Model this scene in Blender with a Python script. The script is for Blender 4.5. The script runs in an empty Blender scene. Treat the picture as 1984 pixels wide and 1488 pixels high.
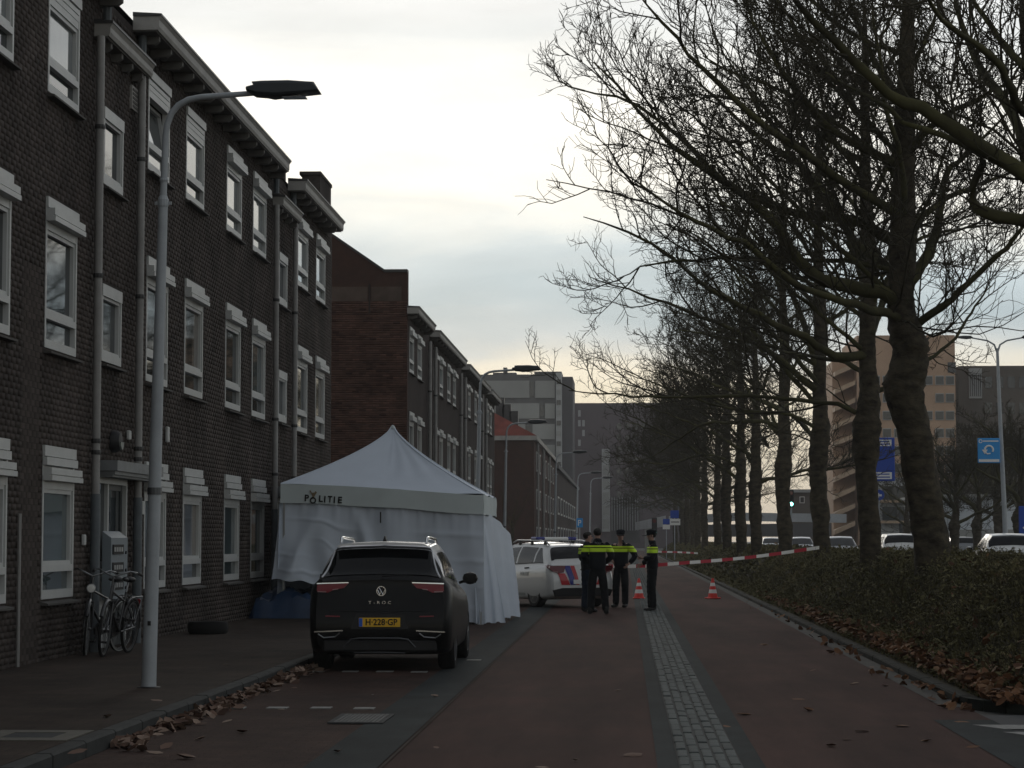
import bpy, bmesh, math, random
import numpy as np
from mathutils import Vector, Matrix

R = math.radians
PI = math.pi
scene = bpy.context.scene
COL = scene.collection
random.seed(7)

# ------------------------------------------------------------------ camera
FPX = 4500.0                       # focal length in pixels of a 1984 px wide frame
YAW = math.atan(220 / FPX * math.cos(math.atan(301 / FPX)))
PITCH = math.atan(301 / FPX)
EYE = Vector((0.0, 0.0, 1.6))
cam_data = bpy.data.cameras.new('camera')
cam = bpy.data.objects.new('camera', cam_data)
COL.objects.link(cam)
cam.location = EYE
cam.rotation_euler = (PI / 2 + PITCH, 0, YAW)
cam_data.sensor_width = 36.0
cam_data.lens = FPX / 1984 * 36.0
cam_data.clip_start = 0.1
cam_data.clip_end = 3000
scene.camera = cam

# ------------------------------------------------------------------ sky, sun, exposure
SUN_EL, SUN_AZ = R(13), R(-9)      # azimuth from +Y, negative = to the left of the street
world = bpy.data.worlds.new('World')
scene.world = world
world.use_nodes = True
wn, wl = world.node_tree.nodes, world.node_tree.links
wn.clear()


def wnode(t, **kw):
    n = wn.new(t)
    for k, v in kw.items():
        setattr(n, k, v)
    return n


def wmath(op, a, b=None, clamp=False):
    n = wnode('ShaderNodeMath', operation=op, use_clamp=clamp)
    for i, v in enumerate((a, b)):
        if v is None:
            continue
        if isinstance(v, (int, float)):
            n.inputs[i].default_value = v
        else:
            wl.new(v, n.inputs[i])
    return n.outputs[0]


out = wnode('ShaderNodeOutputWorld')
bg = wnode('ShaderNodeBackground')
bg.inputs['Strength'].default_value = 0.1
wl.new(bg.outputs[0], out.inputs[0])
sky_tex = wnode('ShaderNodeTexSky', sky_type='NISHITA', sun_disc=False)
sky_tex.sun_elevation = SUN_EL
sky_tex.sun_rotation = SUN_AZ
tc = wnode('ShaderNodeTexCoord')
sep = wnode('ShaderNodeSeparateXYZ')
wl.new(tc.outputs['Generated'], sep.inputs[0])
# cloud banks: long horizontal noise bends the layers of the overcast
mp = wnode('ShaderNodeMapping')
mp.inputs['Scale'].default_value = (5.5, 5.5, 26.0)
wl.new(tc.outputs['Generated'], mp.inputs[0])
nz = wnode('ShaderNodeTexNoise')
nz.inputs['Scale'].default_value = 1.0
nz.inputs['Detail'].default_value = 5.0
nz.inputs['Roughness'].default_value = 0.55
nz.inputs['Distortion'].default_value = 0.6
wl.new(mp.outputs[0], nz.inputs['Vector'])
wob = wmath('MULTIPLY', wmath('SUBTRACT', nz.outputs['Fac'], 0.5), 0.06)
tilt = wmath('MULTIPLY', sep.outputs['X'], 0.035)
zz = wmath('ADD', wmath('ADD', sep.outputs['Z'], wob), tilt)
ramp = wnode('ShaderNodeValToRGB')
wl.new(zz, ramp.inputs[0])
stops = [(0.0, (.66, .60, .50)), (.055, (.93, .85, .67)), (.072, (.90, .84, .70)), (.084, (.58, .64, .66)),
         (.10, (.45, .55, .60)), (.120, (.58, .67, .71)), (.143, (1.02, 1.0, .92)), (.185, (1.08, 1.06, .99)),
         (.212, (.80, .83, .83)), (.235, (.90, .91, .90)), (.26, (.70, .74, .76)), (.34, (.58, .61, .64)), (.6, (.42, .44, .47)), (1.0, (.36, .38, .41))]
el = ramp.color_ramp.elements
while len(el) < len(stops):
    el.new(0.5)
for e, (p, c) in zip(el, stops):
    e.position = p
    e.color = (c[0], c[1], c[2], 1)
# the bright part of the cloud cover is on the sun's side of the sky
dotn = wnode('ShaderNodeVectorMath', operation='DOT_PRODUCT')
dotn.inputs[1].default_value = (math.sin(SUN_AZ), math.cos(SUN_AZ), 0)
wl.new(tc.outputs['Generated'], dotn.inputs[0])
mr = wnode('ShaderNodeMapRange', interpolation_type='SMOOTHSTEP')
mr.inputs['From Min'].default_value = -0.6
mr.inputs['From Max'].default_value = 1.0
mr.inputs['To Min'].default_value = 0.66
mr.inputs['To Max'].default_value = 1.0
wl.new(dotn.outputs['Value'], mr.inputs['Value'])
nz2 = wnode('ShaderNodeTexNoise')
nz2.inputs['Scale'].default_value = 2.2
nz2.inputs['Detail'].default_value = 6.0
wl.new(mp.outputs[0], nz2.inputs['Vector'])
mott = wmath('ADD', wmath('MULTIPLY', nz2.outputs['Fac'], 0.36), 0.82)
lum = wmath('MULTIPLY', wmath('MULTIPLY', mr.outputs[0], mott), 10.0)
sc_ = wnode('ShaderNodeVectorMath', operation='SCALE')
wl.new(ramp.outputs['Color'], sc_.inputs[0])
wl.new(lum, sc_.inputs['Scale'])
mixs = wnode('ShaderNodeMix', data_type='RGBA')
mixs.inputs[0].default_value = 0.965
wl.new(sky_tex.outputs[0], mixs.inputs[6])
wl.new(sc_.outputs[0], mixs.inputs[7])
wl.new(mixs.outputs[2], bg.inputs['Color'])

sun_data = bpy.data.lights.new('sun', 'SUN')
sun_data.energy = 0.5
sun_data.angle = R(24)
sun_data.color = (1.0, 0.93, 0.82)
sun = bpy.data.objects.new('sun', sun_data)
COL.objects.link(sun)
sdir = Vector((math.sin(SUN_AZ) * math.cos(SUN_EL), math.cos(SUN_AZ) * math.cos(SUN_EL), math.sin(SUN_EL)))
sun.rotation_euler = sdir.to_track_quat('Z', 'Y').to_euler()
sun.location = (0, 60, 60)

scene.view_settings.view_transform = 'Standard'
scene.view_settings.look = 'None'
scene.view_settings.exposure = 0.15
scene.view_settings.gamma = 1.0
scene.view_settings.use_curve_mapping = False
scene.render.engine = 'CYCLES'
scene.cycles.max_bounces = 6
scene.cycles.diffuse_bounces = 3
scene.cycles.glossy_bounces = 3
scene.cycles.transmission_bounces = 4
scene.cycles.transparent_max_bounces = 8
scene.cycles.volume_bounces = 0
scene.cycles.use_denoising = True

# ------------------------------------------------------------------ measuring helpers
ROT = (Matrix.Rotation(YAW, 3, 'Z') @ Matrix.Rotation(PI / 2 + PITCH, 3, 'X'))


def ray(px, py):
    return ROT @ Vector(((px - 992) / FPX, (744 - py) / FPX, -1.0))


def on_x(px, py, X):
    d = ray(px, py)
    return EYE + d * (X / d.x)


def on_y(px, py, Y):
    d = ray(px, py)
    return EYE + d * (Y / d.y)


def on_z(px, py, Z=0.0):
    d = ray(px, py)
    return EYE + d * ((Z - 1.6) / d.z)


def fy(px, X=-7.1):
    """distance along the street at which a picture column meets a plane beside it"""
    return on_x(px, 1045, X).y


# ------------------------------------------------------------------ materials
def nmath(nt, op, a, b=None):
    n = nt.nodes.new('ShaderNodeMath')
    n.operation = op
    for i, v in enumerate((a, b)):
        if v is None:
            continue
        if isinstance(v, (int, float)):
            n.inputs[i].default_value = v
        else:
            nt.links.new(v, n.inputs[i])
    return n.outputs[0]


def mat(name, c, rough=0.7, metal=0.0, spec=0.4, var=0.0, vscale=6.0, c2=None, bump=0.0, bscale=40.0, coat=0.0,
        trans=0.0, emit=None, estr=0.0, tint=False, objrand=0.0, vec=None, detail=5.0, stain=None, bond=None):
    m = bpy.data.materials.new(name)
    m.use_nodes = True
    nt = m.node_tree
    b = nt.nodes['Principled BSDF']
    b.inputs['Base Color'].default_value = (*c, 1)
    b.inputs['Roughness'].default_value = rough
    b.inputs['Metallic'].default_value = metal
    b.inputs['Specular IOR Level'].default_value = spec
    if coat:
        b.inputs['Coat Weight'].default_value = coat
        b.inputs['Coat Roughness'].default_value = 0.06
    if trans:
        b.inputs['Transmission Weight'].default_value = trans
    if emit:
        b.inputs['Emission Color'].default_value = (*emit, 1)
        b.inputs['Emission Strength'].default_value = estr
    co = nt.nodes.new('ShaderNodeTexCoord')
    src = co.outputs['Object']
    if vec:
        mpn = nt.nodes.new('ShaderNodeMapping')
        mpn.inputs['Scale'].default_value = vec
        nt.links.new(src, mpn.inputs[0])
        src = mpn.outputs[0]
    col = None
    if c2 is not None or var:
        n = nt.nodes.new('ShaderNodeTexNoise')
        n.inputs['Scale'].default_value = vscale
        n.inputs['Detail'].default_value = detail
        n.inputs['Roughness'].default_value = 0.62
        nt.links.new(src, n.inputs['Vector'])
        r = nt.nodes.new('ShaderNodeValToRGB')
        r.color_ramp.elements[0].position = 0.3
        r.color_ramp.elements[1].position = 0.72
        lo = c2 if c2 is not None else tuple(x * (1 - var) for x in c)
        hi = c if c2 is not None else tuple(min(1, x * (1 + var)) for x in c)
        r.color_ramp.elements[0].color = (*lo, 1)
        r.color_ramp.elements[1].color = (*hi, 1)
        nt.links.new(n.outputs['Fac'], r.inputs[0])
        col = r.outputs[0]
    if bond:
        bt = nt.nodes.new('ShaderNodeTexBrick')
        bt.inputs['Scale'].default_value = 1.0
        bt.inputs['Brick Width'].default_value = bond[0]
        bt.inputs['Row Height'].default_value = bond[1]
        bt.inputs['Mortar Size'].default_value = bond[2]
        bt.inputs['Mortar Smooth'].default_value = .3
        bt.inputs['Color1'].default_value = (1.12, 1.1, 1.1, 1)
        bt.inputs['Color2'].default_value = (.86, .86, .88, 1)
        bt.inputs['Mortar'].default_value = (.62, .62, .62, 1)
        nt.links.new(co.outputs['Object'], bt.inputs['Vector'])
        mb_ = nt.nodes.new('ShaderNodeVectorMath')
        mb_.operation = 'MULTIPLY'
        nt.links.new(col, mb_.inputs[0])
        nt.links.new(bt.outputs['Color'], mb_.inputs[1])
        col = mb_.outputs[0]
    if stain:
        # broad soiling and wear with a shape of its own
        amp, sscale, svec = stain
        ms = nt.nodes.new('ShaderNodeMapping')
        ms.inputs['Scale'].default_value = svec
        ms.inputs['Location'].default_value = (3.1, 7.7, 1.3)
        nt.links.new(co.outputs['Object'], ms.inputs[0])
        n2 = nt.nodes.new('ShaderNodeTexNoise')
        n2.inputs['Scale'].default_value = sscale
        n2.inputs['Detail'].default_value = 7
        n2.inputs['Roughness'].default_value = .65
        nt.links.new(ms.outputs[0], n2.inputs['Vector'])
        r2 = nt.nodes.new('ShaderNodeMapRange')
        r2.inputs['From Min'].default_value = .32
        r2.inputs['From Max'].default_value = .68
        r2.inputs['To Min'].default_value = 1 - amp
        r2.inputs['To Max'].default_value = 1 + amp * .8
        nt.links.new(n2.outputs['Fac'], r2.inputs['Value'])
        mz = nt.nodes.new('ShaderNodeVectorMath')
        mz.operation = 'SCALE'
        nt.links.new(col, mz.inputs[0])
        nt.links.new(r2.outputs[0], mz.inputs['Scale'])
        col = mz.outputs[0]
    if tint or objrand:
        if tint:
            a = nt.nodes.new('ShaderNodeAttribute')
            a.attribute_name = 'tint'
            fac = a.outputs['Fac']
        else:
            oi = nt.nodes.new('ShaderNodeObjectInfo')
            fac = nmath(nt, 'ADD', nmath(nt, 'MULTIPLY', oi.outputs['Random'], 2 * objrand), 1 - objrand)
        mx = nt.nodes.new('ShaderNodeVectorMath')
        mx.operation = 'SCALE'
        if col is None:
            mx.inputs[0].default_value = c
        else:
            nt.links.new(col, mx.inputs[0])
        nt.links.new(fac, mx.inputs['Scale'])
        col = mx.outputs[0]
    if col is not None:
        nt.links.new(col, b.inputs['Base Color'])
    if bump:
        n = nt.nodes.new('ShaderNodeTexNoise')
        n.inputs['Scale'].default_value = bscale
        n.inputs['Detail'].default_value = 4
        nt.links.new(src, n.inputs['Vector'])
        bp = nt.nodes.new('ShaderNodeBump')
        bp.inputs['Strength'].default_value = bump
        bp.inputs['Distance'].default_value = 0.02
        nt.links.new(n.outputs['Fac'], bp.inputs['Height'])
        nt.links.new(bp.outputs[0], b.inputs['Normal'])
    return m


def tint_mat(name, stops, rough=0.8, spec=0.2):
    """a colour per face out of a list, by the face attribute 'tint' in 0..1"""
    m = bpy.data.materials.new(name)
    m.use_nodes = True
    nt = m.node_tree
    b = nt.nodes['Principled BSDF']
    b.inputs['Roughness'].default_value = rough
    b.inputs['Specular IOR Level'].default_value = spec
    a = nt.nodes.new('ShaderNodeAttribute')
    a.attribute_name = 'tint'
    r = nt.nodes.new('ShaderNodeValToRGB')
    e = r.color_ramp.elements
    while len(e) < len(stops):
        e.new(0.5)
    for i, (p, c) in enumerate(stops):
        e[i].position = p
        e[i].color = (*c, 1)
    nt.links.new(a.outputs['Fac'], r.inputs[0])
    nt.links.new(r.outputs[0], b.inputs['Base Color'])
    return m


M = {}
M['brick'] = mat('brick_clay', (.064, .053, .047), .92, var=.3, vscale=1.6, spec=.12, tint=True, stain=(.38, .9, (1, 1, .3)))
M['brick_one'] = mat('brick_clay_single', (.064, .053, .047), .92, var=.3, vscale=5, spec=.12, objrand=.2)
M['mortar'] = mat('mortar', (.054, .046, .042), .95, var=.3, vscale=4, spec=.1, stain=(.38, .9, (1, 1, .3)))
M['gable'] = mat('gable_brick', (.072, .041, .032), .93, c2=(.05, .032, .027), vscale=2.5, spec=.12)
M['render_band'] = mat('old_plaster', (.088, .066, .054), .9, var=.25, vscale=2, spec=.15)
M['far_brick'] = mat('far_brick', (.048, .038, .034), .93, var=.25, vscale=.8, spec=.12)
M['red_tile'] = mat('red_roof_tile', (.17, .050, .038), .85, var=.3, vscale=1.2, spec=.15)
M['frame'] = mat('window_frame_paint', (.47, .48, .47), .45, var=.07, vscale=3, spec=.35)
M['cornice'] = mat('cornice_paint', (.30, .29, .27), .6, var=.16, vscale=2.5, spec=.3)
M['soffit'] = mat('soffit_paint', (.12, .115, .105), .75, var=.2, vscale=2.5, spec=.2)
M['zinc'] = mat('roof_edge_zinc', (.05, .05, .05), .5, metal=.3, var=.2, vscale=3)
M['pipe'] = mat('drainpipe_paint', (.26, .255, .245), .5, var=.16, vscale=4, spec=.3)
M['pipe_iron'] = mat('drainpipe_iron', (.10, .115, .125), .55, var=.2, vscale=5, spec=.3)
M['sill'] = mat('sill_stone', (.07, .066, .06), .8, var=.2, vscale=7)
M['roof'] = mat('roof_felt', (.035, .032, .03), .9, var=.2, vscale=2)
M['glass'] = mat('window_glass', (.018, .024, .027), .03, spec=.7, var=.5, vscale=.9)
M['glass_teal'] = mat('window_glass_with_net', (.060, .082, .086), .03, spec=.7, var=.5, vscale=.8)
M['glass_drapes'] = mat('window_glass_with_drapes', (.018, .024, .027), .03, spec=.7)
nt_ = M['glass_drapes'].node_tree
co_ = nt_.nodes.new('ShaderNodeTexCoord')
sx_ = nt_.nodes.new('ShaderNodeSeparateXYZ')
nt_.links.new(co_.outputs['Object'], sx_.inputs[0])
fold_shade_ = nmath(nt_, 'ADD', nmath(nt_, 'MULTIPLY', nmath(nt_, 'SINE', nmath(nt_, 'MULTIPLY', sx_.outputs['Y'], 55.0)), .18), .82)  # shading of the drape folds, put into the flat pane's colour
side_ = nmath(nt_, 'GREATER_THAN', nmath(nt_, 'ABSOLUTE', nmath(nt_, 'SUBTRACT', sx_.outputs['Y'], .80)), nmath(nt_, 'ADD', nmath(nt_, 'MULTIPLY', sx_.outputs['Z'], .10), .16))
mx_ = nt_.nodes.new('ShaderNodeMix')
mx_.data_type = 'RGBA'
mx_.inputs[6].default_value = (.018, .024, .027, 1)
mx_.inputs[7].default_value = (.22, .20, .175, 1)
nt_.links.new(nmath(nt_, 'MULTIPLY', fold_shade_, side_), mx_.inputs[0])
nt_.links.new(mx_.outputs[2], nt_.nodes['Principled BSDF'].inputs['Base Color'])
M['glass_blind'] = mat('window_glass_with_blind', (.20, .22, .22), .04, spec=.7, var=.12, vscale=1.5)
M['glass_far'] = mat('far_window_glass', (.03, .037, .042), .08, spec=.6)
M['asphalt_red'] = mat('red_asphalt', (.066, .033, .027), .93, c2=(.050, .028, .023), vscale=.8, spec=.12, bump=.5, bscale=120, stain=(.40, .9, (1.3, .16, 1)))
M['asphalt_dark'] = mat('dark_asphalt', (.022, .027, .028), .9, var=.22, vscale=1.2, spec=.15, bump=.5, bscale=140, stain=(.3, 1.0, (1.2, .3, 1)))
M['bay'] = mat('parking_bay_brick', (.060, .034, .026), .93, c2=(.044, .029, .024), vscale=.7, spec=.12, bump=.5, bscale=60, bond=(.21, .105, .006), stain=(.35, 1.2, (1, .5, 1)))
M['paving'] = mat('footpath_paving', (.050, .036, .028), .93, c2=(.038, .030, .024), vscale=.6, spec=.12, bump=.4, bscale=50, bond=(.30, .30, .006), stain=(.35, 1.0, (1, .6, 1)))
M['kerb'] = mat('kerb_concrete', (.036, .038, .037), .88, var=.25, vscale=4, spec=.2, objrand=.12)
M['kerb_dark'] = mat('mossy_kerb', (.020, .022, .019), .92, var=.35, vscale=5, spec=.1, objrand=.25)
M['gutter'] = mat('gutter_concrete', (.042, .040, .037), .88, var=.25, vscale=2, spec=.2)
M['cobble'] = mat('cobble_stone', (.080, .090, .088), .88, var=.25, vscale=9, spec=.15, objrand=.16, bump=.4, bscale=30)
M['cobble_far'] = mat('cobble_stone_far', (.080, .090, .088), .88, var=.25, vscale=9, spec=.15, tint=True)
M['joint'] = mat('cobble_joint_sand', (.034, .037, .036), .95, var=.3, vscale=9)
M['paint_line'] = mat('road_marking_paint', (.19, .19, .18), .8, var=.35, vscale=14)
M['block_line'] = mat('worn_marking_block', (.13, .125, .115), .85, var=.35, vscale=9)
M['soil'] = mat('verge_soil', (.034, .030, .018), .95, var=.4, vscale=2, spec=.1)
M['ground'] = mat('far_ground', (.05, .05, .046), .92, var=.2, vscale=.1)
M['road_far'] = mat('main_road_asphalt', (.055, .056, .058), .9, var=.15, vscale=.4, spec=.2)
M['bark'] = mat('plane_bark', (.090, .076, .052), .92, c2=(.020, .018, .014), vscale=4.5, spec=.12, bump=1.0, bscale=9, vec=(1, 1, 1.7))
M['limb'] = mat('limb_bark', (.098, .094, .040), .9, c2=(.024, .022, .016), vscale=1.3, spec=.15, bump=.5, bscale=18)
M['twig'] = mat('twig_bark', (.050, .045, .031), .9, var=.3, vscale=1.5, spec=.1)
M['lamp_grey'] = mat('galvanised_grey', (.33, .355, .375), .5, metal=.05, var=.1, vscale=5, spec=.4)
M['lamp_dark'] = mat('lamp_head_dark', (.03, .036, .04), .5, spec=.4)
M['black'] = mat('black_plastic', (.012, .012, .013), .55, spec=.4)
M['rubber'] = mat('tyre_rubber', (.012, .012, .012), .85, spec=.25, bump=.3, bscale=60)
M['rubber_light'] = mat('reflective_tyre_wall', (.45, .46, .44), .6)
M['chrome'] = mat('chrome', (.72, .73, .74), .16, metal=1.0)
M['alu'] = mat('alloy', (.34, .35, .36), .35, metal=.9)
M['alu_dark'] = mat('dark_alloy', (.10, .105, .11), .45, metal=.6)
M['car_black'] = mat('black_car_paint', (.003, .0032, .0036), .4, spec=.16, coat=.12)
M['car_silver'] = mat('silver_car_roof', (.62, .63, .66), .35, metal=.15, coat=.8)
M['car_white'] = mat('white_car_paint', (.62, .63, .62), .35, coat=.6)
M['car_grey'] = mat('grey_car_paint', (.16, .17, .18), .3, metal=.3, coat=.8)
M['car_glass'] = mat('car_glass', (.005, .006, .007), .08, spec=.22)
M['tail'] = mat('tail_light_red', (.20, .006, .014), .3, spec=.35, coat=.15)
M['tail_dark'] = mat('tail_light_dark', (.10, .008, .012), .15, spec=.5, coat=.6)
M['tail_clear'] = mat('tail_light_clear', (.30, .16, .16), .3, spec=.5)
M['plate'] = mat('number_plate_yellow', (.80, .47, .03), .5)
M['ink'] = mat('black_ink', (.008, .008, .008), .7)
M['blue'] = mat('sign_blue', (.010, .055, .34), .5)
M['blue_light'] = mat('sign_light_blue', (.02, .26, .62), .5)
M['plate_blue'] = mat('plate_blue', (.02, .12, .55), .5)
M['white'] = mat('sign_white', (.72, .72, .70), .5)
M['pol_blue'] = mat('livery_blue', (.012, .018, .20), .4, coat=.5)
M['pol_red'] = mat('livery_red', (.42, .012, .02), .4, coat=.5)
M['tent'] = mat('tent_fabric', (.58, .64, .72), .75, var=.05, vscale=1.3, spec=.3)
M['tent_val'] = mat('tent_valance_fabric', (.54, .60, .60), .75, var=.07, vscale=1.3, spec=.3)
M['tarp'] = mat('navy_tarpaulin', (.011, .034, .085), .42, var=.3, vscale=3, spec=.5)
M['cone_red'] = mat('cone_red', (.62, .035, .025), .5, var=.1, vscale=12)
M['cone_white'] = mat('cone_white', (.70, .69, .66), .5, var=.1, vscale=12)
M['tape_red'] = mat('tape_red', (.42, .012, .03), .5)
M['tape_white'] = mat('tape_white', (.75, .74, .70), .5)
M['navy'] = mat('navy_uniform', (.008, .010, .014), .85, var=.3, vscale=9, spec=.15)
M['trouser'] = mat('dark_trousers', (.009, .010, .012), .88, var=.3, vscale=9, spec=.15)
M['jeans'] = mat('blue_jeans', (.018, .028, .048), .85, var=.3, vscale=9, spec=.15)
M['hiviz'] = mat('hi_vis_yellow', (.58, .85, .03), .6)
M['reflect'] = mat('grey_reflective_band', (.32, .34, .33), .4)
M['skin'] = mat('skin', (.36, .22, .17), .6, spec=.3)
M['hair'] = mat('dark_hair', (.012, .010, .008), .7)
M['boots'] = mat('black_boots', (.010, .010, .010), .5, spec=.4)
M['bike'] = mat('bike_black_paint', (.012, .012, .013), .35, coat=.5)
M['steel'] = mat('bike_steel', (.24, .245, .25), .3, metal=.9)
M['lampglass'] = mat('wall_lamp_glass', (.22, .24, .22), .4)
M['mailbox'] = mat('mailbox_grey', (.17, .20, .22), .5, spec=.4)
M['tower_panel'] = mat('tower_grey_panel', (.30, .305, .29), .8, var=.12, vscale=.12)
M['tower_band'] = mat('tower_grey_band', (.10, .10, .10), .8, var=.1, vscale=.3)
M['tower_brick'] = mat('tower_dark_brick', (.075, .072, .078), .85, var=.15, vscale=.3)
M['purple'] = mat('purple_brick', (.085, .066, .075), .85, var=.15, vscale=.2)
M['pale'] = mat('pale_concrete', (.36, .37, .37), .8, var=.15, vscale=.4)
M['tan'] = mat('tan_brick', (.44, .30, .205), .88, var=.18, vscale=.25)
M['tan_slab'] = mat('balcony_slab', (.42, .31, .215), .8, var=.15, vscale=1)
M['brown_block'] = mat('brown_grey_block', (.11, .095, .08), .88, var=.2, vscale=.3)
M['white_wall'] = mat('pale_hall_wall', (.52, .56, .59), .7, var=.08, vscale=.15)
M['viaduct'] = mat('viaduct_beam', (.42, .44, .45), .7, var=.12, vscale=.5)
M['green_light'] = mat('green_signal', (.05, .5, .4), .4, emit=(.25, 1.0, .85), estr=6.0)
M['leafmat'] = tint_mat('fallen_leaf', [(0, (.055, .026, .014)), (.35, (.125, .058, .028)), (.7, (.17, .088, .045)), (1, (.23, .15, .095))], .8, .2)
M['leafpale'] = tint_mat('pale_fallen_leaf', [(0, (.07, .04, .03)), (.4, (.15, .092, .068)), (1, (.27, .20, .155))], .8, .2)
M['cover'] = tint_mat('verge_shrub_leaf', [(0, (.048, .044, .021)), (.5, (.108, .098, .046)), (.86, (.145, .126, .062)), (.97, (.15, .080, .036)), (1, (.16, .085, .038))], .85, .12)


# ------------------------------------------------------------------ mesh helpers
class MB:
    """collects simple solids and links them as one mesh object"""

    def __init__(s):
        s.v, s.f, s.smooth = [], [], False

    def add(s, vs, fs):
        o = len(s.v)
        s.v.extend([tuple(p) for p in vs])
        s.f.extend([tuple(i + o for i in f) for f in fs])
        return s

    def box(s, x0, x1, y0, y1, z0, z1):
        return s.add([(x0, y0, z0), (x1, y0, z0), (x1, y1, z0), (x0, y1, z0), (x0, y0, z1), (x1, y0, z1), (x1, y1, z1), (x0, y1, z1)],
                     [(0, 3, 2, 1), (4, 5, 6, 7), (0, 1, 5, 4), (1, 2, 6, 5), (2, 3, 7, 6), (3, 0, 4, 7)])

    def bbox(s, x0, x1, y0, y1, z0, z1, b=0.01):
        """box with bevelled edges"""
        bm = bmesh.new()
        bmesh.ops.create_cube(bm, size=1)
        for v in bm.verts:
            v.co = ((x0 + x1) / 2 + v.co.x * (x1 - x0), (y0 + y1) / 2 + v.co.y * (y1 - y0), (z0 + z1) / 2 + v.co.z * (z1 - z0))
        bmesh.ops.bevel(bm, geom=bm.edges[:], offset=b, segments=1, affect='EDGES', profile=0.5)
        bm.verts.index_update()
        s.add([v.co[:] for v in bm.verts], [[v.index for v in f.verts] for f in bm.faces])
        bm.free()
        return s

    def tube(s, pts, r, n=8, caps=True):
        pts = [Vector(p) for p in pts]
        rs = r if isinstance(r, (list, tuple)) else [r] * len(pts)
        o, prev = len(s.v), None
        for i, p in enumerate(pts):
            t = (pts[min(i + 1, len(pts) - 1)] - pts[max(i - 1, 0)]).normalized()
            if prev is None:
                a = Vector((0, 0, 1)) if abs(t.z) < 0.9 else Vector((1, 0, 0))
                u = t.cross(a).normalized()
            else:
                u = (prev - t * prev.dot(t)).normalized()
            prev = u
            w = t.cross(u)
            for k in range(n):
                an = 2 * PI * k / n
                s.v.append(tuple(p + (u * math.cos(an) + w * math.sin(an)) * rs[i]))
        for i in range(len(pts) - 1):
            for k in range(n):
                a, b = o + i * n + k, o + i * n + (k + 1) % n
                s.f.append((a, b, b + n, a + n))
        if caps:
            s.f.append(tuple(o + k for k in reversed(range(n))))
            s.f.append(tuple(o + (len(pts) - 1) * n + k for k in range(n)))
        return s

    def lathe(s, prof, c=(0, 0, 0), axis='Z', n=24, closed=False):
        """prof: (radius, height) pairs turned round an axis through c"""
        o = len(s.v)
        for r, h in prof:
            for k in range(n):
                a = 2 * PI * k / n
                p = {'Z': (r * math.cos(a), r * math.sin(a), h), 'X': (h, r * math.cos(a), r * math.sin(a)), 'Y': (r * math.sin(a), h, r * math.cos(a))}[axis]
                s.v.append((c[0] + p[0], c[1] + p[1], c[2] + p[2]))
        m = len(prof)
        for i in range(m if closed else m - 1):
            j = (i + 1) % m
            for k in range(n):
                s.f.append((o + i * n + k, o + i * n + (k + 1) % n, o + j * n + (k + 1) % n, o + j * n + k))
        if not closed:
            if prof[0][0] > 1e-6:
                s.f.append(tuple(o + k for k in reversed(range(n))))
            if prof[-1][0] > 1e-6:
                s.f.append(tuple(o + (m - 1) * n + k for k in range(n)))
        return s

    def prism(s, poly, d, y0=0.0):
        """poly: (x, z) outline, pushed from y0 to y0 + d"""
        n = len(poly)
        s.add([(x, y0, z) for x, z in poly] + [(x, y0 + d, z) for x, z in poly],
              [tuple(range(n)), tuple(reversed(range(n, 2 * n)))] + [(i, i + n, (i + 1) % n + n, (i + 1) % n) for i in range(n)])
        return s

    def sphere(s, c, r, n=12, m=8, sx=1, sy=1, sz=1):
        prof = [(math.sin(PI * i / m) * r, -math.cos(PI * i / m) * r) for i in range(m + 1)]
        o = len(s.v)
        s.lathe([(max(a, 1e-7), h) for a, h in prof], n=n)
        for i in range(o, len(s.v)):
            x, y, z = s.v[i]
            s.v[i] = (c[0] + x * sx, c[1] + y * sy, c[2] + z * sz)
        return s

    def grid(s, P):
        """P: rows of points"""
        o, n, m = len(s.v), len(P), len(P[0])
        for row in P:
            s.v.extend([tuple(p) for p in row])
        for i in range(n - 1):
            for j in range(m - 1):
                a = o + i * m + j
                s.f.append((a, a + 1, a + m + 1, a + m))
        return s

    def move(s, mx):
        s.v = [tuple(mx @ Vector(p)) for p in s.v]
        return s

    def mesh(s, name, m, smooth=None):
        me = bpy.data.meshes.new(name)
        me.from_pydata(s.v, [], s.f)
        me.update()
        me.materials.append(m)
        if smooth:
            me.polygons.foreach_set('use_smooth', [True] * len(me.polygons))
            me.set_sharp_from_angle(angle=R(smooth))
        return me

    def build(s, name, m, parent=None, loc=None, smooth=None):
        return place(name, s.mesh(name, m, smooth), parent, loc)


def place(name, me, parent=None, loc=None, rot=None):
    o = bpy.data.objects.new(name, me)
    COL.objects.link(o)
    if parent is not None:
        o.parent = parent
    if loc is not None:
        o.location = loc
    if rot is not None:
        o.rotation_euler = rot
    return o


def tag(o, label=None, cat=None, group=None, kind=None):
    if label:
        o['label'] = label
    if cat:
        o['category'] = cat
    if group:
        o['group'] = group
    if kind:
        o['kind'] = kind
    return o


def thing(name, label, cat, loc=(0, 0, 0), rz=0.0, group=None):
    o = bpy.data.objects.new(name, None)
    o.empty_display_size = 0.2
    COL.objects.link(o)
    o.location = loc
    o.rotation_euler = (0, 0, rz)
    return tag(o, label, cat, group)


KIDS = {}


def copy_tree(o, parent=None):
    kids = [c for c in COL.objects if c.parent == o]
    c = o.copy()
    COL.objects.link(c)
    if parent is not None:
        c.parent = parent
    for k in kids:
        copy_tree(k, c)
    return c


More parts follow.
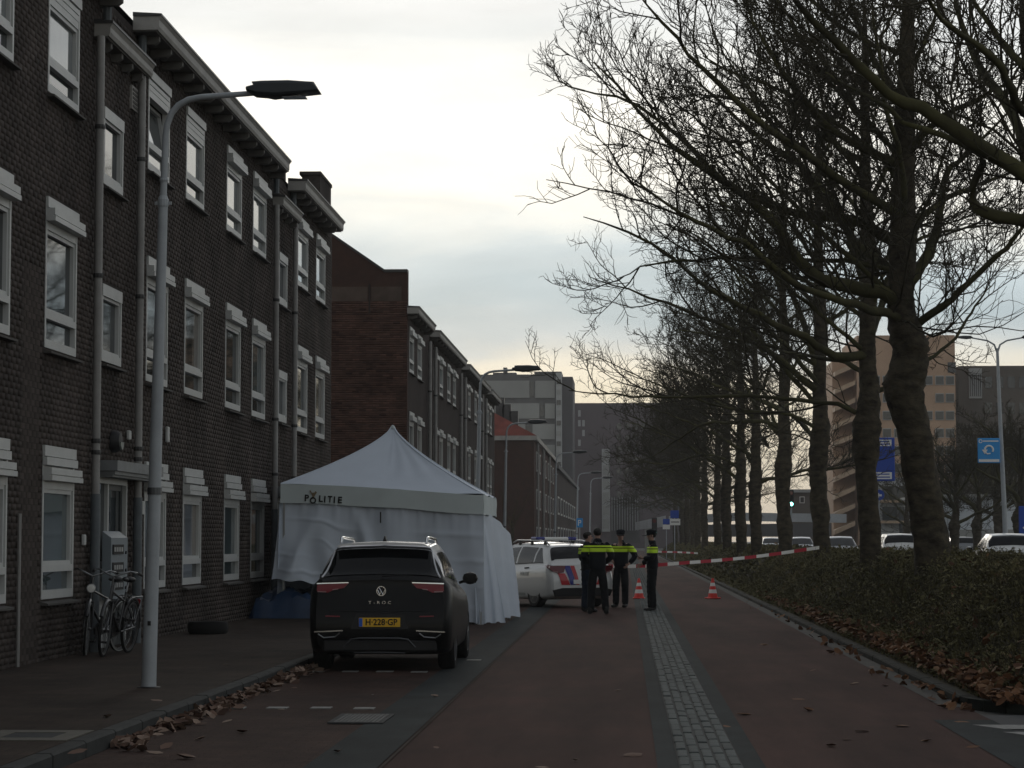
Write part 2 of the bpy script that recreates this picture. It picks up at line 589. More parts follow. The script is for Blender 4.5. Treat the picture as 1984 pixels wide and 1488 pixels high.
def np_mesh(name, V, F, m, tint=None, smooth=False):
    """V (n,3) and F (k,4) or (k,3) arrays"""
    me = bpy.data.meshes.new(name)
    n, k, w = len(V), len(F), F.shape[1]
    me.vertices.add(n)
    me.vertices.foreach_set('co', np.ascontiguousarray(V, dtype=np.float32).ravel())
    me.loops.add(k * w)
    me.loops.foreach_set('vertex_index', np.ascontiguousarray(F, dtype=np.int32).ravel())
    me.polygons.add(k)
    me.polygons.foreach_set('loop_start', np.arange(0, k * w, w, dtype=np.int32))
    if smooth:
        me.polygons.foreach_set('use_smooth', np.ones(k, dtype=bool))
    me.materials.append(m)
    if tint is not None:
        at = me.attributes.new('tint', 'FLOAT', 'FACE')
        at.data.foreach_set('value', np.ascontiguousarray(tint, dtype=np.float32))
    me.update(calc_edges=True)
    return me


def evaluated(o):
    """the mesh of an object with its modifiers, as new data; the object goes"""
    bpy.context.view_layer.update()
    dg = bpy.context.evaluated_depsgraph_get()
    me = bpy.data.meshes.new_from_object(o.evaluated_get(dg))
    bpy.data.objects.remove(o, do_unlink=True)
    return me


def text_mesh(s, size, m, depth=0.004, width=1.0, space=1.0, bold=0.0):
    """upright lettering that faces -Y, centred on its origin"""
    cu = bpy.data.curves.new('lettering', 'FONT')
    cu.body = s
    cu.size = size
    cu.align_x = 'CENTER'
    cu.align_y = 'CENTER'
    cu.extrude = depth / 2
    cu.offset = bold
    cu.space_character = space
    cu.resolution_u = 3
    o = bpy.data.objects.new('lettering', cu)
    COL.objects.link(o)
    me = evaluated(o)
    me.transform(Matrix.Scale(width, 4, (1, 0, 0)))
    me.transform(Matrix.Rotation(PI / 2, 4, 'X'))
    me.materials.clear()
    me.materials.append(m)
    return me


rng = np.random.default_rng(11)
# ------------------------------------------------------------------ ground, roads, pavements
XW = -7.1                                   # house fronts on the left
PAVE = 0.12                                 # footpath height


def sheet(name, x0, x1, y0, y1, z, m, kind='structure', parent=None):
    me = MB().add([(x0, y0, z), (x1, y0, z), (x1, y1, z), (x0, y1, z)], [(0, 1, 2, 3)]).mesh(name, m)
    return tag(place(name, me, parent), kind=kind if parent is None else None)


sheet('ground', -400, 400, -60, 1500, -0.03, M['ground'])
sheet('road', -3.95, 3.24, 2, 330, 0.0, M['asphalt_red'])
sheet('parking_bay', -3.95, -2.26, 2, 175, 0.004, M['bay'])
sheet('gutter_strip', -2.26, -1.74, 2, 175, 0.008, M['asphalt_dark'])
sheet('gutter_edge_line', -1.73, -1.705, 2, 175, 0.008, M['paving'])
sheet('cobble_edge_left', 0.22, 0.37, 2, 300, 0.004, M['asphalt_dark'])
sheet('cobble_edge_right', 0.825, 0.98, 2, 300, 0.004, M['asphalt_dark'])
sheet('gutter', 3.02, 3.24, 22.5, 300, 0.004, M['gutter'])
tag(MB().box(9.2, 30, 22, 700, -.1, .25).build('main_road', M['road_far']), kind='structure')
sheet('side_road', 3.24, 9.2, 2, 21.58, -0.004, M['road_far'])

fp = MB().box(-7.3, -4.1, 2, 185, -0.1, PAVE).build('pavement', M['paving'])
tag(fp, kind='structure')
kb = tag(MB().box(-4.097, -3.958, 62, 185, -0.1, PAVE + .002).build('kerb', M['kerb']), kind='structure')
ks = MB().bbox(-4.097, -3.955, 0.004, 0.996, -0.1, PAVE + .006, .018).mesh('kerb_stone', M['kerb'])
for i in range(48):
    place('kerb_stone', ks, kb, (random.uniform(-.003, .003), 14 + i, random.uniform(-.003, .002)))

# the right-hand kerb bends away at the side road
kr = tag(MB().box(3.245, 3.38, 70, 300, -0.1, .075).build('verge_kerb', M['kerb_dark']), kind='structure')
ks2 = MB().bbox(0, .135, 0.004, 0.996, -0.1, .075, .018).mesh('kerb_stone', M['kerb_dark'])
for i in range(47):
    place('kerb_stone', ks2, kr, (3.245 + random.uniform(-.004, .004), 23 + i, random.uniform(-.003, .003)))
arc_n = 7
for i in range(arc_n):
    a0, a1 = PI - i * (PI / 2) / arc_n, PI - (i + 1) * (PI / 2) / arc_n
    c = Vector((4.65, 23.0, 0))
    ro, ri = 1.405, 1.27
    q = [c + Vector((r_ * math.cos(a), -r_ * math.sin(a), 0)) for r_, a in ((ro, a0 - .008), (ro, a1 + .008), (ri, a1 + .008), (ri, a0 - .008))]
    b = MB().add([(p.x, p.y, -.1) for p in q] + [(p.x, p.y, .075) for p in q],
                 [(0, 3, 2, 1), (4, 5, 6, 7), (0, 1, 5, 4), (1, 2, 6, 5), (2, 3, 7, 6), (3, 0, 4, 7)])
    b.build('kerb_stone', M['kerb_dark'], kr)
for i in range(5):
    place('kerb_stone', MB().bbox(0.004, .996, 0, .135, -.1, .075, .018).mesh('kerb_stone', M['kerb_dark']), kr, (4.66 + i, 21.595, 0))

# cobbled strip between the lanes
cb = tag(MB().box(.372, .823, 2, 300, -.05, .004).build('cobble_strip', M['joint']), kind='structure')
protos = []
for k in range(6):
    bm = bmesh.new()
    bmesh.ops.create_cube(bm, size=1)
    for v in bm.verts:
        v.co = (v.co.x * .076 + random.uniform(-.005, .005), v.co.y * .54 + random.uniform(-.02, .02), v.co.z * .05)
    bmesh.ops.bevel(bm, geom=[e for e in bm.edges if max(v.co.z for v in e.verts) > 0 and min(v.co.z for v in e.verts) > -.01], offset=.014, segments=2, affect='EDGES', profile=.6)
    me = bpy.data.meshes.new('cobble')
    bm.to_mesh(me)
    bm.free()
    me.materials.append(M['cobble'])
    protos.append(me)
pitch, rows_near = .60, 60
for j in range(rows_near):
    for i in range(5):
        place('cobble', random.choice(protos), cb, (.372 + .045 + i * .0902, 15.7 + (j + .5 * (i % 2)) * pitch + random.uniform(-.02, .02), -.010 + random.uniform(-.003, .004)),
              (random.uniform(-.010, .010), random.uniform(-.04, .04), random.uniform(-.012, .012)))
vs, fs, tn = [], [], []
for j in range(rows_near, 420):
    for i in range(5):
        x, y = .372 + .045 + i * .0902, 15.7 + (j + .5 * (i % 2)) * pitch
        o = len(vs)
        h = .015 + random.uniform(-.003, .004)
        vs += [(x - .036, y - .26, 0), (x + .036, y - .26, 0), (x + .036, y + .26, 0), (x - .036, y + .26, 0),
               (x - .03, y - .25, h), (x + .03, y - .25, h), (x + .03, y + .25, h), (x - .03, y + .25, h)]
        fs += [(o + 4, o + 5, o + 6, o + 7), (o, o + 1, o + 5, o + 4), (o + 1, o + 2, o + 6, o + 5), (o + 3, o, o + 4, o + 7)]
        tn += [random.uniform(.75, 1.2)] * 4
far_c = place('cobbles', np_mesh('cobbles', np.array(vs), np.array(fs), M['cobble_far'], np.array(tn)), cb)
far_c['kind'] = 'stuff'

# bay markings, worn blocks, gully
bm_ = tag(MB().box(-2.62, -2.6, 24, 24.02, 0, .0065).build('road_markings', M['paint_line']), kind='structure')
for px0, px1, py in ((440, 475, 1373), (518, 558, 1373), (603, 642, 1373), (686, 726, 1374), (597, 628, 1302), (664, 694, 1302), (730, 762, 1302), (797, 828, 1303), (905, 932, 1280)):
    a, b = on_z(px0, py), on_z(px1, py)
    MB().box(a.x, b.x, a.y - .1, a.y + .1, 0, .0125).build('marking_dash', M['paint_line'], bm_)
for x0, y0 in ((2.98, 20.35), (3.12, 19.6)):
    MB().add([(x0, y0, .006), (x0 + .55, y0, .006), (x0 + .75, y0 - .45, .006), (x0 + .2, y0 - .45, .006)], [(0, 3, 2, 1)]).build('marking_block', M['paint_line'], bm_)
sheet('side_road_edge', 2.72, 3.24, 2, 20.9, 0.004, M['asphalt_dark'])

a, b = on_z(634, 1404), on_z(765, 1387)
gy = thing('gully_grate', 'ribbed iron road gully grate in front of the black car beside the dark strip', 'drain', ((a.x + b.x) / 2, (a.y + b.y) / 2, .008))
gw, gl = (b.x - a.x) / 2, (b.y - a.y) / 2
g = MB()
g.box(-gw, gw, -gl, -gl + .05, 0, .012).box(-gw, gw, gl - .05, gl, 0, .012).box(-gw, -gw + .04, -gl + .05, gl - .05, 0, .012).box(gw - .04, gw, -gl + .05, gl - .05, 0, .012)
M['iron'] = mat('cast_iron', (.05, .052, .053), .9, spec=.15, var=.3, vscale=12)
M['iron_worn'] = mat('worn_iron', (.085, .087, .086), .8, spec=.2, var=.3, vscale=12)
g.build('rim', M['iron'], gy)
MB().box(-gw + .04, gw - .04, -gl + .05, gl - .05, 0, .002).build('pit_shade', M['ink'], gy)  # flat black plate stands in for the shade of the hollow below
n = 11
for i in range(n):
    x = -gw + .06 + (2 * gw - .12) * i / (n - 1)
    MB().box(x - .014, x + .014, -gl + .05, gl - .05, .003, .013).build('bar', M['iron_worn'], gy)

a = on_z(52, 1428, PAVE)
cv = thing('utility_cover', 'square pale utility cover set in the footpath beside the kerb', 'manhole cover', (-4.47, a.y + .1, PAVE + .004))
M['cover_rim'] = mat('cover_concrete', (.10, .093, .075), .85, var=.2, vscale=8)
MB().box(-.36, -.2, -.45, .45, -.02, .004).box(.2, .36, -.45, .45, -.02, .004).box(-.2, .2, -.45, -.24, -.02, .004).box(-.2, .2, .24, .45, -.02, .004).build('rim', M['cover_rim'], cv)
MB().box(-.196, .196, -.236, .236, -.02, .001).build('lid', M['iron'], cv)

# ------------------------------------------------------------------ windows of the terraces
WCACHE = {}


def window_parts(w, h, lower, style):
    """meshes of one window, local: x out of the wall, y along it, z up"""
    key = (round(w, 2), round(h, 2), lower, style)
    if key in WCACHE:
        return WCACHE[key]
    fr, t = MB(), .058
    top = h - (.13 if style != 'small' else 0)
    if style == 'small':
        fr.box(-.10, .03, 0, w, h - .16, h)
        fr.box(-.10, .02, 0, w, 0, .12)
        fr.box(-.10, .02, 0, t, .12, h - .16)
        fr.box(-.10, .02, w - t, w, .12, h - .16)
        glass = [(t + .045, w - t - .045, .16, h - .20, -.055)]
        sash = MB()
        for y0, y1, z0, z1 in ((t, w - t, .12, .16), (t, w - t, h - .20, h - .16), (t, t + .045, .16, h - .20), (w - t - .045, w - t, .16, h - .20)):
            sash.box(-.09, 0, y0, y1, z0, z1)
    else:
        g1 = .34 + .0
        box_h = .30 if style == 'ground' else .17
        ztop = top - box_h
        fr.box(-.10, .035, 0, w, top, h)                       # head board
        fr.box(-.10, .01, 0, w, 0, .105)
        fr.box(-.10, .01, 0, t, .105, top)
        fr.box(-.10, .01, w - t, w, .105, top)
        fr.box(-.10, .01, t, w - t, lower, lower + .085)
        fr.box(-.10, .005, t, w - t, ztop - .10, ztop)
        fr.box(-.10, -.03, t, w - t, ztop, top)
        sash = MB()
        z0, z1 = lower + .085, ztop - .10
        for a0, a1, b0, b1 in ((t, w - t, z0, z0 + .05), (t, w - t, z1 - .05, z1), (t, t + .05, z0 + .05, z1 - .05), (w - t - .05, w - t, z0 + .05, z1 - .05)):
            sash.box(-.095, -.012, a0, a1, b0, b1)
        glass = [(t + .05, w - t - .05, z0 + .05, z1 - .05, -.06), (t, w - t, .105, lower, -.06)]
    out = {'frame': fr.mesh('window', M['frame']), 'sash': sash.mesh('sash', M['frame']), 'panes': []}
    for y0, y1, z0, z1, x in glass:
        out['panes'].append([MB().box(x - .02, x, y0, y1, z0, z1).mesh('pane', M[k]) for k in ('glass', 'glass_blind', 'glass_teal', 'glass_drapes')])
    out['sill'] = MB().add([(-.1, -.03, -.075), (.10, -.03, -.075), (.10, -.03, -.05), (-.1, -.03, -.004), (-.1, w + .03, -.075), (.10, w + .03, -.075), (.10, w + .03, -.05), (-.1, w + .03, -.004)],
                           [(0, 1, 2, 3), (7, 6, 5, 4), (0, 4, 5, 1), (1, 5, 6, 2), (2, 6, 7, 3), (3, 7, 4, 0)]).mesh('sill', M['sill'])
    if style in ('mid', 'ground'):
        s = MB()
        b0 = top - box_h
        if style == 'ground':
            s.box(.0, .06, .0, w - .02, b0 + .19, top - .012)
        e = b0 + (.17 if style == 'ground' else box_h)
        s.box(.0, .115, .01, w, b0 + .075, e - .012)
        s.box(.0, .125, .0, w + .005, b0, b0 + .062)
        s.box(.0, .09, .01, w - .01, b0 + .062, b0 + .075)
        out['shutter'] = s.mesh('shutter_box', M['frame'])
    elif style == 'flush':
        s = MB()
        b0 = top - .17
        s.box(-.03, .012, t, w - t, b0 + .09, top - .012).box(-.03, .012, t, w - t, b0, b0 + .075)
        out['shutter'] = s.mesh('shutter_box', M['frame'])
    WCACHE[key] = out
    return out


def window(parent, X, y, z0, w, h, lower, style, blind=(0, 0)):
    p = window_parts(w, h, lower, style)
    o = place('window', p['frame'], parent, (X, y, z0))
    place('sash', p['sash'], o)
    for k, pn in enumerate(p['panes']):
        place('pane', pn[blind[min(k, 1)]], o)
    place('sill', p['sill'], o)
    if 'shutter' in p:
        place('shutter_box', p['shutter'], o)
    return o


def wall_with_holes(mb, X, y0, y1, z0, z1, holes, depth=.13):
    ys = sorted({y0, y1, *[h[0] for h in holes], *[h[1] for h in holes]})
    zs = sorted({z0, z1, *[h[2] for h in holes], *[h[3] for h in holes]})
    for i in range(len(ys) - 1):
        for j in range(len(zs) - 1):
            cy, cz = (ys[i] + ys[i + 1]) / 2, (zs[j] + zs[j + 1]) / 2
            if any(a < cy < b and c < cz < d for a, b, c, d in holes):
                continue
            mb.add([(X, ys[i], zs[j]), (X, ys[i + 1], zs[j]), (X, ys[i + 1], zs[j + 1]), (X, ys[i], zs[j + 1])], [(0, 1, 2, 3)])
    for a, b, c, d in holes:
        P = [(a, c), (b, c), (b, d), (a, d)]
        for k in range(4):
            (ya, za), (yb, zb) = P[k], P[(k + 1) % 4]
            mb.add([(X, ya, za), (X - depth, ya, za), (X - depth, yb, zb), (X, yb, zb)], [(0, 1, 2, 3)])


def drainpipe(parent, X, y, z0, z1, joints, iron_to=None, r=.055):
    p = MB().tube([(X, y, z0 if iron_to is None else iron_to), (X, y, z1)], r, 10).build('drainpipe', M['pipe'], parent, smooth=40)
    for z in joints:
        MB().lathe([(r + .012, z - .03), (r + .016, z), (r + .012, z + .03)], (X, y, 0), n=10).build('pipe_collar', M['zinc'], p)
    if iron_to is not None:
        MB().tube([(X, y, z0), (X, y, iron_to)], r + .012, 10).build('pipe_foot', M['pipe_iron'], p, smooth=40)
    return p


def cornice(parent, X, y0, y1, zt, out_, fas, spacing=.9, lead=.35):
    zb = zt - fas
    c = MB().prism([(X, zb), (X + out_, zb), (X + out_ + .02, zb + .05), (X + out_ + .02, zt - .05), (X + out_ + .05, zt), (X, zt)], y1 - y0, y0).build('cornice', M['cornice'], parent)
    MB().prism([(X, zt + .001), (X + out_ + .06, zt + .001), (X + out_ + .06, zt + .035), (X, zt + .06)], y1 - y0 + .04, y0 - .02).build('edge_flashing', M['zinc'], c)
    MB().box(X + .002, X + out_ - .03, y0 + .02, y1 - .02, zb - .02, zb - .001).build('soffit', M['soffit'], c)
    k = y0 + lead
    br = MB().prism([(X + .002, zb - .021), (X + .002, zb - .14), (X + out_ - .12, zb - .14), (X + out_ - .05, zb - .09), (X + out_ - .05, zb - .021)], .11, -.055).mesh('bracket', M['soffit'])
    while k < y1 - .1:
        place('bracket', br, c, (0, k, 0))
        k += spacing
    return c


def brickwork(name, X, y0, y1, z0, z1, holes, parent, proud=.0026, single=None):
    """every brick of a stretch of wall in running bond, joints recessed; returns those kept out for single pieces"""
    L, H, J = .214, .066, .008
    Y, Z = [], []
    nrow = int((z1 - z0) / (H + J))
    for r in range(nrow):
        ys = np.arange(y0 - (L + J) * (.5 if r % 2 else 0), y1, L + J)
        Y.append(ys)
        Z.append(np.full_like(ys, z0 + r * (H + J)))
    Y, Z = np.concatenate(Y), np.concatenate(Z)
    Y1 = np.minimum(Y + L, y1)
    Y = np.maximum(Y, y0)
    keep = Y1 - Y > .04
    for a, b, c, d in holes:
        inz = (Z + H > c - .005) & (Z < d + .005)
        # bricks that run into an opening are cut at its edge
        cutr = inz & (Y < a) & (Y1 > a - .006)
        Y1[cutr] = np.minimum(Y1[cutr], a - .006)
        cutl = inz & (Y1 > b) & (Y < b + .006) & (Y > a - .001)
        Y[cutl] = np.maximum(Y[cutl], b + .006)
        keep &= ~(inz & (Y >= a - .007) & (Y1 <= b + .007))
    keep &= Y1 - Y > .03
    Y, Y1, Z = Y[keep], Y1[keep], Z[keep]
    sing = []
    if single is not None:
        m = (Y > single[0]) & (Y1 < single[1]) & (Z > single[2]) & (Z < single[3]) & (Y1 - Y > .2)
        idx = np.nonzero(m)[0][:300]
        sing = [(Y[i], Z[i]) for i in idx]
        k2 = np.ones(len(Y), bool)
        k2[idx] = False
        Y, Y1, Z = Y[k2], Y1[k2], Z[k2]
    n = len(Y)
    pr = proud + rng.uniform(-.001, .0015, n)
    x0 = np.full(n, X + .0005)
    V = np.empty((n, 8, 3))
    for q, (yy, zz) in enumerate(((Y, Z), (Y1, Z), (Y1, Z + H), (Y, Z + H))):
        V[:, q] = np.stack([x0, yy, zz], 1)
        V[:, q + 4] = np.stack([X + pr, yy, zz], 1)
    F = np.array([[4, 5, 6, 7], [0, 1, 5, 4], [1, 2, 6, 5], [2, 3, 7, 6], [3, 0, 4, 7]])
    F = (F[None] + 8 * np.arange(n)[:, None, None]).reshape(-1, 4)
    tn = np.repeat(np.clip(rng.normal(1.0, .10, n), .6, 1.5), 5)
    o = place(name, np_mesh(name, V.reshape(-1, 3), F, M['brick'], tn), parent)
    o['kind'] = 'stuff'
    if sing:
        bk = MB().box(X + .0005, X + proud, 0, L, 0, H).mesh('brick', M['brick_one'])
        for y, z in sing:
            place('brick', bk, parent, (random.uniform(-.0002, .003), y, z))


# ------------------------------------------------------------------ near terrace
W = 1.62
ROWS = [(.87, 1.88, .33, 'ground'), (3.95, 1.86, .36, 'mid'), (7.12, 1.50, .33, 'top')]
Y_END = fy(640)
near = thing('apartment_terrace', 'near dark brick apartment terrace with grey door canopy and round wall lamp', 'building', (XW, 8, 0))
near.location = (0, 0, 0)
holes, wins = [], []
for px, flush in ((-66, 1), (80, 1), (278, 1), (353, 1), (433, 0), (485, 0), (573, 0), (609, 0)):
    y = fy(px)
    for z0, h, lo, st in ROWS:
        if st == 'top':
            st = 'flush' if flush else 'mid'
            if not flush:
                h = 1.52
        wins.append((y, z0, W, h, lo, st))
for px, w in ((190, 1.22), (536, 1.15)):
    for z0, h in ((4.02, 1.05), (6.44, 1.06)):
        wins.append((fy(px), z0, w, h, .2, 'small'))
holes = [(y, y + w, z0, z0 + h) for y, z0, w, h, lo, st in wins]
door_y0, door_y1 = fy(184), fy(184) + 1.95
holes.append((door_y0, door_y1, PAVE, 2.46))
door2_y0 = fy(537)
holes.append((door2_y0, door2_y0 + 1.5, PAVE, 2.46))
wm = MB()
wall_with_holes(wm, XW, 8, Y_END, -.1, 9.0, holes)
wm.add([(XW, Y_END, -.1), (XW - 9, Y_END, -.1), (XW - 9, Y_END, 9), (XW, Y_END, 9)], [(0, 1, 2, 3)])
wm.add([(XW, 8, -.1), (XW - 9, 8, -.1), (XW - 9, 8, 9), (XW, 8, 9)], [(3, 2, 1, 0)])
wm.add([(XW - 9, 8, -.1), (XW - 9, Y_END, -.1), (XW - 9, Y_END, 9), (XW - 9, 8, 9)], [(3, 2, 1, 0)])
wm.build('wall', M['mortar'], near)
brickwork('brickwork', XW, 24.6, 47.5, .02, 8.95, holes, near, single=(fy(31), fy(78), .1, 4.9))
brickwork('brickwork', XW, 47.51, Y_END - .01, .02, 8.95, holes, near)
top_blind = [(1, 0), (1, 0), (0, 1), (1, 0), (1, 1), (1, 1), (1, 1), (1, 1)]
for i, (y, z0, w, h, lo, st) in enumerate(wins):
    bl = (0, 0)
    if z0 > 7 and i // 3 < len(top_blind):
        bl = top_blind[i // 3]
    if z0 < 1:
        bl = (2, 2 if i // 3 in (1, 4) else 0)
    if 3 < z0 < 5 and i // 3 in (3, 5, 7):
        bl = (3 if i // 3 != 5 else 2, 0)
    if z0 < 1 and i // 3 in (3, 6):
        bl = (3, 0)
    o = window(near, XW, y, z0, w, h, lo, st, bl)
    if z0 > 7 and i // 3 == 2:
        # the tilted-open sash of this window
        for c in [c for c in COL.objects if c.parent == o and c.name.startswith('sash')]:
            c['label'] = 'sash tilted open at the top'
            c.matrix_basis = Matrix.Translation((-.02, 0, .47)) @ Matrix.Rotation(R(-9), 4, 'Y') @ Matrix.Translation((0, 0, -.47))
        pn_ = [c for c in COL.objects if c.parent == o and c.name.startswith('pane')][0]
        pn_.matrix_basis = Matrix.Translation((-.02, 0, .47)) @ Matrix.Rotation(R(-9), 4, 'Y') @ Matrix.Translation((0, 0, -.47))
for y0, y1, lead in ((8, 30.9, .3), (32.9, 46.0, .4), (48.4, 55.0, .4)):
    cornice(near, XW, y0, y1, 9.16, .36, .20, lead=lead)
for y0, y1 in ((30.47, 33.3), (46.3, 48.97)):
    cornice(near, XW, y0, y1, 8.51, .20, .17, spacing=.68, lead=.4)
for px, foot in ((183, 2.55), (265, 2.5), (531, 2.3), (568, 2.3)):
    y = fy(px + 1, -7.0)
    drainpipe(near, -7.0, y, PAVE, 8.33, (2.75, 2.9, 5.1, 7.1) if foot > 2.4 else (2.9, 4.0, 6.4), iron_to=2.2)
for y in (30.9, 33.2, 46.25, 48.7):
    MB().tube([(-7.02, y, 8.57), (-7.02, y, 8.95)], .06, 8).build('drainpipe', M['pipe_iron'], near, smooth=40)
MB().tube([(-7.06, fy(31), PAVE), (-7.06, fy(31), 1.9)], .022, 6).build('conduit', M['pipe'], near)
rf = MB()
rf.add([(XW, 8, 9.1), (XW, Y_END, 9.1), (XW - 4.5, Y_END, 10.4), (XW - 4.5, 8, 10.4), (XW - 9, 8, 9.1), (XW - 9, Y_END, 9.1)], [(0, 1, 2, 3), (3, 2, 5, 4), (0, 3, 4), (1, 5, 2)])
rf.build('roof', M['roof'], near)
MB().box(-7.55, -7.12, 53.7, Y_END - .05, 9.06, 10.12).box(-7.6, -7.1, 53.65, Y_END, 10.12, 10.2).build('chimney', M['mortar'], near)
MB().box(-8.2, -7.13, 46.2, 48.3, 9.0, 9.5).build('parapet', M['mortar'], near)
# arched vent high in the entrance bay
vt = MB().box(-7.1, -7.06, 32.72, 33.12, 7.78, 8.12).build('vent', M['cornice'], near)
for k in range(5):
    MB().box(-7.062, -7.05, 32.76, 33.08, 7.81 + k * .06, 7.84 + k * .06).build('slat', M['soffit'], vt)
# entrance: door leaf, side light, canopy
for d0, dw in ((door_y0, 1.95), (door2_y0, 1.5)):
    d1 = d0 + dw
    f = MB()
    f.box(XW - .11, XW + .01, d0, d0 + .07, PAVE, 2.46).box(XW - .11, XW + .01, d1 - .07, d1, PAVE, 2.46).box(XW - .11, XW + .01, d0 + .07, d1 - .07, 2.36, 2.46)
    m0 = d0 + dw * .38
    f.box(XW - .11, XW, m0, m0 + .07, PAVE, 2.36)
    fo = f.build('door_frame', M['frame'], near)
    MB().box(XW - .075, XW - .05, d0 + .07, m0, 1.3, 2.36).build('side_light', M['glass'], fo)
    MB().box(XW - .08, XW - .04, d0 + .07, m0, PAVE, 1.18).box(XW - .09, XW - .01, d0 + .07, m0, 1.18, 1.3).build('panel', M['frame'], fo)
    dl = MB()
    dl.box(XW - .10, XW - .05, m0 + .07, m0 + .16, PAVE, 2.36).box(XW - .10, XW - .05, d1 - .16, d1 - .07, PAVE, 2.36).box(XW - .10, XW - .05, m0 + .16, d1 - .16, PAVE, .35).box(XW - .10, XW - .05, m0 + .16, d1 - .16, 2.28, 2.36)
    M['door'] = M.get('door') or mat('door_dark_paint', (.035, .04, .042), .5)
    do = dl.build('door', M['door'], near)
    MB().box(XW - .085, XW - .065, m0 + .16, d1 - .16, .35, 2.28).build('pane', M['glass'], do)
    MB().tube([(XW - .02, m0 + .13, 1.0), (XW - .02, m0 + .13, 1.25)], .012, 6).build('handle', M['steel'], do)
M['canopy'] = mat('canopy_zinc_paint', (.17, .18, .185), .5, var=.15, vscale=5)
for y0, y1 in ((30.85, 33.95), (46.4, 49.4)):
    MB().box(XW, XW + .30, y0, y1, 2.52, 2.66).box(XW, XW + .26, y0 + .04, y1 - .04, 2.47, 2.52).box(XW, XW + .22, y0 + .06, y1 - .06, 2.44, 2.47).build('door_canopy', M['canopy'], near)

# second terrace beyond the side street
Y2 = fy(788)
Y2E = fy(958)
far_t = thing('apartment_terrace', 'second dark brick terrace beyond the side street with a bare windowless gable', 'building')
wins = []
for px in (792, 808, 839, 851, 866, 877, 898, 906.5, 919, 926, 943.5, 949):
    for z0, h, lo, st in ROWS:
        wins.append((fy(px), z0, 1.6, h, lo, 'mid' if st == 'top' else st))
holes = [(y, y + w, z0, z0 + h) for y, z0, w, h, lo, st in wins]
wm = MB()
wall_with_holes(wm, XW, Y2 + .4, Y2E, -.1, 9.0, holes)
wm.add([(XW, Y2E, -.1), (XW - 9, Y2E, -.1), (XW - 9, Y2E, 9), (XW, Y2E, 9)], [(0, 1, 2, 3)])
wm.add([(XW - 9, Y2, -.1), (XW - 9, Y2E, -.1), (XW - 9, Y2E, 9), (XW - 9, Y2, 9)], [(3, 2, 1, 0)])
wm.build('wall', M['far_brick'], far_t)
for y, z0, w, h, lo, st in wins:
    window(far_t, XW, y, z0, w, h, lo, st, (random.choice((0, 1, 2)), random.choice((0, 1))) if z0 > 7 else (random.choice((0, 3, 2, 1)), 0))
for y0, y1 in ((Y2 - .1, 82.0), (84.0, 98.4), (100.4, 116.0), (117.6, Y2E)):
    cornice(far_t, XW, y0, y1, 9.16, .36, .20, spacing=1.2)
for px in (827, 838, 889, 897, 931, 938):
    drainpipe(far_t, -7.0, fy(px), PAVE, 8.7, (3.9, 6.9), r=.07)
p1, p2, p3 = on_y(640, 455, Y2), on_y(745, 527, Y2), on_y(788, 527, Y2)
sl = (p1.z - p2.z) / (p2.x - p1.x)
xr = -11.6
zr_ = p2.z + sl * (p2.x - xr)
gab = [(XW, -.1), (XW, p3.z), (p2.x, p3.z), (xr, zr_), (2 * xr - p2.x, p3.z), (2 * xr - p2.x, -.1)]
MB().prism(gab, .4, Y2).build('gable_wall', M['gable'], far_t)
cp = MB()
for (xa, za), (xb, zb) in zip(gab[1:4], gab[2:5]):
    cp.prism([(xa, za + .002), (xa, za + .09), (xb, zb + .09), (xb, zb + .002)], .5, Y2 - .05)
cp.build('coping', M['zinc'], far_t)
q0, q1 = on_y(645, 556, Y2), on_y(778, 583, Y2)
qm = on_y(716, 570, Y2).x
MB().box(q0.x - 3, qm - .06, Y2 - .015, Y2 + .05, q1.z, q0.z).box(qm + .06, q1.x, Y2 - .015, Y2 + .05, q1.z, q0.z).build('plaster_band', M['render_band'], far_t)
MB().box(qm - .03, qm + .03, Y2 - .03, Y2 + .05, q1.z - .4, q0.z + .1).build('flue_strip', M['far_brick'], far_t)
rf = MB()
rf.add([(XW, Y2 + .4, 9.1), (XW, Y2E, 9.1), (xr, Y2E, zr_ - .3), (xr, Y2 + .4, zr_ - .3), (2 * xr - XW, Y2 + .4, 9.1), (2 * xr - XW, Y2E, 9.1)], [(0, 1, 2, 3), (3, 2, 5, 4)])
rf.build('roof', M['roof'], far_t)
# coursed relief of the gable: brick rows as recessed joints, one solid piece per course
vs, fs, tn = [], [], []
Hc = .075
k = 0
xg0 = -11.0
for r in range(int(9.6 / Hc)):
    z0 = r * Hc
    x = xg0 - (0.11 if r % 2 else 0)
    while x < XW - .02:
        xa, xb = max(x, xg0), min(x + .21, XW - .005)
        o = len(vs)
        yy = Y2 - .012 - random.uniform(0, .005)
        if not (q1.z - .08 < z0 < q0.z):
            vs += [(xa, yy, z0), (xb, yy, z0), (xb, yy, z0 + Hc - .012), (xa, yy, z0 + Hc - .012), (xa, Y2, z0), (xb, Y2, z0), (xb, Y2, z0 + Hc - .012), (xa, Y2, z0 + Hc - .012)]
            fs += [(o, o + 1, o + 2, o + 3), (o + 3, o + 2, o + 6, o + 7), (o + 4, o + 5, o + 1, o)]
            tn += [float(np.clip(random.gauss(1, .2), .5, 1.6))] * 3
        x += .222
M['gable_brick'] = mat('gable_brick_faced', (.078, .044, .034), .93, var=.3, vscale=1.2, spec=.12, tint=True)
gb = place('brickwork', np_mesh('brickwork', np.array(vs), np.array(fs), M['gable_brick'], np.array(tn)), far_t)
gb['kind'] = 'stuff'

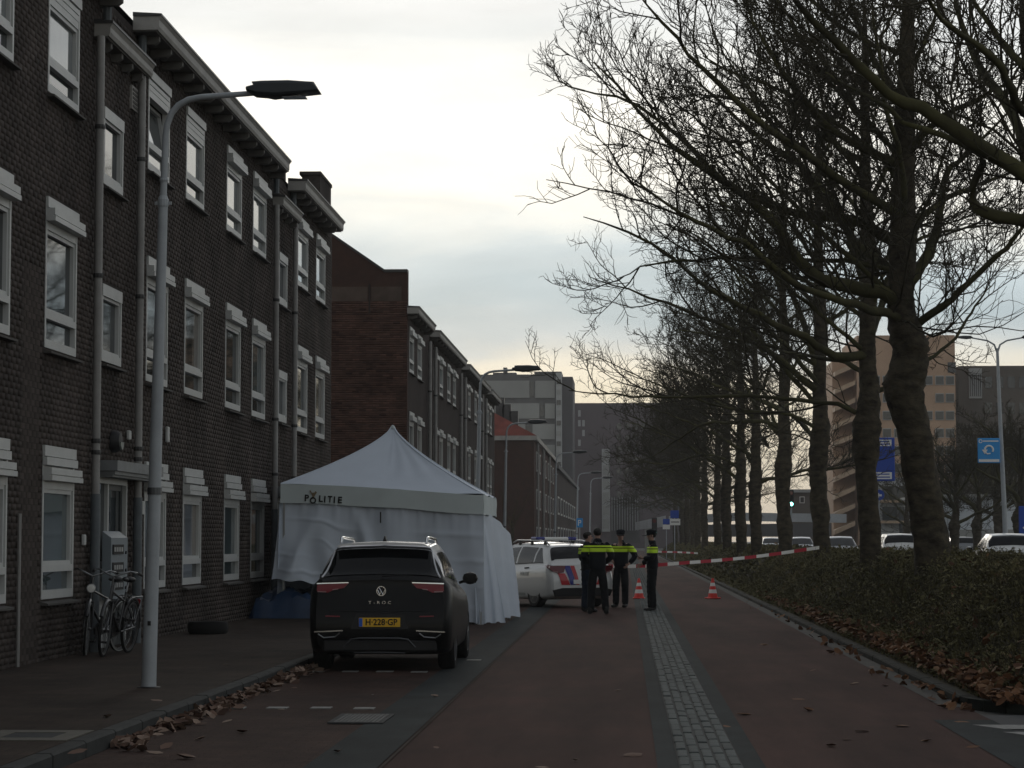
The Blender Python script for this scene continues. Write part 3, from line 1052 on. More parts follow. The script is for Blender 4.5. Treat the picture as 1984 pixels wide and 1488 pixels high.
# third house: hipped red roof, then lower dark block
Y3 = fy(1035)
Y3E = fy(1076)
h3 = thing('corner_house', 'brick corner house with a red tiled hipped roof far down the street', 'building')
zE = on_y(1000, 853, Y3).z
MB().box(-20, XW, Y3, Y3E, -.1, zE).build('wall', M['gable'], h3)
MB().box(-20, XW + .25, Y3 - .25, Y3E, zE, zE + .35).build('cornice', M['cornice'], h3)
ap = on_y(948, 785, Y3 + 4)
rm = MB().add([(-20, Y3 - .2, zE + .36), (XW + .2, Y3 - .2, zE + .36), (XW + .2, Y3E, zE + .36), (-20, Y3E, zE + .36), (ap.x - 1.5, Y3 + 3.5, ap.z + .4), (ap.x - 1.5, Y3E, ap.z + .4)],
              [(0, 1, 4), (1, 2, 5, 4), (3, 0, 4, 5), (2, 3, 5)]).build('roof', M['red_tile'], h3)
for i in range(9):
    xx = -19.5 + i * 1.5
    t = (XW + .2 - xx)
    MB().box(xx - .03, xx + .03, Y3 - .25, Y3 - .2, zE + .36, zE + .5).build('tile_ridge', M['red_tile'], rm)
for px, py in ((966, 782), (979, 795), (993, 808)):
    p = on_y(px, py, Y3 + 9)
    MB().box(p.x - .25, p.x + .45, Y3 + 9, Y3 + 10, zE + .4, p.z + .5).build('chimney', M['zinc'], rm)
for k in range(7):
    y = Y3 + 4 + k * 7
    for z in (1, 4, 7):
        wo = MB().box(XW, XW + .06, y, y + 1.8, z, z + 1.6).build('window', M['frame'], h3)
        MB().box(XW + .06, XW + .07, y + .15, y + 1.65, z + .15, z + 1.45).build('pane', M['glass_far'], wo)
for px in (1040, 1051, 1063):
    MB().tube([(XW + .1, fy(px), 0), (XW + .1, fy(px), zE)], .12, 6).build('drainpipe', M['pipe'], h3)

h4 = thing('flat_roofed_block', 'low dark flat roofed block beyond the corner house', 'building')
zF = on_x(1078, 908, XW).z
Y4, Y4E = fy(1078), fy(1119)
MB().box(-20, XW, Y4, Y4E, -.1, zF).build('wall', M['far_brick'], h4)
MB().box(-20, XW + .3, Y4 - .2, Y4E, zF, zF + .4).build('roof_edge', M['tower_band'], h4)
for k in range(8):
    y = Y4 + 4 + k * 11
    for z in (1, 4.2):
        wo = MB().box(XW, XW + .08, y, y + 5, z, z + 1.9).build('window', M['frame'], h4)
        MB().box(XW + .08, XW + .09, y + .3, y + 4.7, z + .2, z + 1.7).build('pane', M['glass_far'], wo)

# ------------------------------------------------------------------ tall buildings at the end of the street
YT = 400.0


def face_box(mb, px0, px1, py0, py1, Y, d, off=0.0):
    a, b = on_y(px0, py0, Y), on_y(px1, py1, Y)
    mb.box(min(a.x, b.x), max(a.x, b.x), Y - off, Y + d, max(-.1, min(a.z, b.z)), max(a.z, b.z))
    return mb


tw = thing('apartment_tower', 'tall grey panelled tower with dark bands at the end of the street', 'building')
face_box(MB(), 880, 1077, 726, 1062, YT, 18).build('wall', M['tower_band'], tw)
for py0, py1, splits in ((738, 771, (880, 1026, 1036, 1075)), (782, 811, (880, 1045, 1055, 1075)), (822, 851, (880, 1018, 1031, 1075)), (862, 892, (880, 1040, 1052, 1075)), (902, 930, (880, 1022, 1034, 1075))):
    for a, b in ((splits[0], splits[1]), (splits[2], splits[3])):
        face_box(MB(), a + 1, b, py0, py1, YT, .1, off=.35).build('panel', M['tower_panel'], tw)
    face_box(MB(), splits[1] + 1, splits[2] - 1, py0 + 3, py1 - 3, YT, .1, off=.1).build('window', M['glass_far'], tw)
face_box(MB(), 1077, 1088, 722, 1062, YT - 1.5, 18).build('stair_tower', M['pale'], tw)
for k in range(9):
    py = 735 + k * 20
    face_box(MB(), 1078.5, 1086.5, py, py + 9, YT - 1.7, .1, off=.1).build('stair_window', M['tower_panel' if k % 2 else 'glass_far'], tw)
face_box(MB(), 1088, 1110, 730, 1062, YT + 3, 18).build('side_wing', M['tower_brick'], tw)
face_box(MB(), 1035, 1088, 720, 724, YT + 1, 10).build('roof_edge', M['tower_band'], tw)
face_box(MB(), 975, 982, 712, 728, YT + 4, 3).build('chimney', M['tower_band'], tw)
face_box(MB(), 955, 1000, 722, 727, YT + 4, 3).build('plant_room', M['tower_band'], tw)

pb = thing('apartment_slab', 'long purple brown apartment slab with a pale stair strip half hidden by branches', 'building')
YP = 440.0
face_box(MB(), 1108, 1345, 781, 1064, YP, 20).build('wall', M['purple'], pb)
face_box(MB(), 1166, 1182, 870, 1030, YP, .3, off=.6).build('stair_strip', M['pale'], pb)
for k in range(6):
    face_box(MB(), 1168, 1180, 876 + k * 26, 894 + k * 26, YP, .1, off=.7).build('stair_window', M['tower_panel'], pb)
for px in (1120, 1128):
    for k in range(4):
        if (k + px) % 3:
            face_box(MB(), px, px + 5, 795 + k * 19, 807 + k * 19, YP, .1, off=.1).build('window', M['pale'], pb)
for i in range(9):
    for k in range(8):
        px, py = 1195 + i * 16, 820 + k * 22
        face_box(MB(), px, px + 9, py, py + 11, YP, .1, off=.1).build('window', M['glass_far'], pb)
gl = thing('glazed_office', 'low glazed building with pale mullions behind the officers', 'building')
face_box(MB(), 1184, 1240, 962, 1052, 300, 10).build('wall', M['tower_band'], gl)
for k in range(11):
    face_box(MB(), 1185 + k * 5, 1186.6 + k * 5, 964, 1028, 300, .2, off=.3).build('mullion', M['pale'], gl)

# ------------------------------------------------------------------ buildings across the main road
ap_ = thing('apartment_block', 'tan brick apartment block with slanting balconies behind the plane trunks', 'building')
YA = 230.0
face_box(MB(), 1660, 1855, 650, 1062, YA, 16).build('wall', M['tan'], ap_)
face_box(MB(), 1612, 1660, 700, 1062, YA + 4, 12).build('side_wing', M['tan'], ap_)
for k in range(10):
    py = 716 + k * 34
    b = MB()
    p, q = on_y(1616, py + 14, YA + 2.4), on_y(1656, py - 4, YA + 1)
    b.add([(p.x, p.y - 1.2, p.z), (q.x, q.y - .6, q.z), (q.x, YA + 4, q.z), (p.x, YA + 4, p.z), (p.x, p.y - 1.2, p.z + .45), (q.x, q.y - .6, q.z + .45), (q.x, YA + 4, q.z + .45), (p.x, YA + 4, p.z + .45)],
          [(0, 3, 2, 1), (4, 5, 6, 7), (0, 1, 5, 4), (1, 2, 6, 5), (2, 3, 7, 6), (3, 0, 4, 7)])
    b.build('balcony', M['tan_slab'], ap_)
for i, px in enumerate((1664, 1688, 1710, 1732, 1758, 1790, 1812, 1832)):
    for k in range(9):
        py = 728 + k * 34
        if py > 1010 or (i in (5,) and k % 2):
            continue
        wo = face_box(MB(), px, px + 17, py, py + 18, YA, .1, off=.08).build('window', M['pale'], ap_)
        face_box(MB(), px + 1, px + 16, py + 1.5, py + 16.5, YA, .1, off=.12).build('pane', M['glass_far'], wo)
face_box(MB(), 1836, 1852, 702, 722, YA, .1, off=.1).build('window', M['tower_band'], ap_)

bb = thing('apartment_block', 'brown grey block with a paler stair bay behind the twin armed street lamp', 'building')
face_box(MB(), 1857, 2150, 709, 1062, YA + 6, 16).build('wall', M['brown_block'], bb)
face_box(MB(), 1876, 1902, 714, 772, YA + 6, .2, off=.3).build('stair_bay', M['pale'], bb)
for k in range(6):
    face_box(MB(), 1878 + k * 4, 1880 + k * 4, 726, 768, YA + 6, .1, off=.4).build('slat', M['tower_band'], bb)
for i in range(9):
    for k in range(5):
        face_box(MB(), 1908 + i * 22, 1922 + i * 22, 730 + k * 50, 752 + k * 50, YA + 6, .1, off=.1).build('window', M['glass_far'], bb)

hall = thing('low_hall', 'low pale walled hall beyond the main road', 'building')
face_box(MB(), 1796, 2080, 962, 1058, 150, 12).build('wall', M['white_wall'], hall)
face_box(MB(), 1796, 2080, 1026, 1058, 150, .1, off=.08).build('plinth', M['tower_panel'], hall)
for px in (1835, 1915, 1995):
    face_box(MB(), px, px + 1.2, 962, 1026, 150, .1, off=.05).build('panel_joint', M['tower_band'], hall)
face_box(MB(), 1790, 2085, 958, 964, 149.6, 13).build('roof_edge', M['tower_panel'], hall)
face_box(MB(), 1812, 1822, 980, 1040, 150, .2, off=.12).build('door', M['glass_far'], hall)

shop = thing('shop_house', 'pale shop house with bay windows between the two nearest trunks', 'building')
face_box(MB(), 1690, 1790, 925, 1060, 200, 10).build('wall', M['pale'], shop)
for py in (942, 982):
    for px in (1709, 1741):
        face_box(MB(), px, px + 28, py, py + 26, 200, .2, off=.3).build('window', M['glass_far'], shop)
    face_box(MB(), 1705, 1773, py + 27, py + 32, 200, .2, off=.8).build('window_ledge', M['tan_slab'], shop)
face_box(MB(), 1716, 1732, 1005, 1045, 200, .2, off=.15).build('door', M['tower_panel'], shop)
face_box(MB(), 1742, 1770, 1008, 1045, 200, .2, off=.15).build('shop_window', M['glass_far'], shop)

hs = thing('brick_house', 'small pale brick house with white windows past the green traffic light', 'building')
face_box(MB(), 1520, 1600, 953, 1058, 270, 8).build('wall', M['brown_block'], hs)
face_box(MB(), 1518, 1602, 948, 954, 269.5, 9).build('roof_edge', M['pale'], hs)
for px in (1549, 1572):
    wo = face_box(MB(), px, px + 10, 962, 975, 270, .2, off=.1).build('window', M['white'], hs)
    face_box(MB(), px + 1.5, px + 8.5, 963.5, 973.5, 270, .1, off=.16).build('pane', M['glass_far'], wo)

# white-edged viaduct crossing behind the trees
vd = thing('viaduct', 'viaduct with a broad white edge beam crossing behind the tree trunks', 'bridge')


def beam(px0, py0, pt0, px1, py1, pt1, Ya, Yb, name, m):
    a0, a1, b0, b1 = on_y(px0, py0, Ya), on_y(px0, pt0, Ya), on_y(px1, py1, Yb), on_y(px1, pt1, Yb)
    d = Vector((0, .8, 0))
    MB().add([a0, b0, b0 + d, a0 + d, a1, b1, b1 + d, a1 + d], [(0, 3, 2, 1), (4, 5, 6, 7), (0, 1, 5, 4), (1, 2, 6, 5), (2, 3, 7, 6), (3, 0, 4, 7)]).build(name, m, vd)


beam(1231, 1027, 1012, 1290, 1020, 999, 262, 240, 'edge_beam', M['viaduct'])
beam(1296, 1017, 1000, 1430, 1009, 993, 240, 225, 'edge_beam', M['viaduct'])
beam(1430, 1009, 993, 1640, 1013, 996, 225, 215, 'edge_beam', M['viaduct'])
beam(1320, 1040, 1017, 1640, 1040, 1013, 250, 235, 'abutment', M['tower_band'])
for px in (1258, 1340, 1395):
    p = on_y(px, 1010, 256)
    MB().box(p.x - .5, p.x + .5, 255, 257, -.1, p.z - .2).build('pier', M['tower_panel'], vd)
# ------------------------------------------------------------------ bare plane trees
def unit(a):
    return a / np.maximum(np.linalg.norm(a, axis=-1, keepdims=True), 1e-9)


def poly_grow(st, d, ln, P, wob, up, g):
    """bent lines from starts st along d; up lifts the tip"""
    N = len(st)
    pts = np.empty((N, P, 3))
    pts[:, 0] = st
    d = unit(d)
    step = (ln / (P - 1))[:, None]
    for i in range(1, P):
        d = d + g.normal(0, wob, (N, 3))
        d[:, 2] += up
        d = unit(d)
        pts[:, i] = pts[:, i - 1] + d * step
    return pts


def poly_kids(pts, ln, n, t0, t1, a0, a1, l0, l1, g, lift=0.25, shrink=.55):
    """n side shoots on every line"""
    N, P, _ = pts.shape
    t = (t0 + (t1 - t0) * ((np.arange(n)[None] + g.uniform(0.05, .95, (N, n))) / n))
    x = t * (P - 1)
    i = np.clip(x.astype(int), 0, P - 2)
    f = (x - i)[..., None]
    rows = np.arange(N)[:, None]
    A, B = pts[rows, i], pts[rows, i + 1]
    st = A + (B - A) * f
    tg = unit(B - A)
    rnd = g.normal(0, 1, (N, n, 3))
    rnd[..., 2] += lift
    perp = unit(rnd - tg * (rnd * tg).sum(-1, keepdims=True))
    a = g.uniform(a0, a1, (N, n, 1))
    d = tg * np.cos(a) + perp * np.sin(a)
    L = ln[:, None] * g.uniform(l0, l1, (N, n)) * (1 - shrink * t)
    return st.reshape(-1, 3), d.reshape(-1, 3), L.reshape(-1), t.reshape(-1)


def tubes(pts, rad, k):
    """(N,P,3) lines and (N,P) radii to arrays of vertices and quads"""
    N, P, _ = pts.shape
    tg = unit(np.gradient(pts, axis=1))
    m = unit(pts[:, -1] - pts[:, 0])
    ref = np.where(np.abs(m[:, 2:3]) < .8, np.array([[0, 0, 1.0]]), np.array([[1.0, 0, 0]]))
    u = unit(np.cross(tg, ref[:, None, :]))
    w = np.cross(tg, u)
    an = 2 * PI * np.arange(k) / k
    V = pts[:, :, None] + rad[:, :, None, None] * (u[:, :, None] * np.cos(an)[None, None, :, None] + w[:, :, None] * np.sin(an)[None, None, :, None])
    idx = np.arange(N * P * k).reshape(N, P, k)
    a, b = idx[:, :-1], np.roll(idx, -1, 2)[:, :-1]
    c, d = np.roll(idx, -1, 2)[:, 1:], idx[:, 1:]
    F = np.stack([a, b, c, d], -1).reshape(-1, 4)
    return V.reshape(-1, 3), F


def join_np(parts):
    V, F, o = [], [], 0
    for v, f in parts:
        V.append(v)
        F.append(f + o)
        o += len(v)
    return np.concatenate(V), np.concatenate(F)


def spline(pts, n):
    """Catmull-Rom through rows of numbers"""
    p = np.array(pts, float)
    p = np.vstack([2 * p[0] - p[1], p, 2 * p[-1] - p[-2]])
    out = []
    for t in np.linspace(0, len(pts) - 1 - 1e-6, n):
        i = int(t)
        f = t - i
        a, b, c, d = p[i], p[i + 1], p[i + 2], p[i + 3]
        out.append(.5 * ((2 * b) + (c - a) * f + (2 * a - 5 * b + 4 * c - d) * f * f + (3 * b - a - 3 * c + d) * f ** 3))
    return np.array(out)


def make_tree(seed, trunk, limbs, label, base, group=None, n2=11, n3=9, n4=6, tw=1.0, name='plane_tree', cat='tree', knob=1.0):
    """trunk: (x,y,z,r) rows from the base; limbs: list of (points, r0, r1) ; all local to the base"""
    g = np.random.default_rng(seed)
    root = thing(name, label, cat, base, group=group)
    tp = spline(trunk, 100)
    for b in range(7):                                            # burls and old pruning collars
        z = g.uniform(.22, .62) * min(9.0, tp[-1, 2])
        tp[:, 3] *= 1 + knob * g.uniform(.04, .13) * np.exp(-((tp[:, 2] - z) / g.uniform(.12, .3)) ** 2)
    tp[:, 3] *= 1 + .35 * np.exp(-tp[:, 2] / .35)
    k = 18
    _, F = tubes(tp[None, :, :3], tp[None, :, 3], k)
    aa = 2 * PI * np.arange(k) / k
    V = (tp[:, None, :3] + tp[:, None, 3:4] * np.stack([np.cos(aa), np.sin(aa), 0 * aa], 1)[None]).reshape(-1, 3)
    an = np.tile(np.arange(k), len(tp))
    ph = g.uniform(0, 6.28, k)
    ring = np.repeat(np.arange(len(tp)), k)
    cen = tp[ring, :3]
    V = cen + (V - cen) * (1 + .07 * np.sin(ring * .9 + ph[an]) + g.normal(0, .030, len(V)))[:, None]
    place('trunk', np_mesh('trunk', V, F, M['bark'], smooth=True), root)
    polys, Ls, parts = [], [], []
    for pts, r0, r1 in limbs:
        pts = np.array(pts, float)
        k0 = int(np.argmin(np.linalg.norm(tp[:, :3] - (pts[0] - np.array([0, 0, .06])), axis=1)))
        if np.linalg.norm(tp[k0, :3] - pts[0]) > .05:
            pts = np.vstack([tp[k0:k0 + 1, :3], pts])
        sp = spline(pts, 22)
        L = np.linalg.norm(np.diff(sp, axis=0), axis=1).sum()
        sp[2:-1] += g.normal(0, .018 * L / 6, (19, 3))
        t = np.linspace(0, 1, 22)
        r1 = min(r1, .009)
        rr = r1 + (r0 - r1) * (1 - t) ** .85
        rr = rr * (1 + g.normal(0, .06, 22))
        V, F = tubes(sp[None], rr[None], 8)
        place('limb', np_mesh('limb', V, F, M['limb'], smooth=True), root)
        polys.append(sp)
        Ls.append(L)
    P1, L1 = np.array(polys), np.array(Ls)
    s, d, l, t = poly_kids(P1, L1, n2, .14, .99, .45, 1.05, .32, .62, g, lift=.5, shrink=.55)
    l = np.maximum(l, .7)
    P2 = poly_grow(s, d, l, 9, .13, .035, g)
    r2 = np.clip(.007 + .0062 * l, .009, .025)
    tt = np.linspace(0, 1, 9)
    parts.append(tubes(P2, r2[:, None] * (1 - .72 * tt[None]), 5))
    s, d, l2, t = poly_kids(np.concatenate([P2]), l, n3, .12, 1.0, .45, 1.0, .34, .62, g, lift=.35, shrink=.45)
    l2 = np.maximum(l2, .35)
    P3 = poly_grow(s, d, l2, 6, .22, .045, g)
    r3 = np.clip(.0055 + .0055 * l2, .0075, .016) * tw
    tt = np.linspace(0, 1, 6)
    parts.append(tubes(P3, r3[:, None] * (1 - .55 * tt[None]), 3))
    s, d, l3, t = poly_kids(P3, l2, n4, .15, 1.0, .4, .95, .35, .7, g, lift=.6, shrink=.35)
    l3 = np.maximum(l3, .16)
    P4 = poly_grow(s, d, l3, 4, .30, .06, g)
    parts.append(tubes(P4, (.0058 * tw) * (1 - .4 * np.linspace(0, 1, 4))[None] * np.ones((len(P4), 1)), 3))
    V, F = join_np(parts)
    o = place('twigs', np_mesh('twigs', V, F, M['twig']), root)
    o['kind'] = 'stuff'
    return root


def random_limbs(g, trunk, z0, z1, n, L0, L1, left=.68, r=.10):
    tp = spline(trunk, 60)
    out = []
    for i in range(n):
        z = z0 + (z1 - z0) * (i + g.uniform(0, .7)) / n
        k = int(np.argmin(np.abs(tp[:, 2] - z)))
        c = tp[k, :3]
        az = PI + g.normal(0, .75) if g.uniform() < left else g.uniform(-1.3, 1.3)
        u = (z - z0) / (z1 - z0)
        e0 = g.uniform(.25, .75) + .4 * u
        L = (L0 + (L1 - L0) * u) * g.uniform(.8, 1.12)
        pts, p, e = [c], np.array(c), e0
        m = 6
        for j in range(m):
            e += g.normal(.02, .14) - (.05 if j < 3 else -.03)
            az += g.normal(0, .16)
            p = p + np.array([math.cos(az) * math.cos(e), math.sin(az) * math.cos(e), math.sin(e)]) * L / m
            pts.append(p)
        rr = min(r * g.uniform(.75, 1.15) * (1 - .4 * u), tp[k, 3] * .8)
        out.append((np.array(pts), rr, .018))
    return out


TX = 5.0
TREE_Y = [26.5, 38.3, 48.1, 60.6, 73.8, 88.2, 98.7, 113.6, 130, 145, 160, 176, 192, 210, 230]


def px_line(rows, Y, base):
    """picture points (x, y, [distance offset]) of a branch to local points"""
    out = []
    for r in rows:
        p = on_y(r[0], r[1], Y + (r[2] if len(r) > 2 else 0))
        out.append((p.x - base[0], p.y - base[1], p.z - base[2]))
    return out


# nearest row tree, its trunk just outside the picture, boughs reaching in
b0 = (5.45, 26.5, 0)
tr0 = [(0, 0, -.1, .36), (-.03, 0, 1.5, .31), (-.08, 0, 3.0, .29), (-.2, 0, 4.2, .30), (-.38, .1, 5.4, .25), (-.62, .2, 6.6, .20), (-.72, .2, 7.6, .17), (-.75, .3, 9.2, .12), (-.7, .3, 11, .06)]
s0 = 26.5 / FPX
lim0 = [
    (px_line([(2075, 410), (1984, 335, 0), (1900, 285, -.3), (1800, 215, -.6), (1720, 180, -.8), (1625, 90, -1.1), (1540, 0, -1.4), (1440, -110, -1.8)], 26.5, b0), .135, .03),
    (px_line([(2080, 470), (1984, 428, .3), (1925, 415, .5), (1888, 398, .6), (1890, 345, .6), (1905, 305, .5), (1840, 268, .6), (1760, 240, .8), (1690, 190, 1.0), (1600, 140, 1.5)], 26.5, b0), .085, .02),
    (px_line([(2000, 330), (1960, 210, 1), (1890, 120, 2), (1850, 0, 2.6), (1830, -120, 3)], 26.5, b0), .09, .02),
    (px_line([(1985, 220), (1930, 120, -1), (1830, 40, -2), (1760, -60, -3)], 26.5, b0), .07, .02),
    (px_line([(1975, 120), (1905, 30, .5), (1840, -60, .6)], 26.5, b0), .06, .02),
    (px_line([(2090, 520), (2180, 420, .4), (2290, 300, 1.0)], 26.5, b0), .10, .02),
    (px_line([(2010, 330), (2100, 180, 1), (2200, 30, 2.0)], 26.5, b0), .10, .02),
]
make_tree(100, tr0, lim0, 'nearest plane tree whose mossy boughs enter at the upper right', b0, group='plane trees in a row on the verge', n2=10, n3=8, n4=5)

b1 = tuple(on_y(1818, 1233, 38.3))
b1 = (b1[0], b1[1], 0)
tr1 = [(r[0], r[1], r[2], q * 38.3 / FPX) for r, q in zip(px_line([(1822, 1240), (1812, 1120), (1804, 1050), (1790, 960), (1773, 850), (1752, 765), (1754, 735), (1764, 690), (1760, 655), (1746, 600), (1748, 500), (1750, 400), (1752, 300), (1755, 150), (1760, 0), (1762, -150), (1765, -300)], 38.3, b1),
                                                      (40, 37, 34, 32, 32, 37, 39, 34, 35, 26, 25, 23, 20, 16, 12, 9, 4))]
lim1 = [
    (px_line([(1745, 590), (1690, 562, -.3), (1600, 545, -.8), (1540, 500, -1.2), (1490, 420, -1.6), (1430, 372, -1.8), (1330, 300, -2), (1250, 230, -2.2), (1150, 120, -2.6)], 38.3, b1), .15, .025),
    (px_line([(1740, 470), (1660, 430, .5), (1560, 415, 1.0), (1480, 390, 1.2), (1390, 345, 1.4), (1320, 270, 1.5), (1220, 200, 1.8), (1110, 170, 2)], 38.3, b1), .11, .02),
    (px_line([(1780, 625), (1850, 572, -.6), (1930, 500, -1.2), (1984, 440, -1.6), (2070, 370, -2)], 38.3, b1), .085, .02),
    (px_line([(1746, 325), (1680, 290, -.5), (1610, 250, -.8), (1540, 170, -1.2), (1470, 60, -1.4), (1420, -60, -1.5)], 38.3, b1), .10, .02),
    (px_line([(1765, 540), (1808, 470, .6), (1822, 400, .8), (1835, 335, 1.0), (1880, 290, 1.2), (1990, 180, 1.8)], 38.3, b1), .12, .02),
    (px_line([(1756, 300), (1820, 230, -.4), (1900, 190, -.6), (2020, 120, -1)], 38.3, b1), .09, .02),
    (px_line([(1750, 200), (1690, 110, .4), (1650, 10, .6), (1630, -90, .8)], 38.3, b1), .08, .02),
    (px_line([(1742, 540), (1650, 460, 1.6), (1560, 330, 2.6), (1470, 210, 3.4), (1380, 60, 4.0)], 38.3, b1), .10, .02),
    (px_line([(1744, 420), (1600, 330, -1.2), (1470, 230, -2.4), (1340, 110, -3.2), (1230, -20, -4)], 38.3, b1), .10, .02),
    (px_line([(1770, 430), (1840, 380, 1), (1920, 350, 2.0), (2030, 300, 3)], 38.3, b1), .08, .02),
    (px_line([(1757, 150), (1800, 60, .5), (1850, -60, 1)], 38.3, b1), .07, .02),
    (px_line([(1752, 620), (1660, 590, -1.4), (1560, 560, -2.6), (1440, 470, -3.6), (1330, 420, -4.4), (1200, 330, -5)], 38.3, b1), .09, .02),
]
lim1 += random_limbs(np.random.default_rng(45), np.array(tr1), 5.2, 12.5, 11, 5.4, 3.8, left=.8, r=.07)
make_tree(101, tr1, lim1, 'leaning dark plane trunk with a swollen burl right of the blue direction sign', b1, group='plane trees in a row on the verge', n2=14, n3=9, n4=7, tw=1.0, knob=.15)

unique = []
extra = [
    [[(1680, 690), (1620, 690, -.4), (1560, 655, -.9), (1470, 610, -1.2), (1380, 560, -1.5), (1260, 470, -1.8), (1130, 420, -2)], [(1682, 560), (1640, 440, .5), (1560, 330, 1), (1440, 240, 1.4), (1310, 120, 1.6)], [(1690, 640), (1720, 560, 1), (1770, 470, 2), (1800, 380, 2.5)]],
    [[(1577, 750), (1500, 690, -.5), (1420, 640, -.9), (1300, 590, -1.3), (1150, 540, -1.6)], [(1580, 700), (1530, 560, .6), (1450, 440, 1), (1330, 330, 1.4)]],
    [],
]
for q in range(3):
    g = np.random.default_rng(300 + q)
    Y = TREE_Y[2 + q]
    sc = 1.0
    tr = [(0, 0, -.1, .25), (.02, 0, 1.6, .215), (-.05, .02, 3.0, .215), (-.03, 0, 3.9, .245), (.03, 0, 4.6, .205), (.0, .04, 5.6, .17), (.05, 0, 7.2, .17), (0, .05, 9, .12), (.02, 0, 11.5, .07), (0, 0, 13, .03)]
    base = (TX + (.0, .05, .02)[q], Y, 0)
    lim = random_limbs(g, tr, 3.9, 11.8, 16, 6.2, 3.8, left=.72, r=.08)
    for e in extra[q]:
        lim.append((px_line(e, Y, base), .12, .02))
    lab = ['plane tree behind the blue direction sign, second trunk from the right', 'plane tree to which the red and white tape is tied', 'plane tree just right of the green traffic light, with a bump on its trunk'][q]
    unique.append(make_tree(310 + q, tr, lim, lab, base, group='plane trees in a row on the verge', n2=9, n3=7, n4=5, tw=1.0))
sparse = []
for q in range(2):                                                # thinner crowns for the crowded far part of the row
    g = np.random.default_rng(500 + q)
    tr = [(0, 0, -.1, .26), (.02, 0, 1.6, .22), (-.04, .02, 3.0, .225), (-.02, 0, 3.9, .25), (.02, 0, 4.6, .21), (.0, .04, 5.6, .18), (.05, 0, 7.2, .16), (0, .05, 9, .11), (.02, 0, 11.5, .06), (0, 0, 12.5, .03)]
    lim = random_limbs(g, tr, 3.7, 11.2, 13, 6.4, 3.6, r=.085)
    sparse.append(make_tree(520 + q, tr, lim, '', (TX, TREE_Y[5 + q], 0), group='plane trees in a row on the verge', n2=11, n3=7, n4=5, tw=1.6))
for i, Y in enumerate(TREE_Y[5:]):
    c = sparse[i] if i < 2 else copy_tree(sparse[i % 2])
    c.location = (TX + random.uniform(-.15, .15), Y, 0)
    c.rotation_euler = (0, 0, random.uniform(-.5, .5))
    s = random.uniform(.92, 1.05)
    c.scale = (s, s, s)
    c['label'] = ['plane tree close behind the one with the bumped trunk, right of a thin gap', 'slender plane trunk left of the thin white gap between the trunks'][i] if i < 2 else 'one of the crowded far plane trunks where the row runs together'

# smaller pollarded trees beyond the main road and a bare street tree in the side street
small = None
for px, Y, h, lab in ((1893, 118, 1.0, 'forked pollarded tree in front of the pale hall, left of the lamp post'), (1757, 150, 1.0, 'small bare tree right of the leaning plane trunk'),
                      (1850, 108, .95, 'small bare tree between the leaning plane trunk and the forked one'), (1975, 105, 1.1, 'bare tree at the right edge behind the small blue arrow sign'), (1935, 135, 1.2, 'bare tree behind the twin armed lamp post'), 
                      (1822, 175, 1.1, 'taller bare tree before the tan apartment block'), (1900, 180, 1.5, 'bare tree before the brown grey block, left of the lamp post'), (1962, 175, 1.6, 'bare tree before the brown grey block at the right edge')):
    p = on_y(px, 1040, Y)
    if small is None:
        g = np.random.default_rng(77)
        tr = [(0, 0, -.1, .26), (0, 0, 1.4, .2), (.0, .03, 2.4, .22), (.1, 0, 3.0, .14), (.1, 0, 4.5, .08), (.1, 0, 6, .04)]
        small = make_tree(78, tr, random_limbs(g, tr, 2.3, 5.0, 12, 4.2, 2.6, left=.5, r=.13), lab, (p.x, Y, 0), group='bare trees across the main road', n2=8, n3=6, n4=4, tw=1.6, name='pollarded_tree')
        o = small
    else:
        o = copy_tree(small)
        o['label'] = lab
        o.location = (p.x, Y, 0)
        o.rotation_euler = (0, 0, px * .7)
    o.scale = (h, h, h)
g = np.random.default_rng(90)
p = on_y(992, 1075, 150)
tr = [(0, 0, -.1, .12), (0, 0, 1.4, .1), (.05, 0, 2.4, .09), (.0, 0, 2.8, .06)]
lim = [(np.array([(0, 0, 2.2), (.3, 0, 2.9), (.7, .1, 3.6), (1.0, .1, 4.3)]), .05, .015), (np.array([(0, 0, 2.3), (-.2, 0, 3.0), (-.5, .1, 3.7), (-.7, .1, 4.6)]), .05, .015), (np.array([(0, 0, 2.5), (.1, 0, 3.2), (.35, .1, 4.0), (.4, .1, 4.8)]), .045, .015)]
make_tree(91, tr, lim, 'thin bare street tree against the corner house wall', (p.x, 150, 0), n2=5, n3=3, n4=2, tw=1.5, name='street_tree')


# ------------------------------------------------------------------ planted verge under the trees
def cover_top(x, y):
    a = np.clip((x - 3.42) / 1.75, 0, 1)
    a = a * a * (3 - 2 * a)
    b = np.clip((9.0 - x) / 1.1, 0, 1)
    e = np.clip((y - 21.9) / 1.9, 0, 1)
    lump = .13 * np.sin(x * 2.3 + y * .9) * np.sin(y * 1.7 - x) + .05 * np.sin(y * 4.1 + 2 * x) + .03 * np.sin(x * 9 + y * 5.3)
    h = (.14 + 1.02 * a) * (b * b * (3 - 2 * b)) ** .6
    edge = np.maximum(0, 23.0 - y) * 1.0
    cor = np.clip((np.hypot(np.minimum(x - 4.65, 0), np.minimum(y - 23.0, 0)) - 1.27) / -.6, 0, 1)
    h = np.where((x < 4.65) & (y < 23.0), h * cor, h * np.clip((y - 21.75) / 1.0, 0, 1))
    return np.maximum(h + lump * a, .0)


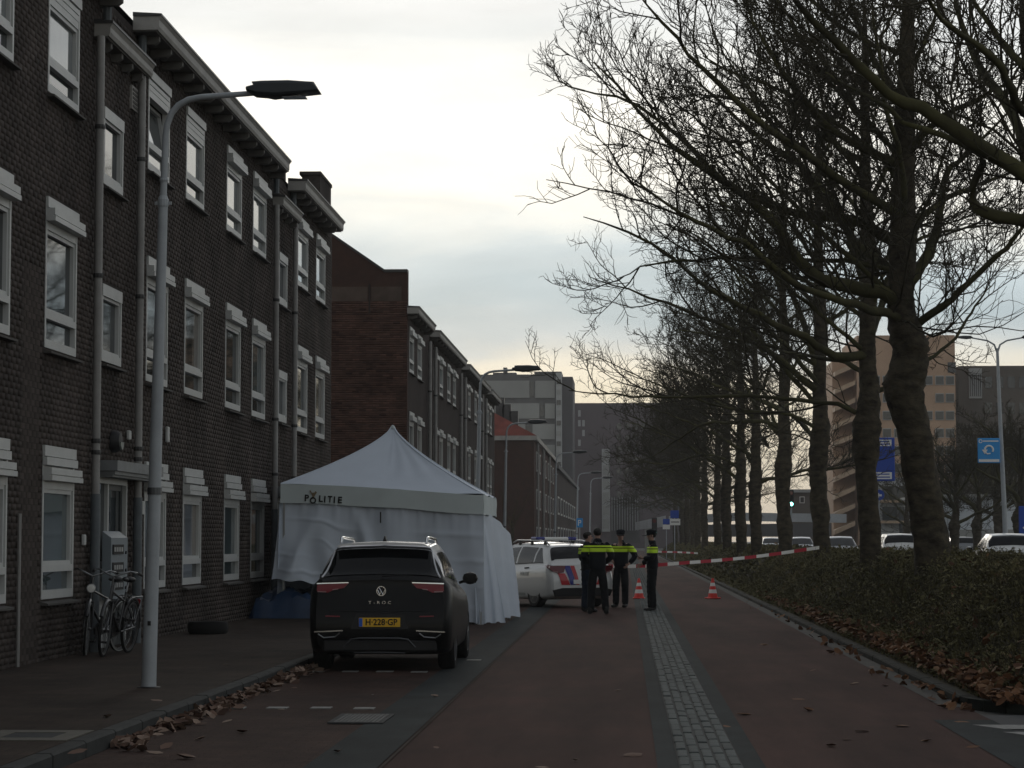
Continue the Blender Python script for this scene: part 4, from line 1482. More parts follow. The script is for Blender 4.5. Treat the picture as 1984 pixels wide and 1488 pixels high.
xs = np.linspace(3.38, 9.2, 40)
ys = np.concatenate([np.linspace(21.74, 60, 110), np.linspace(60.8, 260, 120)])
X, Y = np.meshgrid(xs, ys)
Z = np.maximum(cover_top(X, Y) - .16, .06)
inside = ~((X < 4.65) & (Y < 23) & (np.hypot(X - 4.65, Y - 23) > 1.27))
V = np.stack([X, Y, Z], -1).reshape(-1, 3)
idx = np.arange(V.shape[0]).reshape(X.shape)
F = np.stack([idx[:-1, :-1], idx[:-1, 1:], idx[1:, 1:], idx[1:, :-1]], -1).reshape(-1, 4)
ok = inside.reshape(-1)[F].all(1)
tag(place('verge', np_mesh('verge', V, F[ok], M['soil'], smooth=True)), kind='structure')


def leaf_cards(n, y0, y1, size, g, x0=3.42, x1=9.0, depth=.26, over=.07):
    x = g.uniform(x0, x1, n)
    y = g.uniform(y0, y1, n)
    top = cover_top(x, y)
    keep = top > .07
    x, y, top = x[keep], y[keep], top[keep]
    n = len(x)
    z = top + g.uniform(-depth, over, n) * np.clip(top / .5, .2, 1)
    z = np.maximum(z, .07)
    nrm = unit(g.normal(0, 1, (n, 3)) + np.array([0, -.2, .9]))
    a = unit(np.cross(nrm, g.normal(0, 1, (n, 3))))
    b = np.cross(nrm, a)
    s = size * g.uniform(.6, 1.4, n)[:, None]
    C = np.stack([x, y, z], 1)
    q = np.stack([C - a * s, C - b * s * .42 + nrm * s * .15, C + a * s, C + b * s * .42 + nrm * s * .15], 1)
    return q.reshape(-1, 3), np.arange(4 * n).reshape(-1, 4), np.clip(.5 * g.uniform(0, 1, n) + .25 + .25 * np.sin(x * 1.9 + 1.3 * np.sin(y * .8)) * np.sin(y * .7 + x), 0, .97)


def stems(n, y0, y1, g, size):
    x = g.uniform(3.6, 8.8, n)
    y = g.uniform(y0, y1, n)
    top = cover_top(x, y)
    keep = top > .25
    x, y, top = x[keep], y[keep], top[keep]
    n = len(x)
    st = np.stack([x, y, top - .25], 1)
    d = unit(g.normal(0, .45, (n, 3)) + np.array([0, 0, 1.0]))
    P = poly_grow(st, d, g.uniform(.26, .40, n) * size, 4, .15, 0, g)
    return tubes(P, np.full((n, 4), .004 * size) * np.array([1, .9, .7, .4])[None], 3)


g = np.random.default_rng(5)
parts, tn = [], []
for n, a, b, s in ((190000, 21.8, 42, .023), (80000, 42, 75, .036), (50000, 75, 255, .09)):
    v, f, t = leaf_cards(n, a, b, s, g)
    parts.append((v, f))
    tn.append(t)
v, f, t = leaf_cards(9000, 22, 60, .042, g, depth=-.02, over=.17)
parts.append((v, f))
tn.append(t)
v, f = join_np(parts)
tag(place('ground_cover', np_mesh('ground_cover', v, f, M['cover'], np.concatenate(tn))), 'low dark olive shrub cover on the verge under the plane trees', 'ground cover', kind='stuff')
parts = [stems(14000, 22.5, 45, g, 1.1), stems(5000, 45, 90, g, 1.3)]
v, f = join_np(parts)
tag(place('verge_twigs', np_mesh('verge_twigs', v, f, M['twig'])), 'fine bare stems standing out of the verge shrub cover', 'stems', kind='stuff')


# ------------------------------------------------------------------ fallen leaves
def leaves_np(x, y, z, size, g, curl=.35, flat=.5):
    n = len(x)
    nrm = unit(g.normal(0, flat, (n, 3)) + np.array([0, 0, 1.0]))
    a = unit(np.cross(nrm, g.normal(0, 1, (n, 3))))
    b = np.cross(nrm, a)
    s = (size * g.uniform(.6, 1.3, n))[:, None]
    c1 = g.uniform(-curl * .3, curl, n)[:, None] * s
    C = np.stack([x, y, z], 1)
    tip, base_ = C + a * s + nrm * c1 * .8, C - a * s + nrm * c1 * .6
    l1, r1 = C - a * s * .35 + b * s * .62 + nrm * c1, C - a * s * .35 - b * s * .62 + nrm * c1 * .7
    l2, r2 = C + a * s * .4 + b * s * .5 + nrm * c1 * 1.2, C + a * s * .4 - b * s * .5 + nrm * c1
    mid = C
    q = np.stack([base_, r1, mid, l1, r2, tip, l2], 1)
    F = np.array([[0, 1, 2, 3], [1, 4, 5, 2], [2, 5, 6, 3]])
    F = (F[None] + 7 * np.arange(n)[:, None, None]).reshape(-1, 4)
    return q.reshape(-1, 7, 3).reshape(-1, 3), F, np.repeat(g.uniform(0, 1, n), 3)


g = np.random.default_rng(8)
# heap along the footpath kerb
t = g.beta(1.2, 1.3, 620)
y = 17.5 + t * 12.2
clump = .5 + .5 * np.sin(y * 2.1) * np.sin(y * .9 + 1)
x = -3.94 + np.abs(g.normal(0, .10, 620)) * (.5 + clump)
z = .02 + g.uniform(0, .07, 620) * clump * np.exp(-(x + 3.94) / .12)
v, f, tn = leaves_np(x, y, z, .060, g)
tag(place('leaf_litter', np_mesh('leaf_litter', v, f, M['leafpale'], tn)), 'pale dry leaves heaped in the gutter along the footpath kerb', 'leaf litter', kind='stuff')
# drift along the verge kerb
n = 1800
y = 21.9 + 42 * g.beta(.8, 2.2, n)
x = 3.40 + np.abs(g.normal(.0, .17, n)) + .03
sp_ = g.uniform(0, 1, n) < .05
x = np.where(sp_, 3.24 - np.abs(g.normal(0, .16, n)), x)
top = np.where(x < 3.39, .015, np.maximum(cover_top(x, y), .1) + .01)
v, f, tn = leaves_np(x, y, top + g.uniform(-.02, .04, n), .058, g, flat=.6)
parts, tns = [(v, f)], [tn]
n = 800                                                # round the corner, where the drift is deepest
a_ = g.uniform(0, 1, n)
x = 3.42 + 3.4 * a_ + g.normal(0, .06, n)
y = np.where(x < 4.65, 23.0 - np.sqrt(np.maximum(0, 1.25 ** 2 - np.minimum(x - 4.65, 0) ** 2)), 21.76) + np.abs(g.normal(0, .45, n))
v, f, tn = leaves_np(x, y, np.maximum(cover_top(x, y), .1) + g.uniform(0, .07, n), .06, g, flat=.6)
parts.append((v, f))
tns.append(tn)
n = 220                                                # single leaves caught among the shrubs
x, y = g.uniform(3.8, 6.5, n), 22.5 + 25 * g.beta(1, 1.6, n)
v, f, tn = leaves_np(x, y, cover_top(x, y) + .03, .05, g, flat=.7)
parts.append((v, f))
tns.append(tn * .5)
v, f = join_np(parts)
tag(place('leaf_litter', np_mesh('leaf_litter', v, f, M['leafmat'], np.concatenate(tns))), 'rusty brown leaves drifted along the verge kerb and into its shrubs', 'leaf litter', kind='stuff')

LEAVES = {
    'brown fallen leaf lying on the red lane right of the cobbles': ([(1610, 1447), (1640, 1434), (1441, 1386), (1408, 1409), (1670, 1418), (1748, 1408), (1795, 1437), (1547, 1356), (1566, 1378), (1655, 1326), (1575, 1300), (1480, 1250), (1864, 1400), (1885, 1449), (1715, 1330), (1830, 1372)], 0.0),
    'large curled pale brown leaf alone at the bottom edge left of the cobbles': ([(1226, 1465)], 0.0),
    'fallen leaf lying on the dark footpath paving': ([(303, 1358), (440, 1288), (208, 1390), (150, 1460)], PAVE),
    'fallen leaf lying on the parking bay behind the black car': ([(388, 1434), (545, 1375), (570, 1333), (440, 1400), (470, 1420), (300, 1460), (360, 1470), (535, 1340)], 0.006),
    'small fallen leaf on the dark strip or the lane beside it': ([(842, 1350), (836, 1397), (655, 1458), (1198, 1338), (845, 1450), (1050, 1487), (1115, 1474)], 0.01),
}
g = np.random.default_rng(21)
for lab, (spots, z) in LEAVES.items():
    for i, (px, py) in enumerate(spots):
        p = on_z(px, py, z)
        sz = .105 if 'large' in lab else (.05 if 'small' in lab else .07)
        v, f, tn = leaves_np(np.array([0.0]), np.array([0.0]), np.array([.004]), sz, g, curl=.45, flat=.12)
        v[:, 2] -= v[:, 2].min() - .002
        o = place('fallen_leaf', np_mesh('fallen_leaf', v, f, M['leafpale' if px < 1300 else 'leafmat'], np.full(3, g.uniform(.3, 1))), None, (p.x, p.y, z))
        tag(o, lab, 'leaf', group=None if len(spots) == 1 else 'single leaves: ' + lab[-34:])
# ------------------------------------------------------------------ street lamps
HEAD = [(-.63, -.005), (-.55, .02), (-.57, .055), (-.48, .062), (-.2, .066), (-.03, .052), (.06, .046), (.125, -.06), (-.35, -.115), (-.42, -.10), (-.54, -.09), (-.63, -.035)]


def lamp_head_mb(scale=1.0, flip=1):
    mb = MB()
    secs = [(-.13, .55), (-.115, .85), (-.06, 1.0), (.06, 1.0), (.115, .85), (.13, .55)]
    n = len(HEAD)
    for y, k in secs:
        mb.v += [((x + .25) * (.9 + .1 * k) - .25, y, -.025 + (z + .025) * k) for x, z in HEAD]
    for i in range(len(secs) - 1):
        for j in range(n):
            mb.f.append((i * n + j, i * n + (j + 1) % n, (i + 1) * n + (j + 1) % n, (i + 1) * n + j))
    mb.f.append(tuple(range(n)))
    mb.f.append(tuple(reversed(range((len(secs) - 1) * n, len(secs) * n))))
    mb.v = [(x * scale * flip, y * scale, z * scale) for x, y, z in mb.v]
    return mb


def street_lamp(label, loc, lean=0.0):
    t = thing('street_lamp', label, 'street lamp', loc, group='grey single arm street lamps along the footpath')
    k = math.tan(lean)
    low = [(k * z, 0, z) for z in (0, .05, 1.2, 2.4, 3.6, 4.86)]
    MB().tube(low, [.078, .076, .070, .063, .055, .048], 16).build('pole', M['lamp_grey'], t, smooth=40)
    x5 = k * 4.88
    MB().lathe([(.05, 4.84), (.056, 4.86), (.056, 4.92), (.04, 4.96)], (x5, 0, 0), n=12).box(x5 - .085, x5 + .085, -.012, .012, 4.87, 4.9).build('collar', M['lamp_grey'], t)
    xb = k * 5.72
    arm = [(x5, 0, 4.96), (k * 5.4, 0, 5.32), (xb, 0, 5.57), (xb + .015, 0, 5.69), (xb + .06, 0, 5.81), (xb + .13, 0, 5.89), (xb + .23, 0, 5.945), (xb + .36, 0, 5.97), (xb + .9, 0, 6.005)]
    MB().tube(arm, [.036, .034, .033, .033, .033, .033, .032, .031, .028], 12).build('arm', M['lamp_grey'], t, smooth=40)
    MB().lathe([(.04, 5.1), (.046, 5.12), (.04, 5.14)], (k * 5.12, 0, 0), n=12).build('collar', M['lamp_grey'], t)
    h = lamp_head_mb()
    h.v = [(x + xb + 1.46, y, z + 6.06) for x, y, z in h.v]
    ho = h.build('lamp_head', M['lamp_dark'], t, smooth=30)
    MB().box(xb + 1.2, xb + 1.44, -.08, .08, 5.95, 5.955).move(Matrix.Identity(4)).build('lens', M['glass_far'], ho)
    MB().box(-.016 + k * .7, .016 + k * .7, -.081, -.068, .62, .665).build('lock', M['black'], t)
    MB().lathe([(.074, 1.93), (.074, 2.0)], (k * 2, 0, 0), n=14).build('sticker', M['alu_dark'], t)
    return t


lp = on_z(288, 1332, PAVE)
lampo = street_lamp('nearest tall grey street lamp, on the footpath before the bicycles', (lp.x, lp.y, PAVE), R(1.15))
MB().lathe([(.12, -.002), (.12, .006), (.085, .012)], n=14).build('base_plate', M['black'], lampo)
for k, (px, py, lab) in enumerate(((922, 712, 'street lamp rising behind the police tent'), (976, 822, 'street lamp in front of the red roofed corner house'), (1074, 875, 'slightly bent looking grey street lamp before the grey tower'),
                                   (1117, 915, 'far street lamp with the small light blue sign beside it'), (1142, 925, 'farthest of the street lamps, before the pale stair strip'))):
    s = 4.46 / (1045 - py)
    c = copy_tree(lampo)
    X = (px - 1212) * s
    c.location = (X, s * FPX, PAVE if X < -4.1 else 0)
    c['label'] = lab

# tall twin-armed lamp beside the main road
dl = thing('street_lamp', 'tall grey twin armed street lamp beside the main road', 'street lamp', (15.6, 98, 0))
MB().tube([(0.28, 0, 0), (.2, 0, 3), (.1, 0, 6), (.0, 0, 9.6)], [.12, .10, .085, .06], 12).build('pole', M['lamp_grey'], dl, smooth=40)
for f in (-1, 1):
    MB().tube([(0, 0, 9.4), (f * .12, 0, 9.75), (f * .4, 0, 9.92), (f * 1.1, 0, 10.05)], [.045, .04, .035, .03], 8).build('arm', M['lamp_grey'], dl, smooth=40)
    h = lamp_head_mb(.85, f)
    h.v = [(x + f * 1.55, y, z + 10.08) for x, y, z in h.v]
    h.build('lamp_head', M['lamp_dark'], dl)

# ------------------------------------------------------------------ signs and signals
p = on_y(1916, 873, 97.6)
sg = thing('information_sign', 'light blue sign with a white curved arrow on the twin armed lamp post', 'sign', (p.x, 97.6, p.z))
MB().bbox(-.46, .46, 0, .05, -.52, .52, .02).build('panel', M['blue_light'], sg)
MB().box(-.42, .42, -.008, 0, -.47, -.36).build('white_strip', M['white'], sg)
MB().box(-.24, .40, -.008, 0, .37, .42).build('lettering', M['white'], sg)
MB().lathe([(.05, -.008), (.08, -.008), (.08, 0), (.05, 0)], (-.34, 0, .39), axis='Y', n=12, closed=True).build('emblem', M['white'], sg)
arc = [(.17 * math.cos(a), -.01, .17 * math.sin(a) + .03) for a in np.linspace(-.5, PI, 14)]
ar = MB().tube(arc, .042, 6)
ar.prism([(-.17 - .12, .04), (-.17 + .12, .04), (-.17, -.15)], .02, -.02)
ar.tube([(-.17, -.01, -.06), (-.06, -.01, -.14), (.06, -.01, -.12)], .03, 6)
ar.build('arrow', M['white'], sg)

p = on_y(1716, 890, 102)
ds = thing('direction_sign', 'large dark blue direction sign with two white text panels between the trunks', 'sign', (p.x, 102, 0))
zc = p.z
MB().bbox(-.75, .40, 0, .06, zc - .95, zc + .95, .03).build('panel', M['blue'], ds)
for z0, z1 in ((zc + .58, zc + .86), (zc - .86, zc - .56)):
    b = MB().box(-.68, .26, -.01, 0, z0, z1).build('text_panel', M['white'], ds)
    MB().box(-.6, .18, -.015, -.01, z0 + .06, z0 + .11).box(-.6, .16, -.015, -.01, z1 - .11, z1 - .06).build('lettering', M['blue'], b)
for k in range(3):
    MB().box(-.62, -.30 - .06 * k, -.01, 0, zc + .2 - k * .2, zc + .29 - k * .2).build('lettering', M['white'], ds)
MB().tube([(-.5, .1, 0), (-.5, .1, zc + .9)], .07, 8).build('post', M['lamp_grey'], ds)

p = on_y(1703, 959, 104)
sm = thing('round_sign', 'small round blue traffic sign below the large direction sign', 'sign', (p.x, 104, 0))
MB().lathe([(.24, -.02), (.24, .02)], (0, 0, p.z), axis='Y', n=18).build('disc', M['blue'], sm)
MB().prism([(-.12, p.z - .02), (.0, p.z + .1), (.0, p.z + .03), (.12, p.z + .03), (.12, p.z - .06), (0, p.z - .06), (0, p.z - .13)], .01, -.035).build('arrow', M['white'], sm)
MB().tube([(0, .06, 0), (0, .06, p.z + .2)], .035, 6).build('post', M['lamp_grey'], sm)

p = on_y(1981, 1010, 80)
bs = thing('arrow_sign', 'dark blue sign with a white arrow cut by the right edge', 'sign', (p.x + .5, 80, 0))
MB().bbox(-.62, .62, 0, .05, p.z - .52, p.z + .52, .03).build('panel', M['blue'], bs)
MB().prism([(-.5, p.z - .22), (-.34, p.z - .06), (-.34, p.z - .16), (.1, p.z - .16), (.1, p.z - .28), (-.34, p.z - .28), (-.34, p.z - .38)], .015, -.02).build('arrow', M['white'], bs)
MB().tube([(0, .1, 0), (0, .1, p.z + .5)], .05, 8).build('post', M['lamp_grey'], bs)

for px, py, Y, lab in ((1533, 966, 120, 'traffic light showing green between two plane trunks'), (1268, 1020, 200, 'far traffic light showing green behind the officer with the phone')):
    p = on_y(px, py, Y)
    k = Y / 120
    tl = thing('traffic_light', lab, 'traffic light', (p.x, Y, 0), group='green traffic lights')
    MB().bbox(-.14 * k, .14 * k, 0, .2, p.z - .45 * k, p.z + .45 * k, .04).build('housing', M['black'], tl)
    for q, (dz, m) in enumerate(((.28, 'tail_dark'), (0, 'black'), (-.28, 'green_light'))):
        MB().lathe([(.10 * k, -.03), (.10 * k, 0)], (0, 0, p.z + dz * k), axis='Y', n=14).build('lens', M[m], tl)
    MB().tube([(0, .12, 0), (0, .12, p.z)], .05, 8).build('post', M['lamp_grey'], tl)

p = on_y(1307, 1004, 165)
ps = thing('parking_sign', 'blue sign over a pale plate on a thin post at the verge edge', 'sign', (p.x, 165, 0))
MB().bbox(-.30, .30, 0, .04, p.z, p.z + .55, .02).build('panel', M['blue'], ps)
MB().bbox(-.33, .40, 0, .04, p.z - .5, p.z - .04, .02).build('white_plate', M['white'], ps)
MB().box(-.25, .32, -.01, 0, p.z - .3, p.z - .24).build('lettering', M['ink'], ps)
MB().tube([(0, .06, 0), (0, .06, p.z + .5)], .04, 6).build('post', M['lamp_grey'], ps)
p = on_y(1291, 1016, 190)
ps2 = thing('route_sign', 'small blue sign with a white plate left of the taller blue one', 'sign', (p.x, 190, 0))
MB().bbox(-.28, .28, 0, .04, p.z, p.z + .45, .02).build('panel', M['blue'], ps2)
MB().bbox(-.3, .3, 0, .04, p.z - .4, p.z - .03, .02).build('white_plate', M['white'], ps2)
MB().tube([(0, .06, 0), (0, .06, p.z + .4)], .04, 6).build('post', M['lamp_grey'], ps2)
p = on_y(1123, 1013, 150)
pk = thing('parking_sign', 'small light blue sign beside a far street lamp above the police car', 'sign', (p.x, 150, 0))
MB().bbox(-.2, .2, 0, .04, p.z - .3, p.z + .3, .02).build('panel', M['blue_light'], pk)
MB().box(-.11, -.05, -.01, 0, p.z - .18, p.z + .18).box(-.05, .09, -.01, 0, p.z + .12, p.z + .18).box(-.05, .09, -.01, 0, p.z - .02, p.z + .03).box(.05, .1, -.01, 0, p.z + .02, p.z + .13).build('lettering', M['white'], pk)
MB().tube([(0, .06, 0), (0, .06, p.z + .2)], .035, 6).build('post', M['lamp_grey'], pk)

# ------------------------------------------------------------------ fittings on the near house front
y = fy(212)
wlp = thing('wall_lamp', 'round black bulkhead wall lamp above the entrance canopy', 'wall lamp', (XW + .012, y + .05, 2.95))
MB().lathe([(.02, .13), (.12, .12), (.15, .07), (.155, 0)], axis='X', n=20).build('housing', M['black'], wlp, smooth=40)
gl_ = MB()
gl_.prism([(-.095, -.01), (.095, -.01), (.085, -.06), (.05, -.1), (0, -.115), (-.05, -.1), (-.085, -.06)], .03)
gl_.move(Matrix(((0, 1, 0, .115), (1, 0, 0, 0), (0, 0, 1, 0), (0, 0, 0, 1))))
gl_.build('lens', M['lampglass'], wlp)

mbx = thing('letterbox_bank', 'grey bank of letterboxes with a sloping top beside the entrance door', 'letterbox', (XW - .02, fy(181), 0))
L = fy(214) - fy(181)
MB().prism([(.14, .80), (.26, .80), (.26, 1.62), (.14, 1.71)], L).build('cabinet', M['mailbox'], mbx)
for k in range(3):
    z = 1.40 - k * .24
    sl_ = MB().box(.26, .275, .08, L - .30, z, z + .13).build('slot_row', M['ink'], mbx)
    for q in range(4):
        yy = .12 + q * (L - .46) / 4
        MB().box(.275, .28, yy, yy + .11, z + .035, z + .095).build('name_plate', M['alu'], sl_)
    MB().lathe([(.022, .26), (.022, .275)], (0, L - .13, z + .02), axis='X', n=8).build('lock', M['ink'], mbx)
for px, py, w_, h_, nm, lab in ((320, 842, .14, .24, 'alarm_box', 'small white box high on the wall right of the lamp post'), (271, 984, .12, .2, 'intercom', 'small white intercom panel right of the entrance'),
                                (245, 843, .14, .13, 'junction_box', 'small grey junction box near the top of the entrance bay'), (207 - 50, 1046, .1, .14, 'bell_plate', 'small pale bell plate left of the entrance')):
    p = on_x(px, py, XW)
    MBo = MB().bbox(0.014, .06, -w_ / 2, w_ / 2, -h_ / 2, h_ / 2, .01).build(nm, M['frame'], None, (XW, p.y, p.z))
    tag(MBo, lab, 'box')

# ------------------------------------------------------------------ bicycles by the entrance


def bicycle(label, loc, rz, lean, steer, lightwall, lamp, seed):
    t = thing('bicycle', label, 'bicycle', loc, rz, group='bicycles leaning by the entrance')
    t.rotation_euler = (0, lean, rz)
    r = .345

    def wheel(y, parent, st=0.0, front=False):
        w = MB().lathe([(r - .022, -.02), (r - .004, -.016), (r, 0), (r - .004, .016), (r - .022, .02), (r - .03, 0)], axis='X', n=36, closed=True).build('wheel', M['rubber'], parent, (0, y, r), smooth=50)
        rim = MB().lathe([(r - .05, -.011), (r - .026, -.013), (r - .026, .013), (r - .05, .011)], axis='X', n=36, closed=True)
        rim.lathe([(.012, -.05), (.026, -.03), (.014, 0), (.026, .03), (.012, .05)], axis='X', n=10)
        rim.build('rim', M['steel'], w, smooth=40)
        sp = MB()
        for k in range(22):
            a = 2 * PI * k / 22
            sx = .02 if k % 2 else -.02
            sp.tube([(sx, .02 * math.cos(a + .5), .02 * math.sin(a + .5)), (0, (r - .04) * math.cos(a), (r - .04) * math.sin(a))], .0022, 3, caps=False)
        sp.build('spokes', M['steel'], w)['kind'] = 'stuff'
        if lightwall:
            for s_ in (-1, 1):
                MB().lathe([(r - .024, s_ * .0205), (r - .010, s_ * .019), (r - .010, s_ * .0165), (r - .024, s_ * .018)], axis='X', n=36, closed=True).build('tyre_wall', M['rubber_light'], w)
        return w

    wheel(-.53, t)
    # frame and rear parts
    hd0, hd1 = Vector((0, .40, .62)), Vector((0, .345, .90))
    bb_, st_top, ax = Vector((0, -.06, .30)), Vector((0, -.23, .80)), Vector((0, -.53, r))
    f = MB().tube([hd0, hd1], .020, 8).tube([hd0 + Vector((0, 0, .03)), bb_], .018, 8).tube([bb_, st_top], .016, 8).tube([hd1 - Vector((0, 0, .08)), st_top - Vector((0, -.03, .12))], .016, 8)
    for s_ in (-1, 1):
        f.tube([bb_ + Vector((s_ * .03, 0, 0)), ax + Vector((s_ * .06, 0, 0))], .011, 6)
        f.tube([st_top - Vector((0, 0, .1)), ax + Vector((s_ * .06, 0, 0))], .009, 6)
    f.build('frame', M['bike'], t, smooth=40)
    MB().tube([st_top, st_top + Vector((0, -.05, .14))], .013, 8).build('seat_post', M['steel'], t)
    sd = MB().sphere((0, -.30, .965), .1, sx=.85, sy=1.25, sz=.38)
    sd.sphere((0, -.17, .965), .045, sx=.8, sy=2.0, sz=.6)
    sd.build('saddle', M['black'], t, smooth=60)
    gd = [(0, -.53 + (r + .025) * math.cos(a), r + (r + .025) * math.sin(a)) for a in np.linspace(.35, PI + .1, 16)]
    MB().tube(gd, .024, 6).build('mudguard', M['bike'], t, smooth=60)
    ck = MB()
    ck.prism([(-.14, .25), (.0, .22), (.1, .25), (.12, .33), (.02, .39), (-.2, .38), (-.5, .40), (-.58, .36), (-.57, .31), (-.4, .27)], .03)
    ck.move(Matrix(((0, 1, 0, .035), (1, 0, 0, 0), (0, 0, 1, 0), (0, 0, 0, 1))))
    ck.build('chain_case', M['bike'], t)
    cr = MB().tube([(.07, -.06, .30), (.085, .02, .15)], .009, 6).tube([(-.07, -.06, .30), (-.085, -.14, .45)], .009, 6)
    cr.build('crank', M['steel'], t)
    MB().box(.08, .18, -.02, .06, .135, .16).box(-.18, -.08, -.18, -.10, .44, .465).build('pedal', M['black'], t)
    rk = MB()
    for s_ in (-1, 1):
        rk.tube([(s_ * .06, -.28, .74), (s_ * .06, -.75, .74), (s_ * .05, -.53, r + .03)], .007, 6)
    for k in range(4):
        rk.tube([(-.06, -.35 - k * .12, .742), (.06, -.35 - k * .12, .742)], .006, 6)
    rk.build('carrier', M['steel'], t)
    MB().bbox(-.03, .03, -.80, -.77, .62, .70, .01).build('tail_light', M['tail'], t)
    # steered front end
    fk = bpy.data.objects.new('fork', None)
    me = MB()
    for s_ in (-1, 1):
        me.tube([(s_ * .045, .42, .68), (s_ * .05, .47, .5), (s_ * .052, .53, r)], .012, 6)
    me.tube([(-.05, .42, .685), (.05, .42, .685)], .016, 6)
    me.tube([(0, .42, .685), (0, .345, .9), (0, .33, 1.0)], .014, 8)
    Mst = Matrix.Translation((0, .40, 0)) @ Matrix.Rotation(steer, 4, 'Z') @ Matrix.Translation((0, -.40, 0))
    fo = place('fork', me.mesh('fork', M['bike'], 40), t)
    fo.matrix_basis = Mst
    w = wheel(.53, t)
    w.matrix_basis = Mst @ Matrix.Translation((0, .53, r))
    gd = [(0, .53 + (r + .025) * math.cos(a), r + (r + .025) * math.sin(a)) for a in np.linspace(.5, PI + .35, 14)]
    o = MB().tube(gd, .024, 6).build('mudguard', M['bike'], t, smooth=60)
    o.matrix_basis = Mst
    hb = [(-.30, .13, 1.06), (-.27, .19, 1.075), (-.2, .30, 1.09), (-.1, .345, 1.05), (0, .34, 1.01), (.1, .345, 1.05), (.2, .30, 1.09), (.27, .19, 1.075), (.30, .13, 1.06)]
    o = MB().tube(hb, .012, 8).build('handlebar', M['steel'], t, smooth=60)
    o.matrix_basis = Mst
    for s_ in (-1, 1):
        o = MB().tube([(s_ * .28, .17, 1.07), (s_ * .315, .06, 1.045)], .019, 8).build('grip', M['black'], t)
        o.matrix_basis = Mst
        o = MB().tube([(s_ * .25, .25, 1.075), (s_ * .30, .13, 1.03)], .007, 6).build('brake_lever', M['steel'], t)
        o.matrix_basis = Mst
    if lamp:
        o = MB().lathe([(.02, -.05), (.05, -.02), (.06, .03), (.055, .035)], (0, .44, .86), axis='Y', n=16).build('headlight', M['alu'], t, smooth=40)
        o.matrix_basis = Mst
        o = MB().lathe([(.05, .036), (.02, .042)], (0, .44, .86), axis='Y', n=16).build('lens', M['tape_white'], o)
    return t


fa, ra = on_z(182, 1273, PAVE), on_z(252, 1262, PAVE)
bicycle('black bicycle nearest the lamp post with pale tyre walls and a white headlight', (-6.83, 30.05, PAVE), PI - .24, R(-5), .40, True, True, 1)
bicycle('black bicycle with its front wheel turned beside the letterboxes', (-6.56, 29.72, PAVE), PI - .10, R(-5), .12, False, False, 2)

# worn tyre lying on the footpath
p = on_z(396, 1229, PAVE)
ty = MB().lathe([(.19, .01), (.29, 0), (.315, .03), (.32, .09), (.315, .16), (.29, .19), (.19, .18), (.195, .12), (.24, .1), (.195, .06)], n=40, closed=True).build('car_tyre', M['rubber'], None, (p.x, p.y + .3, PAVE), smooth=40)
tag(ty, 'loose black car tyre lying flat on the footpath by the wall', 'tyre')

# ------------------------------------------------------------------ police tent
TY0, TY1 = 43.6, 47.6
TXL, TXR = -6.50, -2.66
tcx, tcy = (TXL + TXR) / 2, (TY0 + TY1) / 2
thx, thy = (TXR - TXL) / 2, (TY1 - TY0) / 2
tent = thing('police_tent', 'large white pop up tent lettered across its valance, hiding the footpath', 'tent', (tcx, tcy, 0))
SK = .054


def tz(x, z):
    return z - x * SK


ZE, ZP, VAL = 2.54, 3.84, .36
# canopy: four concave slopes with a seam on every hip
NS, NR = 40, 22
ring = []
for k in range(4 * NS):
    s_, f_ = divmod(k, NS)
    a = -1 + 2 * f_ / NS
    ring.append([(a, -1), (1, a), (-a, 1), (-1, -a)][s_])
V, F = [], []
for i in range(NR + 1):
    t_ = i / NR
    for k, (a, b) in enumerate(ring):
        x, yv = a * thx * t_, b * thy * t_
        mid = 1 - abs(min(abs(a), abs(b)))                       # 0 on a hip, 1 mid-slope
        z = ZP - (ZP - ZE) * t_ ** .72
        z -= .085 * math.sin(PI * t_) * mid ** .8
        z += .010 * math.sin(k * .9 + 6 * t_) * math.sin(PI * t_) ** 2 * (1 if k % 40 > 20 else .3)
        if t_ > .9:
            z += .02 * math.sin(k * .35) * (t_ - .9) * 10
        V.append((x, yv, tz(x, z)))
n = len(ring)
for i in range(NR):
    for k in range(n):
        F.append((i * n + k, i * n + (k + 1) % n, (i + 1) * n + (k + 1) % n, (i + 1) * n + k))
can = place('canopy', np_mesh('canopy', np.array(V), np.array(F), M['tent'], smooth=True), tent)
for sx in (-1, 1):
    for sy in (-1, 1):
        hp = []
        for i in range(NR + 1):
            t_ = i / NR
            z = ZP - (ZP - ZE) * t_ ** .72
            x = sx * thx * t_
            hp.append((x, sy * thy * t_, tz(x, z) + .004))
        MB().tube(hp, .014, 5).build('seam', M['tent'], can)
MB().lathe([(.06, -.06), (.04, -.015), (.02, .004), (1e-4, .008)], (0, 0, ZP), n=12).build('peak_cap', M['tent_val'], can)


def cloth(P, name, m, th=.006, parent=None):
    o = MB().grid(P).build(name, m, parent or tent)
    o.data.polygons.foreach_set('use_smooth', [True] * len(o.data.polygons))
    return o


def val_y(a):                                                    # bows of the front valance
    return -thy - .012 * math.sin(a * 9) - .03 * (1 - abs(a))


def vtop(a):
    x = a * thx
    return tz(x, ZE + .02 * math.sin((a + 1) * 2.2)) + .005


